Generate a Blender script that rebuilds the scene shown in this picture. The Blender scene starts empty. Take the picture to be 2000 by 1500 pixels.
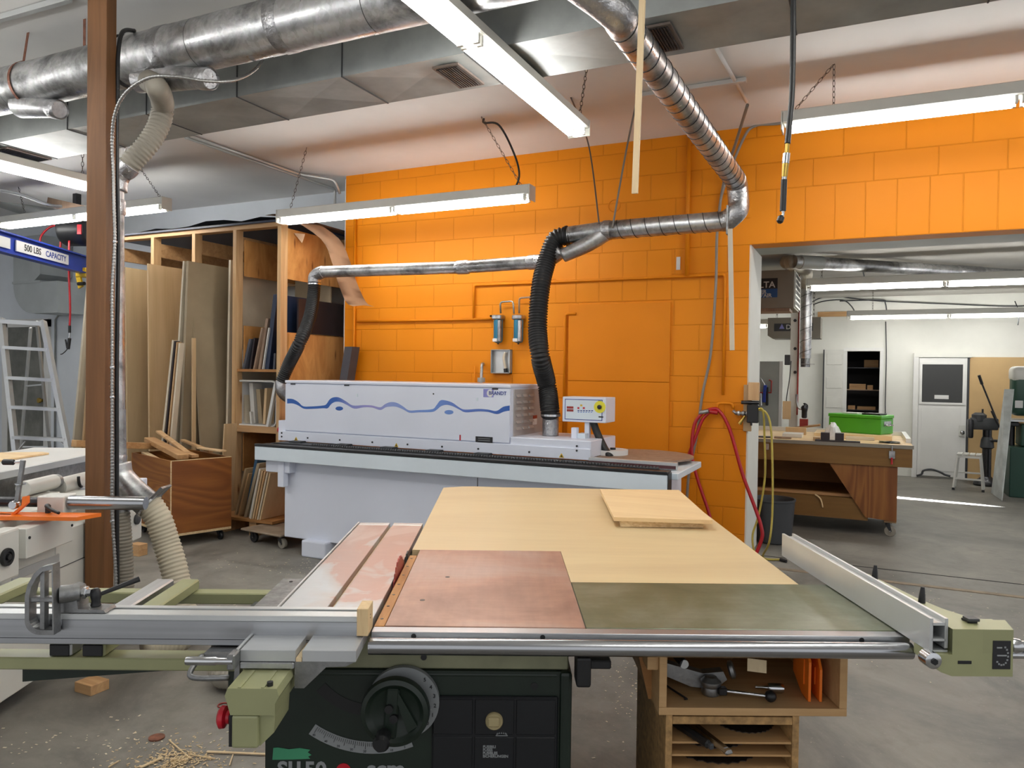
import bpy, bmesh, math, random
from mathutils import Vector, Matrix, Quaternion
random.seed(7)
S = bpy.context.scene
COL = S.collection
# ---------------------------------------------------------------- camera, world, exposure
F, YAW, PITCH, ROLL = 1466.8, 0.43887, -0.015132, 0.013554
EYE = Vector((0, 0, 1.45))
def cam_axes():
    c, s = math.cos(YAW), math.sin(YAW)
    r = Vector((c, s, 0)); f = Vector((-s, c, 0)); u = Vector((0, 0, 1))
    f2 = f*math.cos(PITCH) + u*math.sin(PITCH); u2 = u*math.cos(PITCH) - f*math.sin(PITCH)
    return r*math.cos(ROLL) + u2*math.sin(ROLL), u2*math.cos(ROLL) - r*math.sin(ROLL), f2
AX = cam_axes()
cd = bpy.data.cameras.new('camera'); cam = bpy.data.objects.new('camera', cd); COL.objects.link(cam)
cd.sensor_width = 36.0; cd.lens = F/2000*36.0; cd.clip_start = 0.05; cd.clip_end = 100
_m = Matrix((AX[0], AX[1], -AX[2])).transposed().to_4x4(); _m.translation = EYE
cam.matrix_world = _m
S.camera = cam
W = bpy.data.worlds.new('world'); S.world = W; W.use_nodes = True
W.node_tree.nodes['Background'].inputs[0].default_value = (0.96, 0.97, 1.0, 1)
W.node_tree.nodes['Background'].inputs[1].default_value = 0.45
S.view_settings.view_transform = 'Standard'; S.view_settings.look = 'None'
S.view_settings.gamma = 1.0; S.view_settings.use_curve_mapping = False
S.view_settings.exposure = 0.95
S.cycles.use_denoising = True
S.cycles.max_bounces = 7; S.cycles.diffuse_bounces = 4; S.cycles.glossy_bounces = 4
S.cycles.caustics_reflective = False; S.cycles.caustics_refractive = False
S.cycles.sample_clamp_indirect = 4.0
TUBE_E = 17.0

# measuring helpers: a sight line of the survey camera met with a plane of the room
def ray(px, py): return AX[0]*((px-1000)/F) - AX[1]*((py-750)/F) + AX[2]
def PZ(px, py, z): d = ray(px, py); return EYE + d*((z-EYE.z)/d.z)
def PY(px, py, y): d = ray(px, py); return EYE + d*(y/d.y)
def PX(px, py, x): d = ray(px, py); return EYE + d*(x/d.x)
def PD(px, py, D): return EYE + ray(px, py)*D

# ---------------------------------------------------------------- materials
def lin(c):
    if isinstance(c, str):
        c = tuple(int(c[i:i+2], 16)/255 for i in (0, 2, 4))
    return tuple((x/12.92 if x <= .04045 else ((x+.055)/1.055)**2.4) for x in c) + (1,)
class NT:
    def __init__(s, name):
        s.m = bpy.data.materials.new(name); s.m.use_nodes = True; s.t = s.m.node_tree
        s.b = s.t.nodes['Principled BSDF']
    def n(s, typ, **kw):
        x = s.t.nodes.new(typ)
        for k, v in kw.items():
            if k in x.inputs: x.inputs[k].default_value = v
            else: setattr(x, k, v)
        return x
    def l(s, a, b): s.t.links.new(a, b)
    def coord(s, scale=(1, 1, 1), rot=(0, 0, 0), loc=(0, 0, 0)):
        tc = s.n('ShaderNodeTexCoord'); mp = s.n('ShaderNodeMapping')
        mp.inputs['Scale'].default_value = scale; mp.inputs['Rotation'].default_value = rot; mp.inputs['Location'].default_value = loc
        oi = s.n('ShaderNodeObjectInfo'); vm = s.n('ShaderNodeVectorMath', operation='MULTIPLY_ADD')
        s.l(oi.outputs['Random'], vm.inputs[0]); vm.inputs[1].default_value = (7.3, 5.1, 6.7); s.l(tc.outputs['Object'], vm.inputs[2])
        s.l(vm.outputs[0], mp.inputs['Vector']); return mp.outputs[0]
    def noise(s, vec, scale, detail=4, rough=.55, dist=0):
        x = s.n('ShaderNodeTexNoise'); x.inputs['Scale'].default_value = scale; x.inputs['Detail'].default_value = detail
        x.inputs['Roughness'].default_value = rough; x.inputs['Distortion'].default_value = dist
        s.l(vec, x.inputs['Vector']); return x.outputs['Fac']
    def ramp(s, fac, stops):
        x = s.n('ShaderNodeValToRGB'); e = x.color_ramp.elements
        while len(e) < len(stops): e.new(.5)
        for el, (p, c) in zip(e, stops): el.position = p; el.color = c if len(c) == 4 else lin(c)
        s.l(fac, x.inputs[0]); return x.outputs[0]
    def mix(s, fac, a, b, mode='MIX'):
        x = s.n('ShaderNodeMix', data_type='RGBA', blend_type=mode)
        for i, v in ((0, fac), (6, a), (7, b)):
            if hasattr(v, 'links'): s.l(v, x.inputs[i])
            else: x.inputs[i].default_value = v
        return x.outputs[2]
    def bump(s, h, strength=.3, dist=.01, prev=None):
        x = s.n('ShaderNodeBump'); x.inputs['Strength'].default_value = strength; x.inputs['Distance'].default_value = dist
        s.l(h, x.inputs['Height'])
        if prev is not None: s.l(prev, x.inputs['Normal'])
        s.l(x.outputs[0], s.b.inputs['Normal']); return x.outputs[0]
    def set(s, **kw):
        for k, v in kw.items():
            i = s.b.inputs[k.replace('_', ' ')]
            if hasattr(v, 'links'): s.l(v, i)
            else: i.default_value = v
        return s
def paint(name, col, rough=.5, metal=0, var=.06, scale=3, bump=0, coat=0):
    t = NT(name); c = lin(col); v = t.coord()
    n = t.noise(v, scale, 5)
    d = tuple(x*(1-var*2.2) for x in c[:3]) + (1,); h = tuple(min(1, x*(1+var)) for x in c[:3]) + (1,)
    t.set(Base_Color=t.ramp(n, [(.3, d), (.7, h)]), Roughness=rough, Metallic=metal, Coat_Weight=coat)
    if bump: t.bump(t.noise(v, 60, 3), bump, .004)
    return t.m
def wood(name, a, b, axis=2, scale=6, stretch=14, rough=.6, knots=False, fine=.35, dist=1.2):
    t = NT(name); sc = [scale]*3; sc[axis] = scale/stretch
    v = t.coord(tuple(sc))
    n = t.noise(v, 1.6, 6, .6, dist)
    c = t.ramp(n, [(.32, lin(a)), (.62, lin(b))])
    s2 = [90]*3; s2[axis] = 4
    f = t.noise(t.coord(tuple(s2)), 1, 3)
    c = t.mix(fine, c, t.ramp(f, [(.3, (.72, .66, .58, 1)), (.7, (1, 1, 1, 1))]), 'MULTIPLY')
    if knots:
        k = t.n('ShaderNodeTexVoronoi'); k.inputs['Scale'].default_value = 1.0
        s3 = [9]*3; s3[axis] = 2.4; t.l(t.coord(tuple(s3)), k.inputs['Vector'])
        c = t.mix(t.ramp(k.outputs['Distance'], [(.04, (1, 1, 1, 1)), (.16, (0, 0, 0, 1))]), c, lin('7a4a24'))
    t.set(Base_Color=c, Roughness=rough); t.bump(f, .08, .002)
    return t.m
def firply(name, a, b, axis=2, k=1.0):
    t = NT(name); sc = [2.2*k]*3; sc[axis] = .38*k
    v = t.coord(tuple(sc))
    n = t.noise(v, 1.4, 2, .4, .6)
    w = t.n('ShaderNodeMath', operation='MULTIPLY'); t.l(n, w.inputs[0]); w.inputs[1].default_value = 15
    fr = t.n('ShaderNodeMath', operation='FRACT'); t.l(w.outputs[0], fr.inputs[0])
    c = t.ramp(fr.outputs[0], [(0.0, lin(a)), (.55, lin(b)), (.88, lin(a)), (1.0, lin(a))])
    s2 = [80]*3; s2[axis] = 5
    f = t.noise(t.coord(tuple(s2)), 1, 3)
    c = t.mix(.4, c, t.ramp(f, [(.3, (.7, .62, .5, 1)), (.7, (1, 1, 1, 1))]), 'MULTIPLY')
    t.set(Base_Color=c, Roughness=.5); return t.m
def metal(name, col, rough=.3, var=.15, patch=6, bump=0, mt=1.0, bscale=40, aniso=None):
    t = NT(name); c = lin(col); v = t.coord()
    n = t.noise(v, patch, 6, .65)
    t.set(Base_Color=t.ramp(n, [(.3, tuple(x*(1-var) for x in c[:3])+(1,)), (.68, c)]), Metallic=mt,
          Roughness=t.ramp(n, [(.3, (rough*1.5,)*3+(1,)), (.7, (rough*.8,)*3+(1,))]))
    if bump: t.bump(t.noise(v, bscale, 4), bump, .006)
    return t.m
def brushed(name, col, rough, axis, var=.12):
    t = NT(name); sc = [120]*3; sc[axis] = 1.5; c = lin(col)
    n = t.noise(t.coord(tuple(sc)), 1, 4); n2 = t.noise(t.coord(), 5, 5)
    m = t.mix(.5, t.ramp(n, [(.3, (1-var*2,)*3+(1,)), (.7, (1, 1, 1, 1))]), t.ramp(n2, [(.3, (1-var*2,)*3+(1,)), (.7, (1, 1, 1, 1))]))
    t.set(Base_Color=t.mix(1.0, m, c, 'MULTIPLY'), Metallic=1.0, Roughness=rough); t.bump(n, .05, .001); return t.m
M = {}
def galv(name, col='b9bcc0', rough=.34):
    t = NT(name); v = t.coord()
    vo = t.n('ShaderNodeTexVoronoi'); vo.inputs['Scale'].default_value = 45; t.l(v, vo.inputs['Vector'])
    n = t.noise(v, 4, 6, .65, .5); n2 = t.noise(t.coord((1.5, 1.5, 1.5)), 2.2, 3, .5)
    c = lin(col)
    cc = t.mix(.18, t.ramp(n, [(.34, tuple(x*.32 for x in c[:3])+(1,)), (.55, c)]), vo.outputs['Color'], 'OVERLAY')
    hs = t.n('ShaderNodeHueSaturation'); hs.inputs['Saturation'].default_value = .12; t.l(cc, hs.inputs['Color'])
    t.set(Base_Color=hs.outputs[0], Metallic=.92, Roughness=t.ramp(n2, [(.35, (rough*1.5,)*3+(1,)), (.65, (rough*.8,)*3+(1,))]))
    t.bump(n, .12, .01); return t.m
M['galv'] = galv('galvanised_steel')
M['galv_dull'] = paint('dull_sheet_metal', 'a2a6a4', .5, .25, .12, 4)
M['foil'] = metal('foil_tape', 'b9b9bb', .3, .35, 25, .9, 1, 55)
M['chrome'] = metal('bright_steel', 'c8cacc', .16, .1, 20)
M['steel_tube'] = brushed('polished_steel_tube', 'b4b6b9', .22, 0)
M['alu'] = brushed('brushed_aluminium', 'bcbfc3', .36, 0)
M['alu_y'] = brushed('brushed_aluminium_lengthwise', 'c9ccce', .4, 1)
M['alu_pale'] = paint('pale_anodised_aluminium', 'cfd2d2', .35, .55, .05, 3)
M['cast_alu'] = metal('cast_aluminium', '9b9c9c', .42, .3, 30, .15)
M['blacksteel'] = metal('dark_steel', '4a4a4c', .35, .3, 20)
M['black'] = paint('black_plastic', '17181a', .42, 0, .1, 8)
M['rubber'] = paint('black_rubber_hose', '141516', .45, 0, .15, 12)
M['darkgrey'] = paint('dark_grey_plastic', '3c3e41', .5)
M['white'] = paint('white_gloss_paint', 'e4e4e0', .35, 0, .03)
M['offwhite'] = paint('off_white_enamel', 'd6d6cf', .35, 0, .04)
M['machgrey'] = paint('pale_blue_grey_enamel', 'e0e5f2', .42, 0, .025, 1.5)
M['machgreen'] = paint('pale_grey_green_enamel', 'dbe6ee', .42, 0, .03, 2)
M['ductgrey'] = paint('grey_duct_paint', 'b7bdbd', .45, .15, .06, 3)
M['louvre'] = paint('warm_grey_louvre', 'a9a39f', .5)
M['olive'] = paint('pale_olive_enamel', '989a72', .38, 0, .05, 5)
M['olive_d'] = paint('olive_enamel_dusty', '8c8d70', .5, 0, .12, 9)
M['scm'] = paint('dark_green_enamel', '16241b', .42, 0, .14, 9)
M['scm_d'] = paint('blackish_panel', '0e1116', .42, 0, .08, 6)
M['redplastic'] = paint('red_plastic', 'c0182a', .35, 0, .05)
M['redhose'] = paint('red_hose', 'ad1420', .35, 0, .06, 10)
M['yelhose'] = paint('yellow_hose', 'b8a648', .45, 0, .08, 10)
M['orangeplastic'] = paint('orange_plastic', 'f0781e', .4, 0, .04)
M['blue_crane'] = paint('blue_crane_enamel', '2340a8', .4, 0, .06)
M['yellow'] = paint('yellow_enamel', 'd9b228', .4)
M['beigehose'] = paint('beige_ribbed_hose', 'c2b9a2', .5, 0, .06, 5)
M['clearhose'] = paint('grey_ribbed_hose', '9d978a', .5, 0, .08, 5)
M['conduit'] = metal('spiral_conduit', 'a8a8a6', .35, .25, 60)
M['rust'] = paint('rusty_copper_strap', '8a5a48', .5, .5, .2, 30)
M['orange_paint'] = paint('orange_wall_paint', 'de830b', .55, 0, .03, 2); M['orange_paint'].node_tree.nodes['Principled BSDF'].inputs['Specular IOR Level'].default_value = .25
M['chain'] = metal('chain_steel', '77716c', .45, .3, 40)
M['cord'] = paint('grey_cord', '8a827a', .55)
M['twine'] = paint('brown_cord', '6a5a52', .6)
M['lathwood'] = wood('pale_lath', 'd8bd92', 'e8d2aa', 2, 8, 20)
M['pine'] = wood('pine_stud', 'bd9566', 'd6b184', 2, 8, 16, knots=True)
M['pine_x'] = wood('pine_rail', 'ae865a', 'caa274', 0, 8, 16)
M['postwood'] = wood('stained_post', '63401f', '78502c', 2, 10, 18, fine=.3)
M['birch'] = wood('birch_plywood_sheet', 'c9aa80', 'd8bb92', 2, 3, 10, .55, fine=.15)
M['birch_b'] = wood('birch_sheet_greyer', 'b9a27e', 'c4ad88', 2, 3, 10, .55, fine=.15)
M['birch_d'] = wood('birch_sheet_warm', 'bf9a6e', 'cda87c', 2, 4, 9, .55, fine=.2)
M['mdf'] = paint('mdf_sheet', 'b89a72', .6, 0, .05, 6)
M['benchwood'] = wood('brown_bench_plywood', '73501f', '84602c', 0, 3, 8, .6)
M['mdf_g'] = paint('grey_melamine_sheet', 'a5957a', .5, 0, .05, 4)
M['paleboard'] = paint('pale_board', 'd9cdb6', .5, 0, .05, 4)
M['whiteboard'] = paint('white_melamine', 'dcdcd8', .35, 0, .03)
M['darkboard'] = paint('dark_brown_laminate', '2e2426', .45, 0, .1, 6)
M['slate'] = paint('slate_grey_board', '4b4d55', .5, 0, .08, 6)
M['navyboard'] = paint('navy_board', '23304a', .45, 0, .08)
M['blueboard'] = paint('dusty_blue_board', '3d6382', .5, 0, .06)
M['walnut'] = wood('taupe_wood_board', '8d7462', 'a08874', 2, 8, 14)
M['firply'] = firply('orange_fir_plywood', '7f4a14', '9c6628', 0)
M['firply_y'] = firply('orange_fir_plywood_deep', '7c4412', '925820', 1, .7)
M['firply_z'] = firply('orange_fir_plywood_upright', '784414', '946028', 2)
M['rackply'] = wood('rack_plywood', 'b87f42', 'd49c5c', 2, 3, 3, .6, True, .25, 2.0)
M['darkply'] = wood('dark_plywood', '9a6b3c', 'b07e48', 0, 4, 8)  # darker brown plywood for decks, shelves and backs
M['plytable'] = wood('smooth_birch_outfeed_top', 'd0b88e', 'dac498', 0, 2, 6, .42, False, .12, 1)
M['plyedge'] = wood('plywood_edge', 'c9a878', 'ead2a6', 0, 60, 30, .55)
M['scrapply'] = wood('birch_offcut', 'dfbd8c', 'efd3a4', 0, 3, 9, .5, False, .18)
M['particle'] = paint('particle_board', 'b08a58', .65, 0, .2, 60)
M['cabinetwood'] = wood('oak_veneer_box', 'b58d5c', 'caa474', 0, 5, 14)
M['dustwood'] = paint('dusty_plywood_dolly', '94836f', .7, 0, .15, 8)
M['kraft'] = paint('kraft_paper', 'b89678', .65, 0, .06, 4)
M['greenbox'] = paint('bright_green_enamel', '4ea829', .35, 0, .04)
M['bsawgreen'] = paint('bottle_green_enamel', '1f4638', .4, 0, .06)
M['caster'] = paint('grey_caster_wheel', '8b8579', .55)
M['blueplastic'] = paint('blue_filter_bowl', '2e7794', .3, 0, .06)
M['bluegun'] = paint('blue_plastic', '2340a0', .4)
M['brass'] = metal('brass_fitting', 'b89a50', .3, .2, 30)
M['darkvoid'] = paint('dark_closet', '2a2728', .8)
M['greypanel'] = paint('grey_green_panel', 'a3a7a2', .5)
M['tanpanel'] = paint('tan_hardboard', 'bfa070', .6, 0, .05, 2)
M['label'] = paint('label_white', 'dededc', .5, 0, .02)
M['txt'] = paint('black_print', '1d1d20', .5); M['txtblue'] = paint('blue_print', '2a3f8e', .5)
M['txtwhite'] = paint('white_print', 'c9cac6', .5); M['txtgrey'] = paint('grey_print', '8b8f90', .5)
M['lilac'] = paint('lilac_print', '8f8fd0', .5); M['bluemid'] = paint('mid_blue_print', '6c8fd0', .5)
M['bluedeep'] = paint('deep_blue_print', '2a5bab', .5); M['signblue'] = paint('sign_blue', '1f5590', .4)
M['seethru'] = paint('frosted_grey_door', '77776f', .3, 0, .2, 5)
M['bladered'] = paint('red_blade_coating', '9c3a34', .4, .3, .1, 12)
M['rustsaw'] = metal('rusted_saw_blade', '6b625a', .5, .4, 20)
M['grille'] = paint('grille_bronze', '6e625a', .5, .3)
M['bark'] = wood('cedar_scrap', 'a87d50', 'c29a6a', 0, 10, 12)
M['tealtape'] = paint('green_tape', '3f8f68', .5)
M['sealred'] = paint('dark_red_strip', '4a2226', .5)
def emis(name, col, e):
    t = NT(name); t.set(Base_Color=(.9, .9, .9, 1), Emission_Color=col, Emission_Strength=e); return t.m
M['tube'] = emis('lit_fluorescent_tube', (1.0, .985, .95, 1), TUBE_E)
def glass_pane():
    t = NT('door_glass'); t.set(Base_Color=(.035, .036, .034, 1), Roughness=.22); return t.m
M['pane'] = glass_pane()
def clear():
    t = NT('clear_plastic_film'); t.set(Base_Color=(.92, .94, .95, 1), Roughness=.25, Alpha=.7); return t.m
M['clear'] = clear()
def frosted():
    t = NT('frosted_acrylic'); n = t.noise(t.coord((2, 2, 3)), 2, 4)
    t.set(Base_Color=t.ramp(n, [(.3, lin('a3a9a8')), (.7, lin('d6dcdb'))]), Roughness=.3); return t.m
M['acrylic'] = frosted()

# ---------------------------------------------------------------- mesh building
def orient(d):
    d = Vector(d).normalized()
    return d.to_track_quat('Z', 'Y').to_matrix()
def arcpoly(cx, cz, r0, r1, a0, a1, n=16):
    A = [math.radians(a0+(a1-a0)*k/n) for k in range(n+1)]
    return [(cx+r1*math.cos(a), cz+r1*math.sin(a)) for a in A]+[(cx+r0*math.cos(a), cz+r0*math.sin(a)) for a in A[::-1]]
class MB:
    def __init__(s): s.bm = bmesh.new()
    def box(s, x0, x1, y0, y1, z0, z1, bev=0, seg=1, m=None):
        r = bmesh.ops.create_cube(s.bm, size=1)['verts']
        T = Matrix.Translation(((x0+x1)/2, (y0+y1)/2, (z0+z1)/2)) @ Matrix.Diagonal((abs(x1-x0), abs(y1-y0), abs(z1-z0), 1))
        bmesh.ops.transform(s.bm, matrix=T, verts=r)
        if bev: s._bev(r, bev, seg)
        elif m is not None: bmesh.ops.transform(s.bm, matrix=m, verts=r)
        return s
    def _bev(s, verts, w, seg):
        es = list({e for v in verts for e in v.link_edges})
        bmesh.ops.bevel(s.bm, geom=es, offset=w, segments=seg, affect='EDGES', profile=.5, clamp_overlap=True)
    def bar(s, a, b, w, h, up=(0, 0, 1), bev=0):
        a, b = Vector(a), Vector(b); d = b-a; L = d.length; d.normalize(); up = Vector(up)
        x = d.cross(up)
        if x.length < 1e-4: x = d.cross(Vector((0, 1, 0)))
        x.normalize(); z = x.cross(d)
        n0 = set(s.bm.verts)
        r = bmesh.ops.create_cube(s.bm, size=1)['verts']
        T = Matrix((x, d, z)).transposed().to_4x4(); T.translation = (a+b)/2
        bmesh.ops.transform(s.bm, matrix=T @ Matrix.Diagonal((w, L, h, 1)), verts=r)
        if bev: s._bev(r, bev, 1)
        return s
    def cyl(s, a, b, r0, r1=None, seg=20, cap=True):
        a, b = Vector(a), Vector(b); r1 = r0 if r1 is None else r1
        R = orient(b-a).to_4x4(); R.translation = (a+b)/2
        bmesh.ops.create_cone(s.bm, cap_ends=cap, segments=seg, radius1=r0, radius2=r1, depth=(b-a).length, matrix=R)
        return s
    def sph(s, c, r, sx=1, sy=1, sz=1, seg=16):
        bmesh.ops.create_uvsphere(s.bm, u_segments=seg, v_segments=max(6, seg//2), radius=r, matrix=Matrix.Translation(c) @ Matrix.Diagonal((sx, sy, sz, 1)))
        return s
    def tube(s, pts, rad, seg=10, cap=True, closed=False):
        pts = [Vector(p) for p in pts]; n = len(pts)
        rf = rad if callable(rad) else (lambda i: rad)
        rings = []; prev = None
        for i, p in enumerate(pts):
            if closed: t = pts[(i+1) % n]-pts[i-1]
            else: t = pts[min(i+1, n-1)]-pts[max(i-1, 0)]
            if t.length < 1e-9: t = Vector((0, 0, 1))
            t.normalize()
            if prev is None:
                u = t.orthogonal().normalized()
            else:
                u = prev - t*prev.dot(t)
                u = u.normalized() if u.length > 1e-6 else t.orthogonal().normalized()
            prev = u; v = t.cross(u); r = rf(i)
            rings.append([s.bm.verts.new(p+(u*math.cos(2*math.pi*k/seg)+v*math.sin(2*math.pi*k/seg))*r) for k in range(seg)])
        for i in range(n if closed else n-1):
            A, B = rings[i], rings[(i+1) % n]
            for k in range(seg): s.bm.faces.new((A[k], A[(k+1) % seg], B[(k+1) % seg], B[k]))
        if cap and not closed:
            s.bm.faces.new(rings[0][::-1]); s.bm.faces.new(rings[-1])
        return s
    def prism(s, poly, ex, origin=(0, 0, 0), ax=(1, 0, 0), ay=(0, 0, 1)):
        o, ax, ay, ex = Vector(origin), Vector(ax), Vector(ay), Vector(ex)
        A = [s.bm.verts.new(o+ax*p[0]+ay*p[1]) for p in poly]
        B = [s.bm.verts.new(v.co+ex) for v in A]; n = len(poly)
        fs = [s.bm.faces.new(A), s.bm.faces.new(B[::-1])]
        for i in range(n): fs.append(s.bm.faces.new((A[i], B[i], B[(i+1) % n], A[(i+1) % n])))
        bmesh.ops.recalc_face_normals(s.bm, faces=fs)
        return s
    def slab(s, p, th):
        # four-corner slab (corners in order) thickened along its normal
        p = [Vector(q) for q in p]; n = (p[1]-p[0]).cross(p[-1]-p[0]).normalized()*th
        return s.prism2(p, [q+n for q in p])
    def prism2(s, A, B):
        a = [s.bm.verts.new(q) for q in A]; b = [s.bm.verts.new(q) for q in B]; n = len(a)
        fs = [s.bm.faces.new(a), s.bm.faces.new(b[::-1])]
        for i in range(n): fs.append(s.bm.faces.new((a[i], b[i], b[(i+1) % n], a[(i+1) % n])))
        bmesh.ops.recalc_face_normals(s.bm, faces=fs); return s
    def lathe(s, prof, a, d, seg=24):
        # profile [(r, t)] turned about the axis from a along d
        a = Vector(a); R = orient(d); u = R @ Vector((1, 0, 0)); v = R @ Vector((0, 1, 0)); w = Vector(d).normalized(); rings = []
        for r, t in prof:
            rings.append([s.bm.verts.new(a+w*t+(u*math.cos(2*math.pi*k/seg)+v*math.sin(2*math.pi*k/seg))*max(r, 1e-4)) for k in range(seg)])
        fs = []
        for A, B in zip(rings, rings[1:]):
            for k in range(seg): fs.append(s.bm.faces.new((A[k], A[(k+1) % seg], B[(k+1) % seg], B[k])))
        fs.append(s.bm.faces.new(rings[0][::-1])); fs.append(s.bm.faces.new(rings[-1]))
        bmesh.ops.recalc_face_normals(s.bm, faces=fs)
        return s
    def grid(s, P, th=0):
        # P: rows of points -> surface, thickened downwards along z by th
        R = [[s.bm.verts.new(p) for p in row] for row in P]
        fs = [s.bm.faces.new((R[i][j], R[i][j+1], R[i+1][j+1], R[i+1][j])) for i in range(len(R)-1) for j in range(len(R[0])-1)]
        if th: bmesh.ops.solidify(s.bm, geom=fs, thickness=th)
        return s
    def text(s, body, size, mat4, ext=.0006, bold=0.0, align='CENTER'):
        c = bpy.data.curves.new('lettering', 'FONT'); c.body = body; c.size = size; c.extrude = ext; c.offset = bold
        c.align_x = align; c.align_y = 'CENTER'; c.resolution_u = 3
        o = bpy.data.objects.new('lettering', c); COL.objects.link(o)
        me = bpy.data.meshes.new_from_object(o.evaluated_get(bpy.context.evaluated_depsgraph_get()))
        me.transform(mat4); s.bm.from_mesh(me)
        bpy.data.objects.remove(o); bpy.data.curves.remove(c); bpy.data.meshes.remove(me); return s
    def build(s, name, mat, parent=None, smooth=None, label=None, w=False):
        me = bpy.data.meshes.new(name)
        if smooth is not None:
            for f in s.bm.faces: f.smooth = True
            for e in s.bm.edges:
                if len(e.link_faces) == 2 and e.calc_face_angle(0) > math.radians(smooth): e.smooth = False
        # keep the origin at the piece itself when it is a thing of its own
        s.bm.to_mesh(me); s.bm.free(); me.materials.append(M[mat] if isinstance(mat, str) else mat)
        o = bpy.data.objects.new(name, me); COL.objects.link(o)
        if parent is not None:
            o.parent = parent
            if w: o.matrix_parent_inverse = world_of(parent).inverted()
        if label: o['label'] = label
        return o
def world_of(o):
    m = Matrix.LocRotScale(o.location, o.rotation_euler, None)
    return world_of(o.parent) @ o.matrix_parent_inverse @ m if o.parent else m
def tag(o, label, cat, group=None):
    if o.type == 'MESH' and o.parent is None and o.location.length == 0 and not o.children:
        V = [v.co for v in o.data.vertices]   # origin at the middle of its underside
        c = Vector(((min(v.x for v in V)+max(v.x for v in V))/2, (min(v.y for v in V)+max(v.y for v in V))/2, min(v.z for v in V)))
        o.data.transform(Matrix.Translation(-c)); o.location = c
    o['label'] = label; o['category'] = cat
    if group: o['group'] = group
    return o
def thing(name, label, cat, loc=(0, 0, 0), rotz=0, group=None):
    o = bpy.data.objects.new(name, None); COL.objects.link(o); o.empty_display_size = .1
    o.location = loc; o.rotation_euler = (0, 0, rotz); return tag(o, label, cat, group)
def struct(o): o['kind'] = 'structure'; return o
def copy_tree(o, parent=None):
    c = o.copy(); COL.objects.link(c)
    if parent is not None: c.parent = parent
    for ch in [x for x in o.children]: copy_tree(ch, c)
    return c
def B(x0, x1, y0, y1, z0, z1, bev=0, seg=1): return MB().box(x0, x1, y0, y1, z0, z1, bev, seg)
def xf(o, x, z, n=None):
    # 4x4 frame at o with local x along x and local z along z
    x = Vector(x).normalized(); z = Vector(z).normalized(); y = z.cross(x)
    T = Matrix((x, y, z)).transposed().to_4x4(); T.translation = o; return T
def spline(pts, n=8):
    P = [Vector(p) for p in pts]; out = []
    for i in range(len(P)-1):
        a, b, c, d = P[max(i-1, 0)], P[i], P[i+1], P[min(i+2, len(P)-1)]
        for k in range(n):
            t = k/n
            out.append(.5*((2*b)+(c-a)*t+(2*a-5*b+4*c-d)*t*t+(3*b-a-3*c+d)*t**3))
    out.append(P[-1]); return out
def resample(pts, step):
    out = [pts[0]]; acc = 0
    for a, b in zip(pts, pts[1:]):
        L = (b-a).length
        while acc+L >= step:
            t = (step-acc)/L; a = a+(b-a)*t; out.append(a.copy()); L = (b-a).length; acc = 0
            if L < 1e-9: break
        acc += L
    return out
def ribbed(pts, r, pitch, depth, seg=18, smooth_n=10):
    # corrugated hose: the radius swells at every rib
    P = resample(spline(pts, 24), pitch/4)
    return MB().tube(P, lambda i: r-depth+depth*(1, .45, 0, .45)[i % 4], seg)
def chain(a, b, link=.032, r=.0022):
    a, b = Vector(a), Vector(b); d = (b-a); n = max(2, int(d.length/link)); m = MB()
    u = d.normalized().orthogonal().normalized(); v = d.normalized().cross(u); dn = d.normalized()
    for i in range(n):
        c = a+d*((i+.5)/n); w = u if i % 2 else v; h = d.length/n*.62; k = []
        for j in range(8):
            t = 2*math.pi*j/8; k.append(c+dn*math.cos(t)*h+w*math.sin(t)*h*.42)
        m.tube(k, r, 4, closed=True)
    return m
# ================================================================ the room
YW, YG, YF, ZC, XJ, ZO = 6.07, 6.57, 12.51, 3.38, -0.828, 2.468
XC = -4.70
def mk_floor():
    t = NT('concrete_floor'); v = t.coord(); n = t.noise(v, 1.1, 9, .68, .6); n2 = t.noise(v, 7, 6, .7); n3 = t.noise(v, 60, 3)
    c = t.ramp(n, [(.32, lin('4c4b47')), (.47, lin('76736c')), (.6, lin('8a867e')), (.75, lin('9d988e'))])
    c = t.mix(t.ramp(n2, [(.5, (0, 0, 0, 1)), (.78, (.5, .5, .5, 1))]), c, lin('56524e'))
    c = t.mix(t.ramp(n3, [(.69, (0, 0, 0, 1)), (.76, (.55, .55, .55, 1))]), c, lin('b7ab98'))
    t.set(Base_Color=c, Roughness=t.ramp(n, [(.3, (.42,)*3+(1,)), (.7, (.62,)*3+(1,))])); t.bump(n2, .12, .01); return t.m
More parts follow.
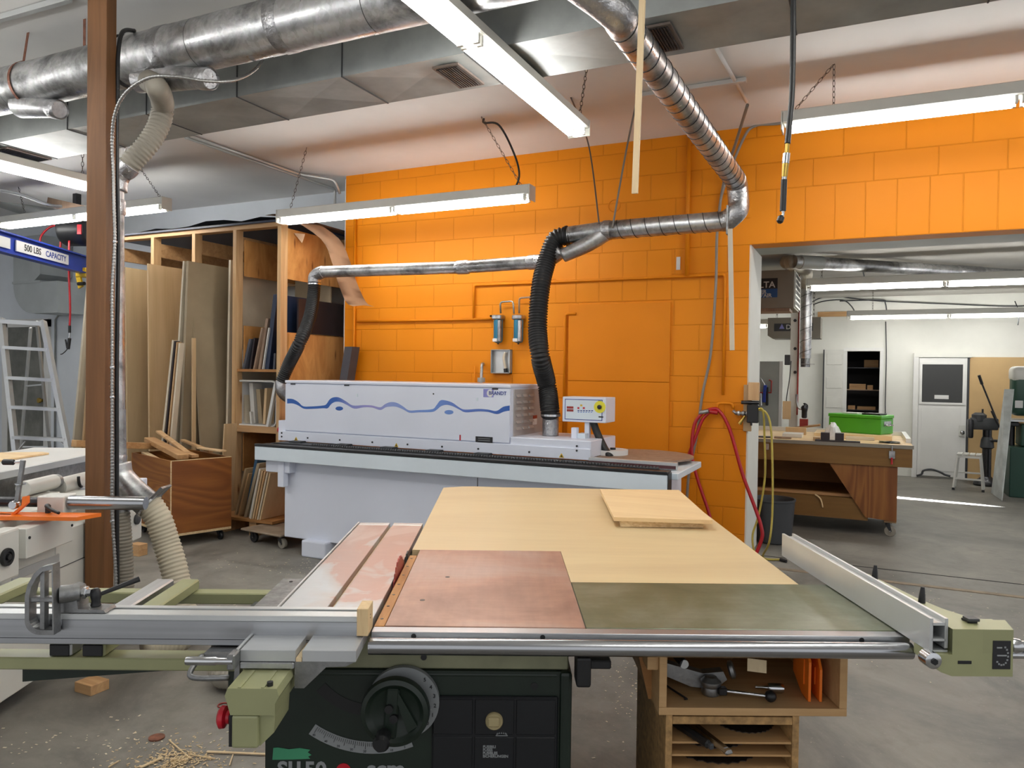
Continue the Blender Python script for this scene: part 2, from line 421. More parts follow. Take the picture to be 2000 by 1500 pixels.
def mk_block(name, bw, bh, oz, ox, off=.5, mort=.005, flush=True):
    t = NT(name); tc = t.n('ShaderNodeTexCoord'); sx = t.n('ShaderNodeSeparateXYZ'); cb = t.n('ShaderNodeCombineXYZ')
    t.l(tc.outputs['Object'], sx.inputs[0])
    ax = t.n('ShaderNodeMath', operation='ADD'); t.l(sx.outputs[0], ax.inputs[0]); ax.inputs[1].default_value = ox
    az = t.n('ShaderNodeMath', operation='ADD'); t.l(sx.outputs[2], az.inputs[0]); az.inputs[1].default_value = oz
    t.l(ax.outputs[0], cb.inputs[0]); t.l(az.outputs[0], cb.inputs[1])
    br = t.n('ShaderNodeTexBrick'); br.offset = off; br.inputs['Scale'].default_value = 1
    br.inputs['Brick Width'].default_value = bw; br.inputs['Row Height'].default_value = bh
    br.inputs['Mortar Size'].default_value = mort; br.inputs['Mortar Smooth'].default_value = .6
    br.inputs['Color1'].default_value = lin('e0850a'); br.inputs['Color2'].default_value = lin('e2880c'); br.inputs['Mortar'].default_value = lin('d87f08')
    t.l(cb.outputs[0], br.inputs['Vector'])
    n = t.noise(t.coord(), 40, 4); n2 = t.noise(t.coord(), .8, 3)
    c = t.mix(t.ramp(n2, [(.3, (0, 0, 0, 1)), (.8, (.35, .35, .35, 1))]), br.outputs['Color'], lin('df8a1c'))
    t.set(Base_Color=c, Roughness=.55, Specular_IOR_Level=.25)
    inv = t.n('ShaderNodeMath', operation='SUBTRACT'); inv.inputs[0].default_value = 1.0; t.l(br.outputs['Fac'], inv.inputs[1])
    b = t.bump(inv.outputs[0], .7, .006); t.bump(n, .10, .004, b); return t.m
M['floor'] = mk_floor()
M['block'] = mk_block('orange_block_wall', .4114, .20567, 0, XC*-1)
M['lintel_block'] = mk_block('orange_lintel_block', .2057, .4114, -ZO, 0.02, 0.0)
M['greywall'] = paint('pale_blue_grey_wall', 'e2e8ee', .7, 0, .04, 1.5)
M['ceil'] = paint('plaster_ceiling', 'e6e5e3', .85, 0, .05, .8)
M['farwall'] = paint('dirty_white_wall', 'e6e6de', .7, 0, .05, 1.2)
M['farceil'] = paint('far_ceiling', 'bdbbb5', .85, 0, .08, 1.5)
struct(B(-13, 5.5, -3, 13.8, -.12, 0).build('floor', 'floor'))
struct(B(-13, 4.6, -2.2, 6.75, ZC, ZC+.12).build('ceiling', 'ceil'))
struct(B(XC, XJ, YW, YG+.15, 0, ZC).build('wall_orange', 'block'))
lw = struct(B(XJ, 4.6, YW, YW+.2, ZO+.4114, ZC).build('wall_orange_upper', 'block'))
struct(B(XJ, 4.6, YW, YW+.2, ZO, ZO+.4114).build('wall_orange_lintel', 'lintel_block'))
M['soldier'] = mk_block('orange_upright_block', .2057, .4114, -2.057, -PY(1312, 560, YW).x+2.057, 0.0)
struct(B(PY(1086, 560, YW).x, PY(1312, 560, YW).x, YW-.003, YW-.0002, 2.057, 2.468).build('wall_orange_upright', 'soldier'))
# white painted jamb edges of the block wall and the grey beam behind the lintel
struct(B(XJ, XJ+.012, YW+.012, YG+.16, 0, ZO).build('trim_1', 'farwall'))
struct(B(XC-.008, XC, YW-.002, YG, 0, ZC-.03).build('trim_2', 'farwall'))
struct(B(XJ, 4.6, YW+.2, 6.62, ZO, ZO+.34).build('trim_3', 'greypanel'))
struct(B(-13, XC, YG, YG+.12, 0, ZC).build('wall_grey', 'greywall'))
struct(B(-13.1, -13, -2.2, YG, 0, ZC).build('wall_left', 'greywall'))
ca, cb_ = PY(1655, 686, YF), PY(1719, 684, YF); zcl = ca.z
struct(B(-3.2, ca.x, YF, YF+.15, 0, 2.85).build('wall_far', 'farwall')); struct(B(cb_.x, 4.6, YF, YF+.15, 0, 2.85).build('wall_far_right', 'farwall')); struct(B(ca.x, cb_.x, YF, YF+.15, zcl, 2.85).build('wall_far_above', 'farwall'))
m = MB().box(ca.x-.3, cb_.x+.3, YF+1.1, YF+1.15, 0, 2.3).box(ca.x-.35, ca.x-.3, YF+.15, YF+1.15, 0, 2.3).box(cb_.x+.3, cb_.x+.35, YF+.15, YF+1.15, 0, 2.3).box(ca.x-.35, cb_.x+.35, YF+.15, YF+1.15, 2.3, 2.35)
struct(m.build('wall_closet', 'darkvoid'))  # gloom of the closet interior put into the near-black wall colour
struct(B(-3.3, -3.2, YG+.15, YF, 0, 2.85).build('wall_far_left', 'farwall'))
struct(B(-3.2, 4.6, 6.62, YF, 2.66, 2.8).build('ceiling_far', 'farceil'))
# threshold strip and slab joint in the floor
struct(B(-.8, 4.5, 5.93, 5.985, 0, .004).build('trim_4', 'dustwood'))
struct(B(-.8, 4.5, 6.325, 6.34, 0, .002).build('trim_5', 'darkvoid'))

# ---------------------------------------------------------------- fluorescent fixtures
def fixture(a, b, label, grp, chains=(), pair=.038, w=.11, h=.075, n=2, body='offwhite'):
    a, b = Vector(a), Vector(b); d = b-a; L = d.length; rz = math.atan2(d.y, d.x)
    t = thing('fluorescent_light', label, 'ceiling light', a, rz, grp)
    # a,b run along the tube centre line; local x along the fixture
    B(-.02, L+.02, -w/2, w/2, .03, .03+h, .006).build('housing', body, t)
    for e in (-.029, L+.0205): B(e, e+.008, -w/2-.003, w/2+.003, -.012, .03+h, .002).build('end_plate', 'offwhite', t)
    for k in range(n):
        x0, x1 = L*k/n+.03, L*(k+1)/n-.03
        for s in ((-1, 1) if pair else (0,)):
            MB().cyl((x0, s*pair, 0), (x1, s*pair, 0), .0165, seg=12).build('tube', 'tube', t, 40)
            for x in (x0-.012, x1+.012):
                B(x-.008, x+.008, s*pair-.014, s*pair+.014, -.014, .032).build('lamp_holder', 'offwhite', t)
    for p, q in chains:
        q = Vector(q); p = Vector(p)
        c = chain(p, q).build('hanging_chain', 'chain'); c.parent = t
        c.matrix_parent_inverse = Matrix.Rotation(-rz, 4, 'Z') @ Matrix.Translation(-a)
    return t
GF = 'fluorescent lights over the main shop'
def mid(p, q): return (Vector(p)+Vector(q))/2
zf = 2.86
e1 = PZ(1128, 262, zf); x1f = e1.x
fixture((x1f, e1.y-2.66, zf), (x1f, e1.y, zf), 'double-tube fluorescent light running from the top edge towards the orange wall', GF,
        [((x1f, 4.35, ZC), (x1f+.02, e1.y-.03, zf+.08)), ((x1f, 1.9, ZC), (x1f, 1.9, zf+.08))], w=.13, h=.052)
a2, b2 = PY(552, 438, 5.2), PY(1033, 397, 5.2); a2.z = b2.z = 2.76
h2a, h2b = PZ(599, 288, ZC), PZ(940, 228, ZC)
fixture(a2, b2, 'fluorescent light hung crosswise before the orange wall, above the flat-topped machine', GF,
        [(h2a, a2+Vector((.08, 0, .1))), (h2b, b2+Vector((-.06, 0, .1)))])
a3, b3 = PY(8, 437, 5.0), PY(322, 404, 5.0); a3.z = b3.z = 2.94
fixture(a3, b3, 'fluorescent light crossing behind the wooden post above the lumber rack', GF,
        [(PZ(36, 365, ZC), PY(48, 430, 5.0)+Vector((0, 0, .08))), (PZ(273, 327, ZC), b3+Vector((-.05, 0, .1)))])
p4 = PZ(180, 370, 2.82)
fixture((p4.x, p4.y-2.5, 2.82), (p4.x, p4.y, 2.82), 'fluorescent light at the left edge that ends behind the wooden post', GF, [((p4.x, p4.y-.08, ZC), (p4.x, p4.y-.08, 2.91))], h=.06)
a5 = PY(1536, 262, 5.12); a5.z = 3.03
h5 = PZ(1629, 125, ZC)
fixture(a5, a5+Vector((2.5, 0, 0)), 'long fluorescent light over the lintel at the right, behind the black air hose', GF,
        [(h5, a5+Vector((.03, 0, .1))), (h5+Vector((0, 0, 0)), (h5.x, a5.y, 3.13))], w=.13)
fixture((.6, .2, 2.9), (.6, 2.7, 2.9), 'assumed fluorescent light out of view over the near side of the table saw', GF, [((.6, .5, ZC), (.6, .5, 3.0)), ((.6, 2.4, ZC), (.6, 2.4, 3.0))])  # out-of-view light, assumed from the top light on the saw
fixture((-5.2, 1.4, 2.93), (-2.7, 1.4, 2.93), 'assumed fluorescent light out of view over the aisle left of the table saw', GF, [((-5, 1.4, ZC), (-5, 1.4, 3.03)), ((-3, 1.4, ZC), (-3, 1.4, 3.03))])  # another assumed light, added beyond the view to light the shop
fixture((-9.6, .4, 2.82), (-9.6, 2.9, 2.82), 'unseen fluorescent light added at the far left to brighten the grey wall', GF, [((-9.6, .7, ZC), (-9.6, .7, 2.92)), ((-9.6, 2.6, ZC), (-9.6, 2.6, 2.92))])  # out-of-view light, added to brighten the grey wall at the left
GB = 'fluorescent lights in the back shop'
zb = 2.36
q = PY(1580, 565, 8.3); fixture((q.x, 8.3, q.z), (q.x+2.44, 8.3, q.z), 'nearer of the two long fluorescent lights through the opening', GB, [((q.x+.12, 8.3, 2.66), (q.x+.12, 8.3, q.z+.1))], pair=.03)
q = PY(1658, 622, 11.6); fixture((q.x, 11.6, q.z), (q.x+2.44, 11.6, q.z), 'farther fluorescent light before the white back wall, under a wood strip', GB, [((q.x+.3, 11.6, 2.66), (q.x+.3, 11.6, q.z+.1))], pair=.03)
q = PY(1500, 638, 11.3); fixture((q.x-1.3, 11.3, q.z), (q.x, 11.3, q.z), 'short stretch of fluorescent light beside the white jamb, below the hanging air cleaner', GB, [((q.x-.3, 11.3, 2.66), (q.x-.3, 11.3, q.z+.1))], pair=.03, n=1)

# ---------------------------------------------------------------- rectangular sheet-metal duct under the ceiling
ZD, YD0, YD1 = 2.95, 3.115, 3.525
dt = thing('sheet_metal_duct', 'rectangular sheet metal air duct under the ceiling, with cross-broken panels', 'duct', (0, YD0, ZD))
x0s, stp = -2.444, .715
edges = [x0s+stp*k for k in range(-10, 7)]
for a, b in zip(edges, edges[1:]):
    m = MB(); g = .003
    m.box(a+g, b-g, 0, .41, .02, ZC-ZD)
    c = ((a+b)/2, .205, .012)
    cs = [(a+g, 0, 0), (b-g, 0, 0), (b-g, .41, 0), (a+g, .41, 0)]
    vs = [m.bm.verts.new(p) for p in cs]+[m.bm.verts.new(c)]+[m.bm.verts.new((p[0], p[1], .02)) for p in cs]
    for i in range(4):
        m.bm.faces.new((vs[i], vs[4], vs[(i+1) % 4])); m.bm.faces.new((vs[i], vs[(i+1) % 4], vs[5+(i+1) % 4], vs[5+i]))
    m.build('duct_section', 'galv_dull', dt)
for a in edges[1:-1]: B(a-.0035, a+.0035, -.004, .41, -.004, ZC-ZD).build('seam_flange', 'darkgrey', dt)
def register(xa, xb, ya, yb):
    r = B(xa, xb, ya-YD0, yb-YD0, -.012, -.001).build('vent_register', 'grille', dt)
    m = MB()
    for k in range(9):
        x = xa+.018+(xb-xa-.036)*k/8; m.box(x-.0035, x+.0035, ya-YD0+.015, yb-YD0-.015, -.017, -.012)
    m.build('louvre', 'blacksteel', r); return r
register(-1.955, -1.81, 3.19, 3.47); register(-.91, -.775, 3.18, 3.45); register(-5.50, -5.33, 3.19, 3.5)
# ---------------------------------------------------------------- round trunk duct
YT, ZT, RT = 2.78, 3.085, .125
tr = thing('trunk_duct', 'large round galvanised dust trunk running across the top left', 'duct', (-9, YT, ZT))
xs = [-9, -6.0, -4.55, -3.05, -2.0, -1.15]
for a, b in zip(xs, xs[1:]): MB().cyl((a+9+.002, 0, 0), (b+9-.002, 0, 0), RT, seg=40).build('duct_section', 'galv', tr, 30)
for a in (-5.05, -3.32, -2.55): MB().lathe([(RT+.001, 0), (RT+.004, .003), (RT+.003, .07), (RT+.001, .074)], (a+9, 0, 0), (1, 0, 0), 40).build('tape_band', 'foil', tr, 50)
MB().lathe([(RT, 0), (RT+.012, .006), (RT+.012, .018), (RT, .024)], (-3.62+9, 0, 0), (1, 0, 0), 40).build('rubber_coupling', 'rubber', tr, 50)
def tap(px, py, dirv, r, L, cap, y=YT):
    p = PY(px, py, y-.02); d = Vector(dirv).normalized(); o = Vector((p.x+9, p.y-YT, p.z-ZT))
    w = MB().lathe([(r*1.5, -L), (r, 0), (r, L*.2)], o, d, 24).build('branch_tap', 'galv', tr, 40)
    MB().lathe([(r+.001, -.012), (r+.004, 0), (r+.003, L*.22), (r*.97, L*.24), (r*.9, L*.2), (.001, L*.2)], o+d*L*.06, d, 24).build('foil_cap', 'foil', w, 50)
tap(100, 212, (.97, -.05, -.22), .05, .30, 1); tap(388, 153, (.96, -.08, -.2), .052, .32, 1)
st = MB()
a = PY(88, 0, YT-.05); 
ring = [(-4.42+9, -math.cos(u)*(RT+.004), -math.sin(u)*(RT+.004)) for u in [math.radians(x) for x in range(-60, 150, 10)]]
ring = [(-4.42+9, -math.sin(u)*(RT+.005), math.cos(u)*(RT+.005)) for u in [math.radians(x) for x in range(20, 260, 10)]]
pts = [(-4.42+9, -.02, ZC-ZT)]+ring
for p, q_ in zip(pts, pts[1:]): st.bar(p, q_, .02, .0025, up=(0, .1, 1) if abs(Vector(q_).y-Vector(p).y) > abs(Vector(q_).z-Vector(p).z) else (0, 1, .1))
st.build('perforated_strap', 'rust', tr)
st = MB(); x2 = PY(165, 60, YT).x+9
st.bar((x2, 0, RT), (x2, 0, ZC-ZT), .02, .0025, up=(0, 1, 0)).build('perforated_strap', 'rust', tr)
# elbow and spiral pipe down to the orange wall
def straight(parent, p, q, r, seam=None, mat='galv', pitch=.1, name='spiral_pipe'):
    o = MB().cyl(p, q, r, seg=28).build(name, mat, parent, 30)
    if seam:
        p, q = Vector(p), Vector(q); d = q-p; L = d.length; d.normalize(); u = d.orthogonal().normalized(); v = d.cross(u); k = []
        n = int(L/pitch*20)
        for i in range(n+1):
            s = L*i/n; w = 2*math.pi*s/pitch; k.append(p+d*s+(u*math.cos(w)+v*math.sin(w))*(r+.0006))
        MB().tube(k, .0028, 5).build('spiral_seam', 'blacksteel', o, 80)
    return o
sp = thing('spiral_duct', 'spiral dust pipe from the trunk down to the orange wall and above the long machine', 'duct')
RS = .066
sA = PZ(1212, 40, 2.83); sB = PZ(1437, 352, 2.74); yH = sB.y+.03
straight(sp, sA, sB, RS, 1)
MB().tube(spline([Vector((-1.17, YT, ZT)), Vector((sA.x-.2, sA.y-.22, 2.99)), sA+(sA-sB).normalized()*.08, sA], 8), lambda i: RS+.03*max(0, 1-i/14), 24).build('elbow', 'foil', sp, 60)
e2 = PY(1440, 402, yH); h0 = PY(1412, 432, yH); h1 = PY(1186, 450, yH); h2 = PY(1112, 460, yH)
dS = (sB-sA).normalized()
MB().tube(spline([sB-dS*.02, sB+dS*.05+Vector((0, 0, -.03)), Vector((e2.x+.005, yH+.02, e2.z+.02)), Vector((e2.x, yH, h0.z+.06)), Vector((h0.x+.03, yH, h0.z+.005)), h0], 7), RS*1.04, 24).build('elbow', 'foil', sp, 60)
straight(sp, h0, h1, RS, 1); straight(sp, h1, h2, RS, None, name='smooth_pipe')
MB().lathe([(RS, 0), (RS+.006, .01), (RS+.005, .05), (RS, .06)], h1-Vector((.03, 0, 0)), (1, 0, 0), 28).build('tape_band', 'foil', sp, 50)
gx = PY(1424, 432, yH)
gt = B(gx.x-.006, gx.x+.006, yH-.085, yH+.085, gx.z-.10, gx.z+.09, .002).build('blast_gate', 'cast_alu', sp)
# wye with the thinner pipe to the left
MB().tube(spline([h1-Vector((.02, .0, .02)), mid(h1, h2)+Vector((0, -.03, -.09)), h2+Vector((-.03, -.04, -.15))], 6), lambda i: .062-.001*i, 20).build('wye_branch', 'galv', sp, 60)
yl = yH+.05
k0 = PY(1098, 489, yH-.02); k1 = PY(1045, 512, yl); k2 = PY(905, 522, yl); k3 = PY(632, 531, yl); RL = .05
MB().tube(spline([k0, mid(k0, k1)+Vector((0, 0, -.03)), k1], 6), .052, 20).build('elbow', 'foil', sp, 60)
straight(sp, k1, k2, RL, None, name='thin_pipe'); straight(sp, k2, k3, RL, None, name='thin_pipe')
for k in (k1, k2): MB().lathe([(RL, 0), (RL+.006, .012), (RL+.006, .10), (RL, .115)], k-Vector((.06, 0, 0)), (1, 0, 0), 24).build('tape_band', 'foil', sp, 50)
k4 = PY(614, 552, yl)
MB().tube(spline([k3, k3+Vector((-.05, 0, -.01)), Vector((k4.x+.005, yl, k4.z+.05)), k4], 6), .055, 20).build('elbow', 'foil', sp, 60)
# lumber slats hung from the gates as pulls
lp = PD(1257, -60, 2.72); lq = PD(1240, 378, 2.78)
tag(MB().bar(lp, lq, .022, .012, up=(0, 1, 0)).build('wooden_lath', 'lathwood'), 'long pale wooden lath hanging in front of the spiral duct', 'wooden lath')
lp = PY(1426, 447, yH-.1); lq = PY(1430, 684, yH-.1)
tag(MB().bar(lp, lq, .03, .008, up=(0, 1, 0)).build('wooden_lath', 'paleboard'), 'pale lath hanging from the blast gate in front of the orange wall', 'wooden lath')
# flexible hoses to the edge banding machine
q = PZ(1075, 850, 1.0)
hs = [PY(1112, 461, yH), PY(1085, 468, yH-.02), PY(1068, 510, yH-.05), PY(1056, 560, yH-.12), PY(1050, 640, yH-.18), PY(1056, 700, yH-.22), PY(1068, 750, q.y+.08), PY(1074, 800, q.y), Vector((q.x, q.y, q.z+.14))]
fh = thing('flexible_hose', 'thick black ribbed hose curving down to the right part of the long machine', 'hose', (q.x, q.y, 1.0))
o = ribbed([p-Vector((q.x, q.y, 1.0)) for p in hs], .071, .021, .012, 22).build('ribbed_hose', 'rubber', fh, 80)
MB().cyl((0, 0, 0), (0, 0, .17), .06, seg=24).build('foil_sleeve', 'foil', fh, 40)
MB().lathe([(.066, 0), (.074, .003), (.074, .018), (.066, .02)], (0, 0, .135), (0, 0, 1), 24).build('hose_clamp', 'chrome', fh, 40)
hd = h2-Vector((q.x, q.y, 1.0)); MB().lathe([(.068, 0), (.073, .003), (.073, .014), (.068, .017)], hd-Vector((.03, 0, 0)), (1, 0, 0), 24).build('hose_clamp', 'blacksteel', fh, 40)
yq = 5.0
hs = [k4, PY(612, 580, yl-.04), PY(604, 622, yl-.15), PY(585, 670, yl-.3), PY(565, 710, yq), PY(550, 745, yq)]
o0 = hs[0].copy(); fh = thing('flexible_hose', 'thinner black ribbed hose at the left end of the long machine', 'hose', o0)
ribbed([p-o0 for p in hs], .055, .019, .010, 20).build('ribbed_hose', 'rubber', fh, 80)
MB().tube([p-o0 for p in spline([PY(549, 744, yq), PY(550, 762, yq), PY(562, 775, yq+.05), PY(585, 780, yq+.1)], 6)], .05, 20).build('foil_sleeve', 'foil', fh, 50)
MB().lathe([(.053, 0), (.058, .003), (.058, .015), (.053, .018)], Vector((0, 0, -.004)), (0, 0, -1), 24).build('hose_clamp', 'chrome', fh, 40)
# ================================================================ edge banding machine along the orange wall
eb = thing('edge_banding_machine', 'long pale grey edge banding machine with a blue wave printed on its hood', 'machine', (-2.7, 5.0, 0))
def E_(m, name, mat, parent=None, smooth=None, label=None): return m.build(name, mat, parent or eb, smooth, label, w=True)
base = E_(B(-4.16, -1.2, 4.63, 5.5, .12, .735, .006), 'base_cabinet', 'machgrey')
E_(B(-2.43, -2.425, 4.628, 4.631, .13, .73), 'panel_joint', 'darkgrey', base)
for x in (-3.935, -1.75): E_(B(x, x+.235, 4.57, 5.45, 0, .13, .012, 2), 'foot', 'machgrey')
beam = E_(B(-4.352, -1.068, 4.5, 4.62, .735, .842, .004), 'support_beam', 'machgreen')
E_(B(-4.352, -1.068, 4.497, 4.535, .842, .863, .003), 'edge_strip', 'black', beam)
E_(B(-4.345, -1.075, 4.536, 4.63, .842, .857), 'rail', 'blacksteel', beam)
E_(B(-1.072, -1.064, 4.505, 4.60, .74, .85), 'end_cap', 'black', beam)
E_(B(-4.29, -4.05, 4.56, 4.75, .64, .735, .003), 'bracket', 'machgrey')
E_(B(-4.155, -4.095, 4.545, 4.60, .53, .735, .003), 'bracket', 'machgrey')
E_(B(-4.28, -1.5, 4.63, 4.79, .84, .864), 'track_bed', 'black')
m = MB()
x = -3.9
while x < -1.15:
    m.cyl((x, 4.645, .862), (x+.012, 4.645, .862), .012, seg=8); x += .021
m.box(-3.9, -1.15, 4.635, 4.655, .850, .864)
E_(m, 'feed_chain', 'darkgrey', label='toothed feed chain')
for x in (-4.18, -3.72, -3.3, -2.9, -2.5): E_(MB().box(x, x+.11, 4.70, 4.78, .862, .877), 'work_unit', 'darkgrey')
hood = E_(B(-4.3, -2.26, 4.80, 5.42, .93, 1.342), 'hood', 'machgrey')
E_(B(-4.3, -2.262, 4.785, 4.80, .952, 1.334, .003), 'front_cover', 'machgrey', hood)
E_(B(-4.304, -2.256, 4.782, 5.425, 1.341, 1.363, .004), 'lid', 'machgrey', hood)
for x in (-4.24, -3.7, -2.4): E_(B(x, x+.045, 4.779, 4.785, 1.328, 1.338), 'latch', 'blacksteel', hood)
lv = E_(B(-2.261, -2.252, 4.84, 5.40, .99, 1.33, .002), 'side_panel', 'louvre', hood)
for r in range(6):
    for c in range(3):
        y0, z0 = 4.87+c*.115, 1.04+r*.047
        E_(MB().prism([(0, 0), (.012, 0), (0, .018)], (0, .075, 0), (-2.252, y0, z0), (1, 0, 0), (0, 0, 1)), 'louvre', 'louvre', lv)
E_(B(-2.2515, -2.2505, 5.17, 5.25, 1.06, 1.13), 'notice', 'label', lv); E_(B(-2.2503, -2.2495, 5.17, 5.25, 1.105, 1.13), 'notice_header', 'bladered', lv)
tr1 = E_(B(-4.36, -1.656, 4.772, 4.80, .868, .945, .003), 'lower_trim', 'machgrey')
E_(B(-2.255, -1.656, 4.785, 5.34, .88, .997, .006), 'end_housing', 'machgrey')
E_(B(-4.385, -4.3, 4.80, 5.40, .87, 1.03, .004), 'end_housing', 'machgrey')
for x, z in [(-4.32, .90), (-4.32, .93), (-4.05, .902), (-3.73, .902), (-3.42, .9), (-3.1, .9), (-2.8, .9), (-2.5, .9), (-2.1, .9), (-1.75, .93), (-1.75, .96)]:
    E_(MB().cyl((x, 4.767, z), (x, 4.774, z), .007, seg=8), 'bolt', 'blacksteel', tr1)
for x in (-4.17, -3.2, -1.86):
    E_(MB().prism([(-.018, 0), (.018, 0), (0, .03)], (0, -.0012, 0), (x, 4.7715, .876)), 'warning_sticker', 'yellow', tr1)
    E_(MB().prism([(-.008, 0.004), (.008, .004), (0, .018)], (0, -.0006, 0), (x, 4.7700, .877)), 'warning_sign', 'txt', tr1)
es = E_(B(-4.44, -4.37, 4.87, 4.95, .885, .99, .004), 'stop_box', 'yellow'); E_(MB().lathe([(.012, 0), (.012, .02), (.024, .022), (.026, .034), (.018, .04)], (-4.44, 4.91, .94), (-1, 0, 0), 16), 'stop_button', 'redplastic', es, 40)
# the printed wave, its ovals, the maker's name and stickers on the front cover
yp = 4.7835
def cp(u, v, y=yp): return PY(500+u/3.75, 700+v/3.75, y)
UP = [(228,295),(270,298),(310,320),(345,350),(400,352),(490,345),(515,335),(540,300),(570,285),(610,287),(660,315),(710,345),(790,342),(850,345),(910,358),(945,335),(985,320),(1030,325),(1075,350),(1120,380),(1190,378),(1290,372),(1320,345),(1350,308),(1390,308),(1440,325),(1490,360),(1530,375),(1630,370),(1700,375),(1760,385),(1810,355),(1858,345)]
LO = [(228,330),(270,330),(310,345),(350,368),(400,370),(490,365),(525,365),(550,335),(580,318),(620,320),(665,340),(720,368),(790,358),(850,360),(910,378),(950,358),(990,352),(1030,355),(1080,375),(1125,398),(1190,395),(1290,392),(1325,375),(1355,350),(1395,340),(1440,350),(1490,375),(1535,395),(1630,388),(1700,392),(1765,408),(1815,390),(1858,382)]
def ink():
    t = NT('wave_ink'); tc = t.n('ShaderNodeTexCoord'); sx = t.n('ShaderNodeSeparateXYZ'); t.l(tc.outputs['Generated'], sx.inputs[0])
    t.set(Base_Color=t.ramp(sx.outputs[0], [(0, lin('2458a6')), (.25, lin('2c5cab')), (.3, lin('7a86c4')), (.42, lin('9a92cc')), (.5, lin('8fa0d6')), (.68, lin('6b8fd2')), (.8, lin('5f78c0')), (1, lin('2a5bab'))]), Roughness=.45); return t.m
M['ink'] = ink()
u1, l1 = spline([cp(*p) for p in UP], 4), spline([cp(*p) for p in LO], 4)
E_(MB().grid([u1, l1]), 'printed_wave', 'ink', hood)
for (u, v, ru, rv, mt) in ((610, 367, 28, 15, 'bluedeep'), (1413, 394, 33, 16, 'bluemid')):
    m = MB(); m.bm.faces.new([m.bm.verts.new(cp(u+ru*math.cos(a*math.pi/12), v+rv*math.sin(a*math.pi/12))) for a in range(24)]); E_(m, 'printed_oval', mt, hood)
a, b = cp(1665, 283), cp(1740, 225)
E_(B(a.x, b.x, yp-.0006, yp, a.z, b.z), 'logo_square', 'lilac', hood)
c0 = cp(1716, 255); E_(MB().prism(arcpoly(c0.x, c0.z, .0235, .0275, 60, 300), (0, -.0005, 0), (0, yp-.0006, 0)), 'logo_arc', 'label', hood); E_(MB().prism(arcpoly(c0.x, c0.z, 0.0005, .0234, 0, 358), (0, -.0003, 0), (0, yp-.0006, 0)), 'logo_disc', 'label', hood)
TF = lambda o: xf(o, (1, 0, 0), (0, -1, 0))
c0 = cp(1769, 256, yp-.0022); E_(MB().text('BRANDT', .0355, TF(c0), .0004, .0006), 'lettering', 'txtblue', hood)
a, b = cp(1608, 613), cp(1733, 577); pl = E_(B(a.x, b.x, yp-.001, yp, a.z, b.z), 'name_plate', 'txt', hood)
for k in (.35, .68):
    E_(B(a.x+.02, b.x-.02, yp-.0016, yp-.001, a.z+(b.z-a.z)*k-.0018, a.z+(b.z-a.z)*k+.0018), 'printed_line', 'txtgrey', pl)
a, b = cp(1490, 600), cp(1500, 560); E_(B(a.x, b.x, yp-.0008, yp, a.z, b.z), 'red_mark', 'redplastic', hood)
for u, v in ((740, 270), (1620, 300)):
    a = cp(u, v); E_(B(a.x-.008, a.x+.008, yp-.004, yp, a.z-.012, a.z+.012), 'lock', 'machgreen', hood)
a = cp(1300, 260); E_(MB().cyl(a, a+Vector((0, -.002, 0)), .006, seg=10), 'lock_hole', 'black', hood)
# right-hand end: fence, tape magazine, roll, control panel on its stand
fr = E_(B(-1.66, -1.07, 4.755, 4.80, .845, .89, .002), 'outfeed_fence', 'alu_pale'); E_(B(-1.66, -1.075, 4.748, 4.756, .85, .87), 'red_strip', 'sealred', fr)
E_(B(-1.30, -1.03, 4.62, 5.35, .80, .842, .004), 'end_frame', 'machgreen')
E_(MB().lathe([(.40, 0), (.40, .012)], (-1.46, 5.2, .868), (0, 0, 1), 48), 'tape_table', 'walnut', None, 40, 'round brown tape magazine')
E_(MB().cyl((-1.46, 5.2, .6), (-1.46, 5.2, .87), .05), 'table_post', 'machgrey')
E_(MB().lathe([(.03, 0), (.13, 0), (.13, .035), (.03, .035)], (-1.63, 5.12, .881), (0, 0, 1), 40), 'tape_roll', 'label', None, 40, 'white roll of edge tape')
E_(MB().cyl((-1.60, 5.1, .915), (-1.60, 5.1, .93), .02), 'roll_hub', 'black')
a, b = PY(1098, 823, 5.0), PY(1184, 777, 5.0); yb = PX(1202, 777, b.x).y
cpn = E_(B(a.x, b.x, 5.0, yb, a.z, b.z, .004), 'control_panel', 'machgrey')
fa, fb = PY(1103, 819, 5.0), PY(1177, 781, 5.0)
E_(B(fa.x, fb.x, 4.9985, 5.0005, fa.z, fb.z), 'panel_border', 'txtblue', cpn); E_(B(fa.x+.005, fb.x-.005, 4.9975, 4.9988, fa.z+.005, fb.z-.005), 'panel_face', 'machgreen', cpn)
def pp(u, v): return PY(1000+u/3.75, 700+v/3.75, 4.997)
def prect(u0, v0, u1, v1, name, mat, th=.001):
    a, b = pp(u0, v1), pp(u1, v0); return E_(B(a.x, b.x, 4.9975-th, 4.9976, a.z, b.z), name, mat, cpn)
prect(401, 352, 450, 367, 'display', 'bladered'); prect(401, 373, 450, 388, 'display', 'bladered')
for u in (480, 520): prect(u, 357, u+13, 370, 'push_button', 'redplastic', .004)
prect(500, 338, 515, 350, 'push_button', 'yellow', .003)
for k in range(6): prect(480+k*20, 380, 494+k*20, 386, 'symbol', 'txtblue')
for k in range(6): prect(482+k*19, 392, 492+k*19, 397, 'symbol', 'bluemid')
prect(634, 425, 668, 433, 'symbol', 'txt'); prect(632, 310, 655, 316, 'symbol', 'txt')
c = pp(643, 356); kn = E_(MB().lathe([(.042, 0), (.042, .003)], c, (0, -1, 0), 28), 'knob_ring', 'yellow', cpn, 40); kn.data.materials[0] = paint('bright_yellow_print', 'e6dc3c', .5)
E_(MB().lathe([(.015, 0), (.015, .012), (.01, .016)], c-Vector((0, .003, 0)), (0, -1, 0), 20), 'knob', 'black', cpn, 40)
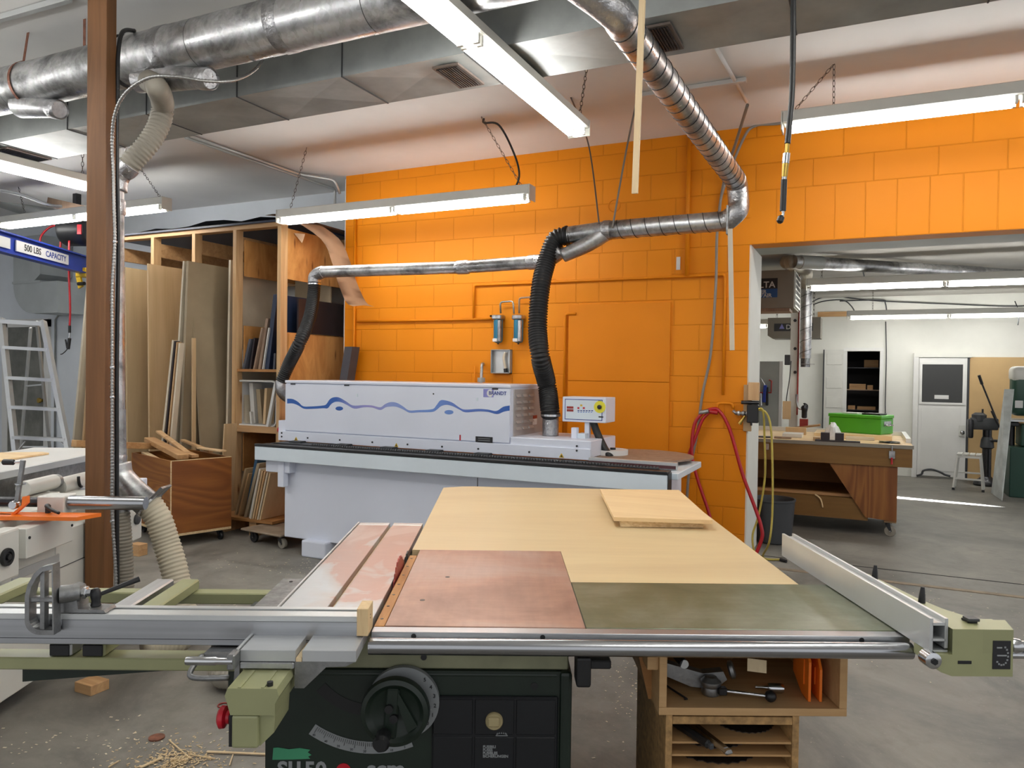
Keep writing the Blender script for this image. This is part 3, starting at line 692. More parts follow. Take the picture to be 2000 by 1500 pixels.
xs_ = (a.x+b.x)/2
E_(B(-1.79, -1.755, 5.03, 5.07, .98, 1.12, .003), 'panel_post', 'machgrey')
E_(MB().tube(spline([(-1.735, 5.05, 1.12), (-1.70, 5.05, 1.03), (-1.64, 5.03, .93), (-1.585, 5.0, .87)], 8), .026, 14), 'cable_sleeve', 'rubber', None, 60)
E_(B(-1.86, -1.82, 4.95, 5.0, .99, 1.07, .003), 'limit_switch', 'machgrey'); E_(B(-1.82, -1.76, 4.96, 5.06, .99, 1.03, .003), 'switch_mount', 'machgreen')
# ================================================================ things on the orange wall
def wp(px, py, off=.03): return PY(px, py, YW-off)
def pipe(pts, r, mat, label, name='wall_pipe', cat='pipe', grp=None, rnd=.02):
    m = MB(); P = [Vector(p) for p in pts]; Q = [P[0]]
    for a, b, c in zip(P, P[1:], P[2:]):
        u = (a-b).normalized(); v = (c-b).normalized()
        Q += [b+u*rnd, b+u*rnd*.3+v*rnd*.3, b+v*rnd]
    Q.append(P[-1]); m.tube(Q, r, 10)
    o = m.build(name, mat, None, 50); return tag(o, label, cat, grp)
GP = 'orange painted pipes on the block wall'
v = wp(693, 380); pipe([(v.x, YW-.02, 3.02), (v.x, YW-.02, .1)], .014, 'orange_paint', 'orange painted pipe standing at the left corner of the orange wall', grp=GP)
a, b = wp(697, 628, .02), wp(960, 623, .02); pipe([a, b], .011, 'orange_paint', 'orange painted pipe running level from the corner to the left air filter', grp=GP)
a, b, c, d = wp(925, 622, .02), wp(925, 557, .02), wp(1416, 535, .02), wp(1416, 772, .02); b.x = a.x; c.z = b.z; d.x = c.x
pipe([a, b, c, d], .011, 'orange_paint', 'orange painted pipe over the long run to the red hose valve, turning down', grp=GP)
v = wp(1346, 270, .02); z2 = c.z; pipe([(v.x, YW-.025, ZC), (v.x, YW-.025, z2)], .018, 'orange_paint', 'orange painted conduit dropping from the ceiling behind the spiral duct', grp=GP)
a, b = wp(1104, 613, .02), wp(1125, 612, .02); pipe([(a.x, YW-.02, .8), (a.x, YW-.02, a.z), (b.x, YW-.02, a.z)], .012, 'orange_paint', 'orange painted pipe bending at the top left of the flat wall panel', grp=GP)
a, b = wp(1108, 900, 0), wp(1311, 590, 0)
pn = thing('wall_panel', 'large flat orange painted panel covering part of the block wall', 'panel', ((a.x+b.x)/2, YW, .15))
zs = wp(1200, 745, 0).z
B(a.x, b.x, YW-.018, YW-.001, .15, zs-.002, .002).build('lower_sheet', 'orange_paint', pn, w=True); B(a.x, b.x, YW-.018, YW-.001, zs+.002, b.z, .002).build('upper_sheet', 'orange_paint', pn, w=True)
# manifold with a red hose, valve, switch and yellow hose
a, b = wp(1401, 787, .05), wp(1432, 787, .05); b.z = a.z
pipe([a+Vector((0, 0, -.05)), a, b, b+Vector((0, 0, -.045))], .012, 'orange_paint', 'orange painted pipe bridge feeding the red hose and the valve', grp=GP)
p0 = Vector((b.x, YW-.05, b.z-.055)); p1 = PY(1466, 804, YW-.05)
vf = thing('air_valve', 'galvanised pipe fittings with a hanging lever below the orange pipe bridge', 'valve', p0)
MB().tube([p0, p0+Vector((.02, 0, -.02)), Vector((p1.x, YW-.05, p0.z-.02))], .013, 10).build('fitting_pipe', 'galv', vf, 40, w=True)
for k in (.25, .5, .75): x = p0.x+(p1.x-p0.x)*k; MB().lathe([(.016, 0), (.02, .004), (.02, .018), (.016, .022)], (x, YW-.05, p0.z-.02), (1, 0, 0), 8).build('union', 'galv', vf, w=True)
a, b = PY(1455, 812, YW-.06), PY(1444, 828, YW-.06); MB().cyl(a, b, .008, .016, 10).build('drain_cock', 'brass', vf, 40, w=True)
ar = PY(1401, 797, YW-.06)
def HP(*pp): return [PY(x, y, d) for x, y, d in pp]
rh = thing('red_air_hose', 'red rubber air hose looped over the orange pipe bridge and hanging to the floor', 'hose', ar)
R1 = HP((1372, 806, 5.97), (1356, 830, 5.96), (1351, 880, 5.95), (1358, 920, 5.95), (1372, 965, 5.94), (1384, 1000, 5.94)); R1.append(Vector((R1[-1].x+.12, 5.9, .02)))
MB().tube(spline(R1, 8), .013, 10).build('hose_run', 'redhose', rh, 60, w=True)
R2 = HP((1390, 801, 5.99), (1372, 820, 5.98), (1358, 855, 5.97), (1340, 900, 5.96), (1322, 928, 5.95))
MB().tube(spline(R2+[Vector((R2[-1].x-.12, 5.9, .4)), Vector((R2[-1].x-.1, 5.85, .02))], 8), .013, 10).build('hose_run', 'redhose', rh, 60, w=True)
R3 = HP((1372, 806, 5.97), (1390, 799, 5.99), (1405, 803, 5.99), (1425, 838, 5.98), (1450, 925, 5.97), (1474, 990, 5.95), (1487, 1030, 5.93), (1487, 1055, 5.92)); R3.append(Vector((R3[-1].x-.07, 5.9, .015)))
MB().tube(spline(R3, 8), .0135, 10).build('hose_run', 'redhose', rh, 60, w=True)
MB().cyl(*HP((1366, 806, 5.965), (1384, 803, 5.97)), .017, seg=12).build('crimp_sleeve', 'galv', rh, 40, w=True)
MB().cyl(*HP((1386, 804, 5.985), (1402, 806, 5.985)), .018, seg=12).build('end_grip', 'redhose', rh, 40, w=True)
jb = PY(1462, 800, YW-.01)
tag(B(XJ-.02, XJ+.04, YW-.03, YW, 1.02, 1.38, .002).build('wood_block', 'mdf'), 'upright wood backing board screwed to the jamb edge beside the red hose valve', 'wood block')
tag(B(XJ+.02, XJ+.10, YW-.09, YW-.031, 1.262, 1.40, .003).build('wood_block', 'pine'), 'small square wood block above the black switch box on the jamb', 'wood block')
sb = thing('switch_box', 'black switch box on the jamb where the yellow hose starts', 'switch', (XJ+.06, YW-.06, 1.10))
B(XJ+.015, XJ+.10, YW-.1, YW-.03, 1.09, 1.23, .006).build('case', 'black', sb, w=True); MB().cyl((XJ+.05, YW-.1, 1.07), (XJ+.05, YW-.1, 1.10), .008).build('cable_gland', 'black', sb, w=True)
MB().cyl((XJ-.03, YW-.07, 1.245), (XJ+.1, YW-.07, 1.245), .014, seg=12).build('inlet_pipe', 'blacksteel', sb, w=True)
yh = thing('yellow_air_hose', 'thin yellow air hose hanging in long loops at the white jamb', 'hose', (XJ+.1, 6.0, 0))
Y1 = HP((1478, 800, 5.99), (1490, 802, 5.97), (1493, 850, 6.02), (1494, 930, 6.05), (1482, 1005, 6.05), (1470, 1045, 6.03), (1474, 1080, 5.98))
MB().tube(spline(Y1+[PZ(1486, 1088, .012)], 8), .008, 8).build('hose_run', 'yelhose', yh, 60, w=True)
Y2 = HP((1478, 800, 5.99), (1496, 806, 5.97), (1506, 840, 5.97), (1509, 930, 5.95), (1508, 1010, 5.93), (1502, 1060, 5.9)); 
MB().tube(spline(Y2+[PZ(1490, 1085, .05), PZ(1498, 1092, .012), PZ(1525, 1093, .012)], 8), .008, 8).build('hose_run', 'yelhose', yh, 60, w=True)
MB().cyl(PZ(1524, 1093, .014), PZ(1536, 1096, .014), .012).build('hose_coupler', 'blacksteel', yh, w=True)
# pair of air filters
for k, (px, lab) in enumerate(((973.5, 'left blue air filter of the pair on the orange wall'), (1013, 'right blue air filter of the pair, next to the thick black hose'))):
    a = wp(px, 618, .06); b = wp(px, 670, .06); t = thing('air_filter', lab, 'filter', (a.x, a.y, b.z), 0, 'blue air filters'); h = a.z-b.z
    MB().lathe([(.018, 0), (.036, .008), (.042, .03), (.042, h-.03)], (0, 0, 0), (0, 0, 1), 20).build('bowl', 'blueplastic', t, 40)
    MB().box(-.046, .046, -.05, .05, h-.03, h+.012, .008).build('head', 'galv', t)
    MB().box(.012, .040, -.044, -.012, .012, h-.035, .004).build('guard', 'galv', t)
    MB().box(-.036, .01, -.0435, -.03, .01, .04, .003).build('sticker', 'label', t)
    MB().cyl((0, 0, -.012), (0, 0, .002), .008).build('drain', 'black', t)
pipe(HP((958, 617, YW-.05), (966, 619, YW-.06)), .010, 'blacksteel', 'short dark nipple at the inlet of the left air filter', grp='air filter pipes')
pipe([wp(978, 612, .06), wp(977, 590, .06), wp(1002, 588, .06), wp(1004, 613, .06)], .008, 'galv', 'bare pipe bridging the two blue air filters', grp='air filter pipes')
pipe([wp(1014, 612, .06), wp(1014, 582, .06), wp(1046, 580, .06)], .008, 'walnut', 'brown pipe rising from the right blue air filter behind the hose', grp='air filter pipes')
a, b = wp(963, 729, 0), wp(1001, 683, 0)
eb2 = thing('outlet_box', 'open metal outlet box set in the orange wall below the air filters', 'electrical box', ((a.x+b.x)/2, YW, a.z))
B(a.x, b.x, YW-.006, YW-.001, a.z, b.z).build('back_plate', 'alu_pale', eb2, w=True)
for q in ((a.x, a.x+.006, a.z, b.z), (b.x-.006, b.x, a.z, b.z), (a.x, b.x, a.z, a.z+.006), (a.x, b.x, b.z-.006, b.z)): B(q[0], q[1], YW-.05, YW-.002, q[2], q[3]).build('box_side', 'galv_dull', eb2, w=True)
MB().tube(spline([wp(987, 688, .03), wp(984, 700, .035), wp(988, 722, .03)], 6), .012, 10).build('cable', 'paleboard', eb2, 60, w=True); MB().cyl(wp(987, 720, .03), wp(988, 727, .03), .018).build('plug', 'black', eb2, w=True)
a = wp(940, 742, .10); fc = thing('pipe_stub', 'galvanised pipe stub with elbow rising behind the machine hood', 'pipe', a)
MB().tube(spline([a+Vector((0, 0, -.1)), a, wp(941, 716, .09), wp(942, 711, .06), wp(944, 711, .01)], 6), .014, 12).build('pipe', 'galv', fc, 60, w=True); MB().cyl(a+Vector((0, 0, -.02)), a+Vector((0, 0, .02)), .035).build('flange', 'galv_dull', fc, w=True)
v = wp(927, 742, .02); pipe([(v.x, YW-.02, v.z-.2), wp(927, 715, .02)], .006, 'orange_paint', 'thin orange copper line beside the pipe stub behind the hood', grp=GP)
tag(B(wp(1321, 527, 0).x, wp(1329, 503, 0).x, YW-.006, YW-.001, wp(1325, 527, 0).z, wp(1325, 502, 0).z).build('paper_tag', 'label'), 'small white paper tag on the orange wall under the horizontal duct', 'tag')
c = wp(1200, 402, 0); tag(MB().tube([c+Vector((.05*math.cos(k*math.pi/12), -.003, .05*math.sin(k*math.pi/12))) for k in range(24)], .004, 6, closed=True).build('ring_mark', 'orange_paint'), 'round painted-over ring on the orange wall above the horizontal duct', 'ring')
# hanging cords and cables
def cord(pts, r, mat, label, name='cord', cat='cord', grp=None): return tag(MB().tube(spline(pts, 8), r, 8).build(name, mat, None, 60), label, cat, grp)
cord(HP((1460, 205, 5.2), (1440, 270, 5.6), (1414, 355, 6.02), (1401, 450, 6.015), (1398, 560, 6.015), (1388, 690, 6.035), (1372, 770, 6.035), (1361, 850, 6.035), (1345, 930, 6.035), (1340, 1020, 6.035)), .011, 'cord', 'thick grey cable snaking down the orange wall beside the flat panel', 'grey_cable', 'cable')
cord([PZ(1115, 190, ZC), PY(1150, 285, 5.42), PY(1170, 436, yH-.07)], .006, 'twine', 'cord hanging from the end of the long light to the horizontal duct', 'hanging_cord', 'cord', 'duct hanger cords')
cord([PZ(1247, 180, ZC), PY(1222, 300, yH-.02), PY(1196, 446, yH-.07)], .007, 'cord', 'grey hanger cord right of the pale lath, looped round the horizontal duct', 'hanging_cord', 'cord', 'duct hanger cords')
cord([PZ(945, 232, ZC-.002), PZ(946, 240, 3.34), PZ(975, 245, 3.3), PY(1004, 300, 5.2), PY(1014, 345, 5.2), PY(997, 382, 5.2)], .008, 'black', 'black power cord of the crosswise light above the hood', 'power_cord', 'cord')
cord(HP((1405, 420, 6.03), (1412, 372, 6.03), (1450, 275, 6.04), (1475, 246, 6.05), (1530, 240, 6.05), (1640, 214, 6.05), (1830, 192, 6.05), (2020, 174, 6.05)), .011, 'cord', 'grey cable run along the top of the orange wall', 'grey_cable', 'cable')
# black air hose with blow gun hanging in the foreground
ah = PD(1540, 300, 2.6)
an = thing('air_hose', 'black air hose with brass couplings and a rubber tip hanging at the upper right', 'hose', ah)
D_ = 2.6
MB().tube(spline([PD(1549, -40, D_), PD(1549, 60, D_), PD(1547, 180, D_), PD(1541, 250, D_), PD(1538, 281, D_)], 8), .0098, 12).build('hose_run', 'rubber', an, 60, w=True)
def seg(p, q, r0, r1, name, mat, n=16): MB().cyl(PD(*p, D_), PD(*q, D_), r0, r1, n).build(name, mat, an, 40, w=True)
seg((1538, 280), (1536.5, 301), .0085, .0085, 'brass_fitting', 'brass', 6); seg((1536.5, 300), (1534.5, 320), .0125, .0125, 'coupler', 'chrome'); seg((1534.5, 319), (1532, 346), .0115, .010, 'brass_fitting', 'brass')
seg((1532, 344), (1531.5, 352), .009, .009, 'collar', 'chrome'); seg((1531.5, 351), (1529, 412), .0105, .0105, 'rubber_grip', 'rubber'); 
MB().tube(spline([PD(1529.5, 410, D_), PD(1529, 420, D_), PD(1523, 428, D_)], 6), .005, 10).build('nozzle_pipe', 'chrome', an, 60, w=True)
MB().lathe([(.006, 0), (.0115, .006), (.0115, .022), (.006, .028)], PD(1527, 421, D_), (AX[0]*-.35-AX[1]).normalized(), 16).build('rubber_tip', 'black', an, 40, w=True)
# conduits and fittings on the ceiling
a = PZ(372, 266, ZC-.02); b = PZ(600, 338, ZC-.02); c = PY(664, 378, YW-.03)
pipe([a, (a.x+.02, b.y, ZC-.02), (c.x, YW-.12, ZC-.06), c], .014, 'alu_pale', 'pale conduit on the ceiling leading to the left corner of the orange wall', 'ceiling_conduit', 'conduit', 'ceiling conduits', .04)
pipe([(a.x-.06, a.y, ZC-.02), (a.x-.04, 6.40, ZC-.02), (a.x-.04, 6.40, 3.18), (c.x, 6.40, 3.18)], .014, 'alu_pale', 'second pale conduit beside it on the ceiling, dropping near the corner', 'ceiling_conduit', 'conduit', 'ceiling conduits', .03)
a, b = PZ(1252, 184, ZC), PZ(1455, 143, ZC); tag(B(a.x, b.x, a.y, b.y+.05, ZC-.03, ZC-.002, .003).build('ceiling_plate', 'ceil'), 'flat painted strip on the ceiling behind the spiral duct', 'ceiling plate')
a, b = PZ(1398, 92, ZC-.015), PZ(1458, 198, ZC-.015); pipe([a, b], .013, 'ceil', 'ceiling coloured conduit crossing the painted strip towards the orange wall', 'ceiling_conduit', 'conduit')
a = PZ(0, 36, ZC-.02); b = PZ(112, 4, ZC-.02)
tag(MB().bar(a+(a-b), b+(b-a)*.2, .03, .03).build('ceiling_rail', 'alu_pale'), 'pale rail on the ceiling in the upper left corner', 'rail')
# ================================================================ sliding table saw in the foreground (own axes: x right along its front, y away)
TH = math.radians(25.9)
SO = PZ(728, 1222, .87); SO.z = 0
SXA, SYA = Vector((math.cos(TH), math.sin(TH), 0)), Vector((-math.sin(TH), math.cos(TH), 0))
def loc(p): d = p-SO; return Vector((d.dot(SXA), d.dot(SYA), p.z))
def glob(x, y, z=0): return SO+SXA*x+SYA*y+Vector((0, 0, z))
def LZ(px, py, z): return loc(PZ(px, py, z))
def LY(px, py, y):
    d = ray(px, py); t = ((SO+SYA*y-EYE).dot(SYA))/d.dot(SYA); return loc(EYE+d*t)
def LX(px, py, x):
    d = ray(px, py); t = ((SO+SXA*x-EYE).dot(SXA))/d.dot(SXA); return loc(EYE+d*t)
def rusty_top():
    t = NT('worn_pink_steel_top'); v = t.coord((1, 1, 1)); n = t.noise(v, 3.2, 6, .6, .4); f = t.noise(t.coord((60, 5, 1)), 1, 3); f2 = t.noise(t.coord((5, 70, 1)), 1, 3)
    c = t.ramp(n, [(.3, lin('8d6a5e')), (.5, lin('b08a78')), (.68, lin('b79f94'))])
    c = t.mix(.22, c, t.ramp(f, [(.3, (.55,)*3+(1,)), (.7, (1,)*3+(1,))]), 'MULTIPLY'); c = t.mix(.2, c, t.ramp(f2, [(.3, (.55,)*3+(1,)), (.7, (1,)*3+(1,))]), 'MULTIPLY')
    t.set(Base_Color=c, Roughness=.36, Metallic=.25); return t.m
def sliding_top():
    t = NT('worn_sliding_table'); v = t.coord((1, .6, 1)); n0 = t.noise(v, 4.5, 4, .5, .9); f = t.noise(t.coord((14, 50, 1)), 1, 3)
    tc = t.n('ShaderNodeTexCoord'); sp = t.n('ShaderNodeSeparateXYZ'); t.l(tc.outputs['Object'], sp.inputs[0])
    ma = t.n('ShaderNodeMath', operation='MULTIPLY_ADD'); t.l(sp.outputs[1], ma.inputs[0]); ma.inputs[1].default_value = .34; t.l(n0, ma.inputs[2]); n = ma.outputs[0]
    c = t.ramp(n, [(.50, lin('bfc2c4')), (.62, lin('bbb4b0')), (.66, lin('b8968a')), (.80, lin('b59a90')), (.90, lin('c0aea6'))])
    c = t.mix(.12, c, t.ramp(f, [(.3, (.5,)*3+(1,)), (.7, (1,)*3+(1,))]), 'MULTIPLY')
    t.set(Base_Color=c, Roughness=.33, Metallic=.35); return t.m
def green_top():
    t = NT('worn_green_steel_top'); v = t.coord((1, 1, 1)); n = t.noise(v, 3, 6, .65, .3); f = t.noise(t.coord((5, 60, 1)), 1, 4)
    c = t.ramp(n, [(.3, lin('4a5642')), (.5, lin('687058')), (.7, lin('8a8f7e'))])
    c = t.mix(.35, c, t.ramp(f, [(.3, (.6,)*3+(1,)), (.7, (1.0,)*3+(1,))]), 'MULTIPLY')
    t.set(Base_Color=c, Roughness=.33, Metallic=.25); return t.m
M['pinktop'], M['slidetop'], M['greentop'] = rusty_top(), sliding_top(), green_top()
M['insert'] = wood('worn_insert_strip', 'a8703c', 'c48e54', 1, 20, 10)
saw = thing('table_saw', 'dark green sliding table saw with pinkish steel top and olive sliding beam in the foreground', 'table saw', SO, TH)
def T_(m, name, mat, parent=None, smooth=None, label=None): return m.build(name, mat, parent or saw, smooth, label)
# cabinet
cab = T_(MB().prism([(-.255, 0), (-.255, .612), (-.165, .75), (.455, .75), (.455, 0)], (0, .9, 0), (0, .045, 0)), 'cabinet', 'scm')
T_(MB().box(-.15, .435, .0445, .08, .728, .752, .011, 3), 'rounded_lip', 'scm', cab)
T_(B(-.14, .452, .05, .9, .752, .832, .003), 'upper_frame', 'olive_d')
T_(B(.432, .460, .034, .9, .0, .752, .008, 2), 'corner_column', 'scm', cab)
T_(B(.134, .428, .036, .046, .30, .693, .003), 'control_panel', 'scm_d', cab)
for c in range(3):
    for r in range(3):
        x0 = .137+c*.0965; z1 = .688-r*.088
        T_(B(x0, x0+.092, .0335, .037, z1-.083, z1, .002), 'panel_tile', 'scm_d', cab)
kn = T_(MB().lathe([(.0205, 0), (.0205, .006), (.018, .009)], (.279, .034, .639), (0, -1, 0), 28), 'switch_knob', 'paleboard', cab, 40, 'cream round switch'); kn.data.materials[0] = paint('aged_cream_plastic', 'a89a72', .5)
T_(B(.264, .292, .019, .026, .629, .651, .003), 'knob_grip', kn.data.materials[0], kn)
m = MB()
for k in range(7):
    w = math.radians(20+k*23); m.prism([(-.0014, .006), (.0014, .006), (0, .0105)], (0, -.0008, 0), (.297-.012*math.cos(w)*1.0, .0333, .5985+.004*math.sin(w)), (1, 0, 0), (0, 0, 1))
m.box(.283, .311, .0325, .0333, .603, .6048); T_(m, 'blade_symbol', 'txtgrey', cab)
for k, tx in enumerate(('FUSIBILI', 'FUSES', 'FUSIBLES', 'SICHERUNGEN')):
    T_(MB().text(tx, .0088, xf((.2535, .0328, .5775-.0074*k), (1, 0, 0), (0, -1, 0)), .0003, .0003, 'LEFT'), 'lettering', 'txtgrey', cab)
for x, z in ((.136, .714), (.372, .716)): T_(MB().cyl((x, .0435, z), (x, .046, z), .0085, seg=16), 'bolt_hole', 'black', cab)
for x, z in ((.112, .78), (-.088, .79)): T_(MB().cyl((x, .047, z), (x, .052, z), .007, seg=12), 'bolt', 'blacksteel')
# maker's letters near the bottom edge, green tape, tilt slot and scale
T_(MB().text('SI150', .052, xf((-.169, .0443, .513), (1, 0, 0), (0, -1, 0)), .0004, .0016), 'lettering', 'txtgrey', cab)
T_(MB().cyl((-.072, .0445, .513), (-.072, .0438, .513), .0175, seg=28), 'red_dot', 'redplastic', cab)
T_(MB().text('scm', .056, xf((.027, .0443, .516), (1, 0, 0), (0, -1, 0)), .0004, .0018), 'lettering', 'txtgrey', cab)
T_(MB().prism([(-.238, .538), (-.236, .566), (-.225, .567), (-.20, .563), (-.175, .566), (-.150, .562), (-.156, .556), (-.147, .550), (-.155, .546), (-.15, .541), (-.19, .539)], (0, -.0008, 0), (0, .0445, 0)), 'tape_patch', 'tealtape', cab)
cx, cz = -.005, .82
sc_ = T_(MB().prism(arcpoly(cx, cz, .238, .266, 236, 291), (0, -.0012, 0), (0, .0445, 0)), 'tilt_scale', 'txtgrey', cab)
m = MB()
for k in range(47):
    a = math.radians(238+k*1.13); L = .016 if k % 5 == 0 else .009
    u = Vector((math.cos(a), 0, math.sin(a))); p = Vector((cx, .0428, cz))+u*.240; m.bar(p, p+u*L, .0009, .0006, up=(0, 1, 0))
T_(m, 'scale_marks', 'txt', sc_)
for k, tx in enumerate(('45', '40', '35', '30', '20', '15', '10', '5')):
    a = math.radians(238.5+k*6.9); T_(MB().text(tx, .0075, xf((cx+.261*math.cos(a), .0428, cz+.261*math.sin(a)), (1, 0, 0), (0, -1, 0)), .0002), 'scale_number', 'txt', sc_)
T_(MB().prism(arcpoly(cx, cz, .150, .178, 222, 262), (0, -.001, 0), (0, .0446, 0)), 'tilt_slot', 'black', cab)
# handwheel with crank and its dial
wc = Vector((.054, -.02, .677))
dl = T_(MB().cyl((.068, .044, .681), (.068, .028, .681), .083, seg=48), 'dial_plate', 'txtgrey', None, 40)
for k, tx in enumerate('543210'):
    a = math.radians(48-k*17.5); T_(MB().text(tx, .0125, xf((.068+.0735*math.cos(a), .0272, .681+.0735*math.sin(a)), (1, 0, 0), (0, -1, 0)), .0003, .0002), 'dial_number', 'txt', dl)
hw = T_(MB().lathe([(.052, .006), (.076, .003), (.079, .012), (.076, .028), (.066, .032), (.058, .024), (.053, .02)], wc+Vector((0, .03, 0)), (0, -1, 0), 48), 'handwheel', 'scm', None, 40)
T_(MB().cyl(wc+Vector((0, .045, 0)), wc+Vector((0, .012, 0)), .056, seg=40), 'wheel_disc', 'scm_d', hw, 40)
T_(MB().bar(wc+Vector((-.004, .008, .055)), wc+Vector((-.012, .008, -.058)), .03, .012, up=(0, 1, 0), bev=.004), 'crank_web', 'scm', hw)
T_(MB().prism([(-.004, .05), (.006, .05), (.052, -.03), (.03, -.045)], (0, -.008, 0), wc+Vector((0, .012, 0))), 'wheel_spoke', 'scm', hw)
for z in (.012, -.010): T_(MB().cyl(wc+Vector((-.012+(.012-z)*.5, .012, z)), wc+Vector((-.012+(.012-z)*.5, -.006, z)), .0095, seg=14), 'wheel_bolt', 'blacksteel', hw, 40)
T_(MB().lathe([(.012, 0), (.017, .008), (.015, .03), (.019, .046), (.014, .056)], wc+Vector((-.022, .0, -.045)), (0, -1, 0), 20), 'crank_knob', 'black', hw, 40)
# tops
T_(B(.027, .485, 0, .735, .832, .870, .0015), 'main_table', 'pinktop')
T_(B(.003, .026, 0, .66, .832, .8695, .001), 'insert_strip', 'insert')
for k in range(7): T_(MB().cyl((.013, .05+k*.095, .8695), (.013, .05+k*.095, .8700), .004, seg=8), 'screw', 'blacksteel')
for p in (LZ(874, 1127, .87), LZ(825, 1172, .87)): T_(MB().cyl((p.x, p.y, .868), (p.x, p.y, .8704), .0065, seg=14), 'table_hole', 'black')
T_(B(.4865, 1.215, 0, .374, .838, .8695, .0015), 'extension_table', 'greentop')
fr = T_(B(.003, 1.212, -.036, -.002, .853, .8685, .001), 'front_rail', 'alu')
for px, py in ((808, 1237), (1060, 1237), (1683, 1245)): p = LY(px, py, -.036); T_(MB().cyl((p.x, -.0366, .8595), (p.x, -.03, .8595), .0058, seg=14), 'rail_hole', 'black', fr)
T_(MB().cyl((.003, -.062, .846), (1.20, -.062, .846), .018, seg=32), 'guide_tube', 'steel_tube', None, 40)
for x in (.2, .95): T_(B(x-.015, x+.015, -.06, .06, .835, .85), 'tube_mount', 'blacksteel')
T_(MB().box(.466, .5, 0, .06, .73, .80, .006, 2).box(.498, .547, .01, .04, .77, .79, .003), 'lock_handle', 'black')
# blade, riving knife
m = MB(); bc = LX(772, 1170, -.002); bc = Vector((-.003, .455, .765)); R_ = .15; P = []
for k in range(72):
    a = 2*math.pi*k/72; P.append((bc.y+R_*(1 if k % 2 else .955)*math.cos(a), bc.z+R_*(1 if k % 2 else .955)*math.sin(a)))
T_(MB().prism(P, (.003, 0, 0), (-.0045, 0, 0), (0, 1, 0), (0, 0, 1)), 'saw_blade', 'bladered', None, None, 'red coated saw blade')
T_(MB().prism([(.60, .80), (.64, .80), (.655, .885), (.625, .882)], (.004, 0, 0), (-.005, 0, 0), (0, 1, 0), (0, 0, 1)), 'riving_knife', 'blacksteel')
# sliding table, beam and stop button
T_(B(-.247, -.133, -.155, 1.118, .846, .870, .001), 'sliding_table', 'slidetop'); T_(B(-.119, -.008, -.155, 1.118, .846, .870, .001), 'sliding_table', 'slidetop')
for a, b in ((-.247, -.133), (-.119, -.008)): T_(B(a, b, 1.119, 1.16, .846, .8705, .001), 'end_plate', 'alu_pale')
T_(B(-.255, -.249, -.155, 1.16, .846, .873, .001), 'edge_lip', 'alu_pale')
T_(B(-.132, -.120, -.154, 1.16, .846, .854), 'slot_floor', 'lathwood')
T_(B(-.246, -.135, -.160, 1.1, .832, .8455, .002), 'carriage', 'alu_y')
T_(MB().prism([(-.135, .8455), (-.010, .8455), (-.03, .836), (-.07, .834), (-.115, .79), (-.135, .79)], (0, .012, 0), (0, -.152, 0)), 'carriage_bracket', 'cast_alu')
T_(MB().prism([(-.246, .85), (-.255, .85), (-.258, .80), (-.246, .80)], (0, .02, 0), (0, -.16, 0)), 'carriage_bracket', 'cast_alu')
bm_ = T_(MB().prism([(-.238, .8), (-.243, .815), (-.238, .83), (-.143, .83), (-.138, .815), (-.146, .8), (-.146, .778), (-.232, .778)], (0, 1.25, 0), (0, -.25, 0)), 'sliding_beam', 'olive')
for x in (-.215, -.170): T_(B(x-.003, x+.003, -.249, -.165, .830, .8325), 'beam_ridge', 'olive', bm_)
T_(MB().cyl((-.160, -.235, .83), (-.160, -.235, .838), .006, seg=12), 'bolt', 'blacksteel', bm_)
T_(B(-.230, -.178, -.25, -.14, .712, .777, .005, 2), 'switch_housing', 'olive'); T_(MB().prism([(-.178, .777), (-.148, .777), (-.150, .74), (-.178, .712)], (0, .1, 0), (0, -.24, 0)), 'beam_bracket', 'olive')
T_(B(-.236, -.230, -.246, -.16, .714, .775), 'switch_plate', 'black'); 
T_(MB().lathe([(.009, 0), (.009, .006), (.013, .008), (.013, .014), (.021, .018), (.022, .026), (.015, .031)], (-.236, -.215, .758), (-1, 0, 0), 24), 'stop_button', 'redplastic', None, 40)
rod = T_(MB().lathe([(.0075, 0), (.0085, .004), (.0085, .06), (.007, .062), (.007, .095)], (-.345, -.185, .858), (1, 0, 0), 18), 'clamp_rod', 'chrome', None, 40)
T_(B(-.262, -.246, -.19, -.155, .84, .872, .003), 'clamp_block', 'cast_alu')
T_(B(-.345, -.25, -.10, .48, .828, .843, .004), 'side_plate', 'cast_alu'); q = LZ(560, 1143, .843); T_(MB().cyl((-.31, .445, .842), (-.31, .445, .8445), .005, seg=12), 'plate_hole', 'black'); T_(MB().tube(spline([(-.345, -.1, .836), (-.352, -.135, .825), (-.345, -.15, .81), (-.27, -.15, .81)], 6), .006, 8), 'bracket_edge', 'cast_alu', None, 60)
# outrigger frame
T_(B(-1.6, -.255, -.05, .004, .782, .8095, .003), 'near_rail', 'olive'); T_(B(-1.6, -.345, .437, .482, .778, .8095, .003), 'far_rail', 'olive')
for x0, x1, mt in ((-.705, -.655, 'alu_y'), (-.633, -.582, 'olive'), (-1.10, -1.045, 'olive')):
    ar = T_(B(x0, x1, -.045, .475, .81, .84, .004), 'outrigger_arm', mt); T_(B(x0+.003, x1-.003, -.048, -.044, .812, .838, .002), 'arm_end_cap', 'black', ar)
T_(MB().prism([(-.79, .781), (-.345, .781), (-.345, .774), (-.79, .735)], (0, .03, 0), (0, .0, 0)), 'swing_arm', 'scm')
T_(B(-.4, -.2, .2, .4, .62, .80, .004), 'arm_support', 'scm')
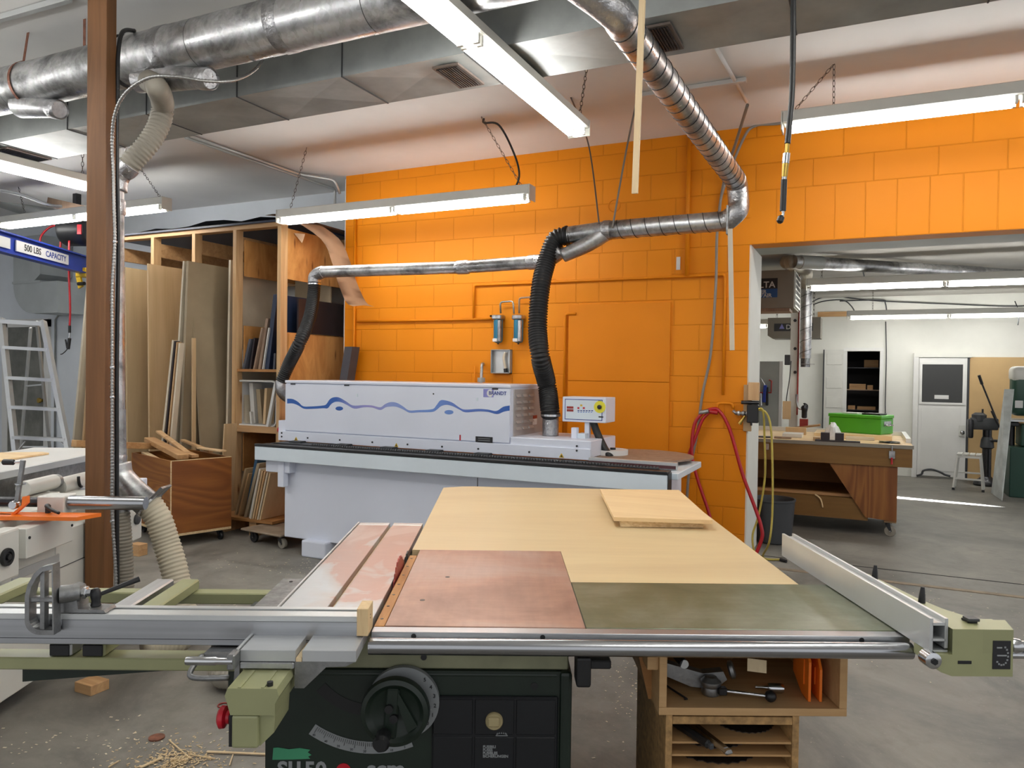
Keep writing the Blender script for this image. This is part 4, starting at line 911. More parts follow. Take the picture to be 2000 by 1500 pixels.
# crosscut fence with its wooden end block
fn = T_(B(-1.6, -.022, -.068, -.006, .8465, .9, .001), 'cross_fence', 'alu')
T_(B(-1.6, -.022, -.068, -.032, .9002, .9125, .001), 'fence_rib', 'alu_pale', fn); T_(B(-1.6, -.022, -.024, -.006, .9002, .914, .001), 'fence_rib', 'alu_pale', fn)
T_(B(-1.6, -.022, -.0685, -.0678, .859, .8602), 'fence_groove', 'blacksteel', fn)
wb = T_(B(-.0215, .003, -.079, -.018, .8735, .933, .001), 'end_block', 'lathwood', fn); wb.data.materials[0] = wood('end_block_wood', 'd0b184', 'e0c596', 2, 30, 8, fine=.15)
for z in (.905, .912): T_(MB().cyl((.0028, -.05, z), (.0034, -.05, z), .002, seg=8), 'nail_head', 'blacksteel', wb)
# flip stop: a D-shaped casting on a barrel, clamped by a lever
yA = -.085
outer = [(-.662, .877)]+[(-.693+.031*math.cos(a)-.0, .907+.030*math.sin(a)) for a in [math.radians(d) for d in range(270, 179, -15)]]+[(-.724, .96), (-.718, .985), (-.705, 1.008), (-.69, 1.022), (-.665, 1.028)]
inn = [(-.668+(p[0]+.668)*.8-.002, .95+(p[1]-.95)*.86) for p in outer]
m = MB(); A_ = [Vector((p[0], 0, p[1])) for p in outer]; I_ = [Vector((p[0], 0, p[1])) for p in inn]; n = len(A_)
vs = [[m.bm.verts.new(q+Vector((0, y, 0))) for q in L_] for L_ in (A_, I_) for y in (yA-.013, yA+.013)]
for i in range(n):
    j = (i+1) % n; oF, oB, iF, iB = vs
    m.bm.faces.new((oF[i], oF[j], iF[j], iF[i])); m.bm.faces.new((oB[j], oB[i], iB[i], iB[j])); m.bm.faces.new((oF[j], oF[i], oB[i], oB[j])); m.bm.faces.new((iF[i], iF[j], iB[j], iB[i]))
bmesh.ops.recalc_face_normals(m.bm, faces=m.bm.faces)
fs_ = T_(m, 'flip_stop', 'cast_alu')
T_(B(-.722, -.664, yA-.009, yA+.009, .945, .956, .002), 'stop_rib', 'cast_alu', fs_); T_(MB().bar((-.69, yA, .885), (-.69, yA, 1.018), .009, .016, up=(0, 1, 0)), 'stop_rib', 'cast_alu', fs_)
T_(MB().cyl((-.668, -.07, .955), (-.635, -.05, .955), .019, seg=24), 'stop_barrel', 'cast_alu', fs_, 40)
T_(MB().prism([(-.672, .914), (-.57, .914), (-.575, .920), (-.63, .922), (-.638, .965), (-.655, .97), (-.668, .955)], (0, .045, 0), (0, -.064, 0)), 'stop_base', 'cast_alu', fs_)
T_(MB().lathe([(.009, 0), (.009, .006), (.014, .008), (.014, .014), (.008, .016), (.008, .024)], (-.635, -.045, .953), (1, 0, 0), 6), 'pivot_bolt', 'chrome', fs_)
kb = T_(MB().lathe([(.011, 0), (.009, .01), (.0115, .02), (.009, .034), (.005, .038)], (-.607, -.035, .922), (0, 0, 1), 16), 'lever_hub', 'black', fs_, 40)
T_(MB().cyl((-.603, -.03, .944), (-.538, .02, .966), .0045, .0065, 12), 'lever', 'black', kb, 40)
# rip fence and its casting
XR = 1.197
rf = T_(MB().box(XR, XR+.007, -.138, .70, .872, .943).box(XR+.032, XR+.039, -.138, .70, .880, .943).box(XR+.005, XR+.034, -.138, .70, .928, .934).box(XR+.005, XR+.034, -.138, .70, .895, .900).box(XR+.005, XR+.039, -.138, .70, .872, .876), 'rip_fence', 'alu_pale')
top = [(1.238, -.15), (1.366, -.152), (1.391, -.088), (1.345, -.088), (1.318, -.06), (1.298, -.01), (1.285, .07), (1.272, .283), (1.246, .29), (1.238, .29)]
cs = T_(MB().prism(top, (0, 0, -.05), (0, 0, .925), (1, 0, 0), (0, 1, 0)), 'fence_casting', 'olive')
T_(MB().prism([(1.238, .9246), (1.366, .9246), (1.367, .826), (1.238, .826), (1.215, .834), (1.196, .85), (1.196, .871), (1.238, .871)], (0, .07, 0), (0, -.151, 0)), 'casting_front', 'olive', cs)
T_(MB().lathe([(.012, 0), (.017, .002), (.017, .03)], (1.192, -.165, .862), (0, 1, 0), 24), 'tube_clamp', 'chrome', cs, 40); T_(MB().cyl((1.192, -.169, .862), (1.192, -.164, .862), .007, seg=6), 'hex_socket', 'black', cs)
pl = T_(B(1.323, 1.361, -.1525, -.1505, .842, .902, .0005), 'setting_plate', 'txt', cs)
m = MB()
for k in range(10):
    a = math.radians(60-k*22); m.box(1.342+.013*math.cos(a)-.0018, 1.342+.013*math.cos(a)+.0018, -.1532, -.1524, .871+.02*math.sin(a)-.0018, .871+.02*math.sin(a)+.0018)
m.box(1.332, 1.352, -.1532, -.1524, .8695, .8725); m.box(1.331, 1.342, -.1532, -.1524, .886, .889)
T_(m, 'plate_marks', 'txtgrey', pl)
T_(MB().box(1.250, 1.279, -.1522, -.1505, .852, .859, .003, 2), 'slot', 'black', cs)
T_(B(1.294, 1.316, -.112, -.088, .925, .930, .001), 'clamp_square', 'blacksteel', cs); T_(B(1.293, 1.317, -.118, -.094, .930, .936, .001), 'clamp_square', 'darkgrey', cs)
for px, py, qx, qy in ((1710, 1102, 1708, 1130), (1802, 1147, 1800, 1180)):
    a, b = LX(px, py, 1.262 if px < 1750 else 1.275), LX(qx, qy, 1.262 if px < 1750 else 1.275)
    b.z = .925; a.y = b.y; a.z = .962
    T_(MB().lathe([(.008, 0), (.0065, .02), (.004, a.z-b.z)], b, (0.05, 0, 1), 12), 'fence_lever', 'black', cs, 40)
T_(MB().cyl((1.36, -.10, .873), (1.62, -.10, .873), .011, seg=18), 'adjusting_rod', 'chrome', None, 40); T_(MB().cyl((1.36, -.10, .853), (1.62, -.10, .853), .008, seg=18), 'adjusting_rod', 'chrome', None, 40); T_(MB().lathe([(.014, 0), (.017, .008), (.015, .02)], (1.395, -.10, .873), (1, 0, 0), 18), 'rod_collar', 'chrome', None, 40)
# plywood outfeed table (own thing), boards lying on it
of = thing('outfeed_table', 'smooth pale plywood outfeed table behind the saw top', 'table', SO, TH)
pr = LZ(1560, 1141, .87); bl, br = LZ(864, 953, .87), LZ(1322, 960, .87)
poly = [(.002, .7365), (.486, .7365), (.486, .376), (pr.x, .376), (br.x, br.y), (.78, 2.075), (.30, 2.09), (.15, 2.11), (.09, 2.10), (.0, 2.055)]
MB().prism(poly, (0, 0, -.02), (0, 0, .869), (1, 0, 0), (0, 1, 0)).build('top', 'plytable', of)
MB().box(.04, 1.1, 1.9, 1.94, .77, .848).build('apron', 'pine_x', of)
for x, y in ((.08, 1.92), (1.06, 1.92), (1.0, .55)): B(x-.03, x+.03, y-.03, y+.03, 0, .848).build('leg', 'pine', of)
c = [PZ(*p, .908) for p in ((1199, 1010), (1392, 1016), (1326, 957), (1172, 955))]
tag(MB().prism2([q+Vector((0, 0, -.0145)) for q in c], c).build('plywood_board', 'scrapply'), 'larger square plywood offcut on top of the pair lying on the outfeed table', 'board', 'plywood offcuts on the outfeed table')
c = [PZ(*p, .892) for p in ((1212, 1018), (1374, 1020), (1312, 966), (1194, 964))]
tag(MB().prism2([q+Vector((0, 0, -.0215)) for q in c], c).build('plywood_board', 'plyedge'), 'smaller plywood offcut underneath, between the top offcut and the outfeed table', 'board', 'plywood offcuts on the outfeed table')
# open wooden box hung under the extension table, blade rack below it, their contents
bx = thing('storage_box', 'open wooden box under the right end of the saw holding jigs and handles', 'storage box', glob(.89, .05, .647), TH)
def lb(t, x0, x1, y0, y1, z0, z1, bev=0): return B(x0, x1, y0, y1, z0, z1, bev)
bxo = glob(0, 0)
bx.location = SO; bx2 = bx
for nm, a in (('bottom', (.667, 1.113, .05, .42, .647, .665)), ('side_panel', (.667, .685, .05, .42, .6655, .835)), ('side_panel', (1.095, 1.113, .05, .42, .6655, .835)), ('back_panel', (.686, 1.094, .40, .418, .6655, .835)), ('mounting_block', (.640, .6665, .06, .12, .75, .83))):
    B(*a, .0008).build(nm, 'cabinetwood', bx)
MB().prism([(.625, .79), (.667, .79), (.667, .646), (.66, .646)], (0, .012, 0), (0, .14, 0)).build('gusset', 'darkply', bx)
rk = thing('blade_rack', 'narrow wooden rack with thin shelves for saw blades under the storage box', 'rack', SO, TH)
for x in (.684, .985): B(x, x+.016, .052, .42, 0, .6465, .0006).build('side_panel', 'particle', rk)
B(.7005, .9845, .052, .42, .625, .643, .0006).build('top', 'particle', rk)
for z in (.577, .547, .512, .478, .445, .41, .37, .33): B(.7005, .9845, .056, .42, z, z+.005).build('shelf', 'cabinetwood', rk)
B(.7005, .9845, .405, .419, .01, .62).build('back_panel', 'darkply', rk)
sp_ = LY(1256, 1400, .46); sp2 = LY(1300, 1400, .46)
tag(B(-(sp2.x-sp_.x)/2, (sp2.x-sp_.x)/2, -.03, .03, 0, .835, .002).build('support_post', 'machgrey'), 'pale grey support post behind the blade rack', 'post'); o = COL.objects['support_post']; o.location = glob((sp_.x+sp2.x)/2, .49, 0); o.rotation_euler.z = TH
def loose(name, label, cat, x, y, z, rz=0, grp=None): return thing(name, label, cat, glob(x, y, z), TH+rz, grp)
# --- contents of the box (floor of the box at .665)
zb_ = .6655
t = loose('steel_bar', 'round steel bar lying in the storage box, its bright end facing out', 'bar', .74, .12, .745, 0)
MB().cyl((0, -.01, .0), (-.03, .24, .012), .011, seg=20).build('bar', 'blacksteel', t, 40); MB().cyl((0, -.0108, .0), (0, -.0095, .0), .0108, seg=20).build('end_face', 'alu_pale', t)
t = loose('clamp_casting', 'grey cast clamp arm with a collar lying on the left of the storage box', 'clamp', .735, .15, zb_)
MB().prism([(-.05, .045), (.03, .012), (.09, .006), (.12, .03), (.11, .05), (.06, .045), (-.05, .075)], (0, .03, 0), (0, -.01, 0)).build('arm', 'cast_alu', t)
MB().lathe([(.02, .0005), (.023, .006), (.021, .02), (.025, .026), (.025, .034), (.014, .044)], (.075, -.025, 0), (0, 0, 1), 24).build('collar', 'cast_alu', t, 40)
MB().lathe([(.014, 0), (.022, .004), (.022, .012), (.014, .016)], (.125, .0, .05), (1, -.2, .3), 24).build('thumb_wheel', 'cast_alu', t, 40)
t = loose('ball_handle', 'steel handle rod with a black ball knob in front in the storage box', 'handle', .888, .085, zb_)
MB().cyl((-.05, .02, .017), (.045, .0, .014), .0045, seg=12).build('rod', 'chrome', t, 40); MB().sph((.055, -.002, .0145), .014).build('ball_knob', 'black', t, 60); MB().box(-.065, -.045, .012, .03, .008, .026, .002).build('end_block', 'blacksteel', t)
t = loose('hex_key', 'black hex key lying at the left front of the storage box', 'tool', .715, .11, zb_, .8)
MB().tube(spline([(-.0, -.03, .003), (.004, -.032, .003), (.008, -.028, .003), (.03, .03, .004), (.04, .05, .006)], 5), .0026, 6).build('key', 'black', t)
t = loose('coupling', 'silver threaded coupling lying in the middle of the storage box', 'coupling', .965, .14, zb_)
MB().lathe([(.004, 0), (.004, .03), (.011, .031), (.012, .04), (.012, .062), (.010, .068)], (-.04, 0, .0125), (1, -.1, 0), 18).build('body', 'chrome', t, 40)
tag(MB().bar(glob(.925, .13, .735), glob(.965, .25, .69), .045, .03).build('wood_block', 'lathwood'), 'tilted pale wood block propped up in the storage box', 'wood block', 'wood scraps in the storage box')
tag(MB().bar(glob(.865, .16, .765), glob(.90, .30, .70), .03, .025).build('wood_block', 'pine'), 'smaller wood stick crossing at the back of the storage box', 'wood block', 'wood scraps in the storage box')
for k, (x, lab) in enumerate(((1.035, 'taller orange plastic push stick standing at the right in the storage box'), (1.062, 'shorter orange push stick nearest the right wall of the storage box'))):
    t = loose('push_stick', lab, 'push stick', x, .085, zb_, -.08, 'orange push sticks')
    h = .12-.018*k
    MB().prism([(0, 0), (.05, 0), (.12, .03), (.12, h), (.02, h), (0, h-.025)], (.006, 0, 0), (0, 0, .001), (0, 1, 0), (0, 0, 1)).build('blade', 'orangeplastic', t)
    MB().prism([(.03, .03), (.09, .045), (.09, h-.02), (.03, h-.03)], (.003, 0, 0), (-.0028, 0, .001), (0, 1, 0), (0, 0, 1)).build('raised_rib', 'orangeplastic', t)
def disc(name, lab, x, y, z, r, grp):
    P = [(r*(1 if k % 2 else .95)*math.cos(math.pi*k/32), r*(1 if k % 2 else .95)*math.sin(math.pi*k/32)) for k in range(64)]
    t = loose(name, lab, 'saw blade', x, y, z, 0, grp); MB().prism(P, (0, 0, .0022), (0, 0, 0), (1, 0, 0), (0, 1, 0)).build('disc', 'rustsaw', t); MB().cyl((0, 0, .0022), (0, 0, .0026), r*.15, seg=20).build('bore', 'black', t)
GS = 'saw blades in the rack'
disc('saw_blade', 'saw blade on the uppermost shelf of the rack, right of the knife', .905, .17, .5825, .075, GS)
disc('saw_blade', 'saw blade mostly hidden on the second shelf of the rack', .82, .18, .5525, .10, GS)
disc('saw_blade', 'wide toothed blade on the third shelf of the rack', .83, .20, .5175, .125, GS)
t = loose('utility_knife', 'black utility knife sticking out of the upper rack shelf', 'knife', .757, .06, .5825, .45)
MB().bar((0, -.05, .011), (0, .09, .011), .018, .02, bev=.006).build('handle', 'black', t); MB().bar((0, -.06, .011), (0, -.048, .011), .012, .014, bev=.003).build('nose', 'darkgrey', t)
t = loose('wrench', 'chrome wrench handle beside the black knife on the upper rack shelf', 'wrench', .790, .055, .5825, .38)
MB().bar((0, -.075, .007), (0, .11, .012), .022, .012, bev=.005).build('handle', 'chrome', t); MB().bar((0, -.06, .0135), (0, .05, .0185), .012, .002, bev=.0008).build('recess', 'steel_tube', t)
# ================================================================ wooden post with its conduits and the dust drop beside it
pc = PD(196, 722, 3.65); pc.z = 0
po = thing('wooden_post', 'brown stained square wooden post at the left, floor to ceiling', 'post', pc, TH)
B(-.046, .046, -.046, .046, 0, ZC, .002).build('timber', 'postwood', po)
def spiral_conduit(pts, r):
    P = resample(spline(pts, 12), .0052); return MB().tube(P, lambda i: r*(1.05, .95, .72)[i % 3], 10)
pl_ = loc(pc)
cx0 = LX(221, 700, pl_.x+.056)
C1 = [glob(pl_.x+.056, cx0.y, z) for z in (0.02, .5, 1.0, 1.45, 1.95)]
c2 = [PD(221, 340, 3.62), PD(219, 280, 3.6), PD(224, 225, 3.55), PD(245, 182, 3.5), PD(290, 152, 3.45), PD(345, 150, 3.45), PD(400, 158, 3.5), PD(455, 157, 3.6), PD(495, 138, 3.75), PD(515, 112, 3.85), PD(523, 85, 3.95)]
c1 = [PD(219, y, 3.62) for y in (1140, 1080, 1000, 900)]+[PD(219, y, 3.62) for y in (780, 660, 560)]+[PD(224, 470, 3.62), PD(222, 400, 3.62)]
tag(spiral_conduit([PD(222, 1200, 3.62), PD(226, 1130, 3.62)]+c1[2:]+c2, .0085).build('steel_conduit', 'conduit', None, 80), 'thin spiral steel conduit up the wooden post, arching over to the duct', 'conduit')
tag(MB().tube(spline([PD(229, 1150, 3.72), PD(228, 900, 3.72), PD(228, 700, 3.72), PD(231, 480, 3.72), PD(228, 300, 3.7), PD(229, 180, 3.68), PD(231, 100, 3.68), PD(240, 62, 3.75), PD(262, 60, 3.9)], 8), .0105, 10).build('black_cable', 'black', None, 60), 'black cable strapped up the side of the wooden post', 'cable')
for y in (475, 720, 778, 1020):
    MB().lathe([(.0105, 0), (.0115, .002), (.0115, .010), (.0105, .012)], PD(219+(5 if y < 500 else 0), y, 3.62), (0, 0, 1), 12).build('conduit_strap', 'chrome', po, 40, w=True)
dd = 3.95
dp = PD(226, 640, dd); 
dr = thing('dust_drop_pipe', 'vertical metal dust pipe behind the wooden post with a branch and gate at the bottom', 'dust pipe', Vector((dp.x, dp.y, .3)))
def Dp(x, y, d=dd): return PD(x, y, d)
MB().cyl(Dp(226, 800), Dp(224, 345), .045, seg=24).build('pipe', 'galv', dr, 40, w=True)
MB().cyl(Dp(228, 920), Dp(226, 800), .048, seg=24).build('pipe', 'galv', dr, 40, w=True)
MB().lathe([(.047, 0), (.052, .01), (.05, .07), (.053, .09), (.048, .10)], Dp(227, 925), (0, 0, 1), 20).build('foil_band', 'foil', dr, 50, w=True)
MB().lathe([(.046, 0), (.050, .01), (.048, .07), (.046, .08)], Dp(226, 420), (0, 0, 1), 20).build('foil_band', 'foil', dr, 50, w=True)
MB().tube(spline([Dp(228, 905), Dp(234, 932), Dp(262, 962), Dp(291, 986)], 6), lambda i: .07, 22).build('branch_elbow', 'galv', dr, 60, w=True)
MB().cyl(Dp(228, 925), Dp(236, 1000), .05, .045, 22).build('lower_stub', 'galv', dr, 40, w=True)
g0 = Dp(303, 968, dd-.06); gd = (Dp(291, 986)-Dp(262, 962)).normalized(); gr = AX[0]*.6+AX[1]*.55
MB().bar(Dp(276, 1000), Dp(325, 950), .012, .11, up=AX[2]).build('blast_gate', 'cast_alu', dr, w=True)
H1 = [Dp(291, 985), Dp(310, 1015), Dp(325, 1060), Dp(340, 1110, dd-.02), PD(352, 1170, dd-.05), PD(362, 1245, dd-.1)]; H1[-1].z = .086; H1.append(H1[-1]+Vector((-.05, -.2, 0)))
ribbed(H1, .069, .021, .006, 22).build('beige_hose', 'beigehose', dr, 80, label='beige ribbed hose', w=True)
H2 = [Dp(236, 998), Dp(240, 1050), Dp(243, 1110), Dp(246, 1180, dd-.02), PD(250, 1250, dd-.05)]; H2[-1].z = .06
ribbed(H2, .046, .018, .005, 20).build('grey_hose', 'clearhose', dr, 80, label='greyer ribbed hose', w=True)
MB().lathe([(.069, 0), (.076, .003), (.076, .014), (.069, .017)], Dp(291, 985), gd, 24).build('hose_clamp', 'chrome', dr, 40, w=True)
tp = [PY(290, 158, YT-.05), PY(307, 172, YT-.12), PD(318, 205, 4.0), PD(310, 245, 4.0), PD(290, 280, 3.97), PD(262, 312, dd), PD(246, 330, dd)]
hz = thing('flexible_hose', 'grey ribbed hose curving from the round trunk duct to the pipe by the post', 'hose', tp[-1])
ribbed(tp, .057, .021, .007, 22).build('ribbed_hose', 'clearhose', hz, 80, w=True)
MB().tube(spline([tp[-1]+(tp[-2]-tp[-1])*.4, tp[-1], Dp(236, 336), Dp(228, 350), Dp(225, 372)], 6), .058, 22).build('foil_sleeve', 'foil', hz, 60, w=True)
MB().cyl(PY(270, 158, YT-.06), tp[0]+Vector((.02, 0, 0)), .06, seg=22).build('foil_collar', 'foil', hz, 40, w=True)
# ================================================================ white planer at the far left (shares the saw's axes)
jt = thing('planer_jointer', 'off-white planer-jointer at the left edge, its tables reaching behind the wooden post', 'machine', SO, TH)
def J(m, name, mat, parent=None, smooth=None, label=None): return m.build(name, mat, parent or jt, smooth, label)
X0 = -1.722
bd = J(B(-2.7, X0, 1.02, 1.705, .085, .70, .006), 'base', 'offwhite'); J(B(-2.6, X0-.001, 1.7055, 2.08, .33, .70, .006), 'body', 'offwhite')
XE = -1.80; we = LX(277, 1050, XE); J(B(-2.5, XE, 2.081, we.y, we.z, .72, .006), 'end_housing', 'offwhite'); w_ = LX(266, 1014, XE); J(MB().lathe([(.03, 0), (.03, .012), (.024, .016)], (XE, w_.y, w_.z), (1, 0, 0), 24), 'round_knob', 'darkgrey', None, 40)
J(B(-2.4, XE, 2.34, 2.75, .721, .80, .004), 'side_cover', 'machgrey')
J(MB().box(X0-.002, X0+.0015, 1.02, 2.07, .528, .531), 'panel_joint', 'darkgrey', bd)
sbx = J(B(X0, -1.65, 1.384, 1.715, .660, .785, .003), 'side_box', 'offwhite'); J(B(X0, -1.655, 1.06, 1.35, .60, .80, .01, 2), 'side_box', 'offwhite')
for p in ((57, 1050), (140, 1026)): q = LX(*p, -1.65); J(MB().cyl((-1.6505, q.y, q.z), (-1.646, q.y, q.z), .006, seg=10), 'bolt', 'blacksteel', sbx)
q = LX(12, 1088, -1.652); J(MB().lathe([(.034, 0), (.036, .006), (.034, .014), (.022, .014), (.02, .008), (.012, .008), (.012, .018)], (-1.6545, q.y, q.z), (1, 0, 0), 28), 'dial_knob', 'black', None, 40)
J(B(X0, X0+.006, 1.40, 1.728, .562, .60, .001), 'slide_cover', 'alu_pale', bd)
J(MB().lathe([(.07, 0), (.082, .006), (.082, .03), (.06, .045)], (-1.85, 1.24, .002), (0, 0, 1), 28), 'rubber_foot', 'black', None, 40); J(B(-1.95, -1.75, 1.15, 1.35, .046, .086), 'foot_plate', 'darkgrey')
J(MB().lathe([(.05, 0), (.06, .006), (.06, .03), (.05, .084)], (-2.5, 1.6, .001), (0, 0, 1), 24), 'rubber_foot', 'black', None, 40)
# jointer tables: long white top with a machined lip over the castings
J(B(-2.62, -2.1, 1.2, 3.0, .905, .945, .004), 'table', 'white'); J(B(-2.0995, -2.085, 1.2, 3.0, .908, .9445, .002), 'table_lip', 'alu_pale')
J(MB().prism([(1.3, .905), (2.85, .905), (2.75, .80), (1.3, .80)], (-.3, 0, 0), (-2.11, 0, 0), (0, 1, 0), (0, 0, 1)), 'casting', 'cast_alu')
J(B(-2.55, -1.8, 1.3, 2.3, .70, .80, .01), 'upper_body', 'offwhite')
def ax(px, py, X): return LX(px, py, X)
a, b = ax(45, 955, -2.0), ax(105, 945, -2.0); J(MB().cyl((-2.0, a.y, a.z), (-2.0, b.y, a.z), .037, seg=28), 'fence_barrel', 'offwhite', None, 40); J(MB().cyl((-2.0, b.y, a.z), (-2.0, b.y+.03, a.z), .034, seg=28), 'barrel_band', 'cast_alu', None, 40)
a2_, b2_ = ax(106, 946, -2.0), ax(166, 942, -2.0); J(MB().cyl((-2.0, a2_.y+.03, a2_.z-.02), (-2.0, b2_.y, a2_.z-.02), .046, seg=28), 'fence_barrel', 'offwhite', None, 40)
J(MB().tube([(-1.955+.01*math.cos(t)-.0, (a2_.y+b2_.y)/2-.02+.12*(1-math.cos(t))*.4, .87-.05*math.sin(t)*1.2) for t in [k*math.pi/16 for k in range(9)]], .008, 6), 'slot_guide', 'black', None, 60)
J(B(-2.05, -1.93, 1.75, 2.1, .775, .82, .004), 'fence_bracket', 'offwhite')
a = loc(PD(90, 968, 3.3)); b = loc(PD(133, 1000, 3.3)); J(B(a.x-.02, b.x, 1.58, 1.68, .80, .884, .004), 'bar_clamp', 'offwhite')
J(MB().lathe([(.0, 0), (.029, .001), (.03, .004), (.03, .30), (.028, .335)], (b.x, 1.62, .852), (1, 0, 0), 32), 'fence_bar', 'steel_tube', None, 40); J(MB().cyl((-2.2, 1.62, .852), (a.x-.02, 1.62, .852), .022, seg=20), 'fence_bar', 'blacksteel', None, 40)
# orange cutter guard with its bracket and black lever, crank handle
J(MB().prism([(-2.1, 1.46), (-1.49, 1.46), (-1.44, 1.56), (-2.1, 1.56)], (0, 0, .016), (0, 0, .803), (1, 0, 0), (0, 1, 0)), 'cutter_guard', 'orangeplastic')
J(MB().prism([(-1.86, .819), (-1.79, .819), (-1.745, .86), (-1.742, .895), (-1.722, .898), (-1.722, .868), (-1.745, .845), (-1.775, .819)], (0, .02, 0), (0, 1.50, 0)), 'guard_bracket', 'orangeplastic')
J(MB().tube(spline([(-1.66, 1.545, .850), (-1.65, 1.52, .852), (-1.62, 1.5, .842), (-1.575, 1.48, .832)], 6), lambda i: .010-.0002*i, 10), 'lock_lever', 'black', None, 60)
J(MB().cyl((-1.66, 1.545, .82), (-1.66, 1.545, .852), .011, seg=12), 'lever_post', 'black')
cr = J(MB().bar((-1.775, 1.515, .86), (-1.748, 1.515, 1.05), .02, .012, up=(0, 1, 0), bev=.002), 'crank', 'cast_alu'); J(MB().cyl((-1.745, 1.515, 1.042), (-1.79, 1.515, 1.04), .005, seg=10), 'crank_pin', 'chrome', cr); J(MB().lathe([(.008, 0), (.0125, .004), (.0125, .045), (.008, .05)], (-1.785, 1.515, 1.04), (-1, 0, 0), 16), 'crank_grip', 'black', cr, 40)
J(MB().lathe([(.016, 0), (.018, .004), (.018, .03)], (-1.778, 1.49, .86), (0, 1, 0), 20), 'crank_hub', 'chrome', cr, 40); J(MB().cyl((-1.76, 1.515, .945), (-1.76, 1.515, .95), .022, seg=18), 'crank_collar', 'chrome', cr)
tag(MB().prism2([glob(*p) for p in ((-2.6, 1.9, .9465), (-2.38, 1.9, .9465), (-2.30, 2.62, .9465), (-2.36, 2.66, .9465), (-2.6, 2.6, .9465))], [glob(*p) for p in ((-2.6, 1.9, .956), (-2.38, 1.9, .956), (-2.30, 2.62, .956), (-2.36, 2.66, .956), (-2.6, 2.6, .956))]).build('wood_board', 'scrapply'), 'pale thin board lying on the white planer table', 'board')
# ================================================================ lumber rack with shelves
YR = 5.4; XP = [PY(p, 600, YR).x for p in (541, 454, 374, 294)]; ZR = 2.78
rkk = thing('lumber_rack', 'tall open lumber rack of pine studs and plywood left of the orange wall', 'rack', (-6.2, 5.95, 0))
def K(m, name, mat, parent=None, label=None): return m.build(name, mat, parent or rkk, None, label, w=True)
xl = XP[3]-.66
for i, x in enumerate(XP+[XP[3]-.62]):
    K(B(x, x+.042, YR, YR+.09, 0, ZR), 'stud', 'pine'); K(B(x, x+.042, 6.42, 6.51, 0, ZR), 'stud', 'pine')
    if i: K(B(x+.002, x+.04, YR+.091, 6.419, ZR-.19, ZR-.05), 'joist', 'pine_x')
K(B(xl, XP[0]+.043, YR-.001, YR+.09, ZR, ZR+.04), 'top_plate', 'pine_x'); K(B(xl, XP[0]+.043, 6.40, 6.51, ZR, ZR+.04), 'top_plate', 'pine_x')
K(B(xl, XP[0], 6.375, 6.419, ZR-.42, ZR-.28), 'back_rail', 'pine_x')
xs0 = XP[0]+.043
K(B(xs0-.02, xs0-.003, YR+.092, 6.40, 2.30, ZR-.005), 'side_panel', 'rackply'); K(B(xs0-.02, xs0-.003, YR+.092, 6.50, 1.42, 1.80), 'side_panel', 'rackply'); K(B(xs0-.02, xs0-.003, YR+.092, 6.50, .1, 1.417), 'side_panel', 'rackply')
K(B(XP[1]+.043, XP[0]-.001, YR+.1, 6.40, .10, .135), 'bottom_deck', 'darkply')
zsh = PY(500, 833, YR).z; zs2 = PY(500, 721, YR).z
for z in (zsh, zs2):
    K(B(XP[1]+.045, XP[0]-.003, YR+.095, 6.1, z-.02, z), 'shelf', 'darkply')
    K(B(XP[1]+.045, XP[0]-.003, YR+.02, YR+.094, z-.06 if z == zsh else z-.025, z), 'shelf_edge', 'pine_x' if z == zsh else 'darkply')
K(B(XP[1]+.045, XP[1]+.06, YR+.1, 6.3, zsh-.45, zsh-.08), 'divider', 'darkply'); K(B(XP[1]+.045, XP[1]+.06, YR+.1, 6.3, zs2+.03, zs2+.42), 'divider', 'rackply'); K(B(XP[1]+.045, XP[1]+.06, YR+.1, 6.3, 2.35, 2.70), 'divider', 'rackply')
for k, (z, dx, mt, lab) in enumerate(((.041, 0, 'navyboard', 'lowest dark sheet lying on top of the lumber rack'), (.056, .12, 'darkboard', 'middle dark sheet lying on the lumber rack, set back a little'))):
    tag(B(-7.35+dx, XP[0]+.10+dx, YR-.03+k*.04, 6.45, ZR+z, ZR+z+.013).build('dark_sheet', mt), lab, 'sheet', 'dark sheets on top of the lumber rack')
rw = random.Random(11); hz_ = [.0, .01, .03, .012, .02, .055, .05, .02, .045, .02, .0]
tag(MB().grid([[Vector((-7.1+.235*i, 5.45+.3*j, ZR+.072+hz_[i]*(1-.2*j))) for i in range(11)] for j in range(4)], .004).build('dark_sheet', 'slate'), 'warped dark sheet lying topmost on the lumber rack', 'sheet', 'dark sheets on top of the lumber rack')
# brown paper sheet drooping over the rack's end
P0 = [[Vector((XP[0]-.25, 5.5, 2.92)), Vector((XP[0]-.02, 5.5, 2.90))]+[PY(x, y, 5.55) for x, y in ((626, 466), (648, 512), (660, 552), (676, 590), (690, 598))], [Vector((XP[0]-.15, 5.75, 2.92)), Vector((XP[0]+.08, 5.75, 2.90))]+[PY(x, y, 5.75) for x, y in ((662, 466), (684, 512), (697, 552), (715, 590), (731, 599))]]
tag(MB().grid([spline(P0[0], 4), spline([mid(a, b)+Vector((0, 0, .01)) for a, b in zip(*P0)], 4), spline(P0[1], 4)], .003).build('paper_sheet', 'kraft', None, 60), 'brown curved sheet of thin board drooping over the right end of the lumber rack', 'paper sheet')
tag(MB().prism2([PY(x, y, 5.56) for x, y in ((574, 455), (596, 457), (592, 470), (590, 475))], [PY(x, y, 5.6) for x, y in ((574, 455), (596, 457), (592, 470), (590, 475))]).build('paper_scrap', 'kraft'), 'small torn brown paper flap under the crosswise light', 'paper')
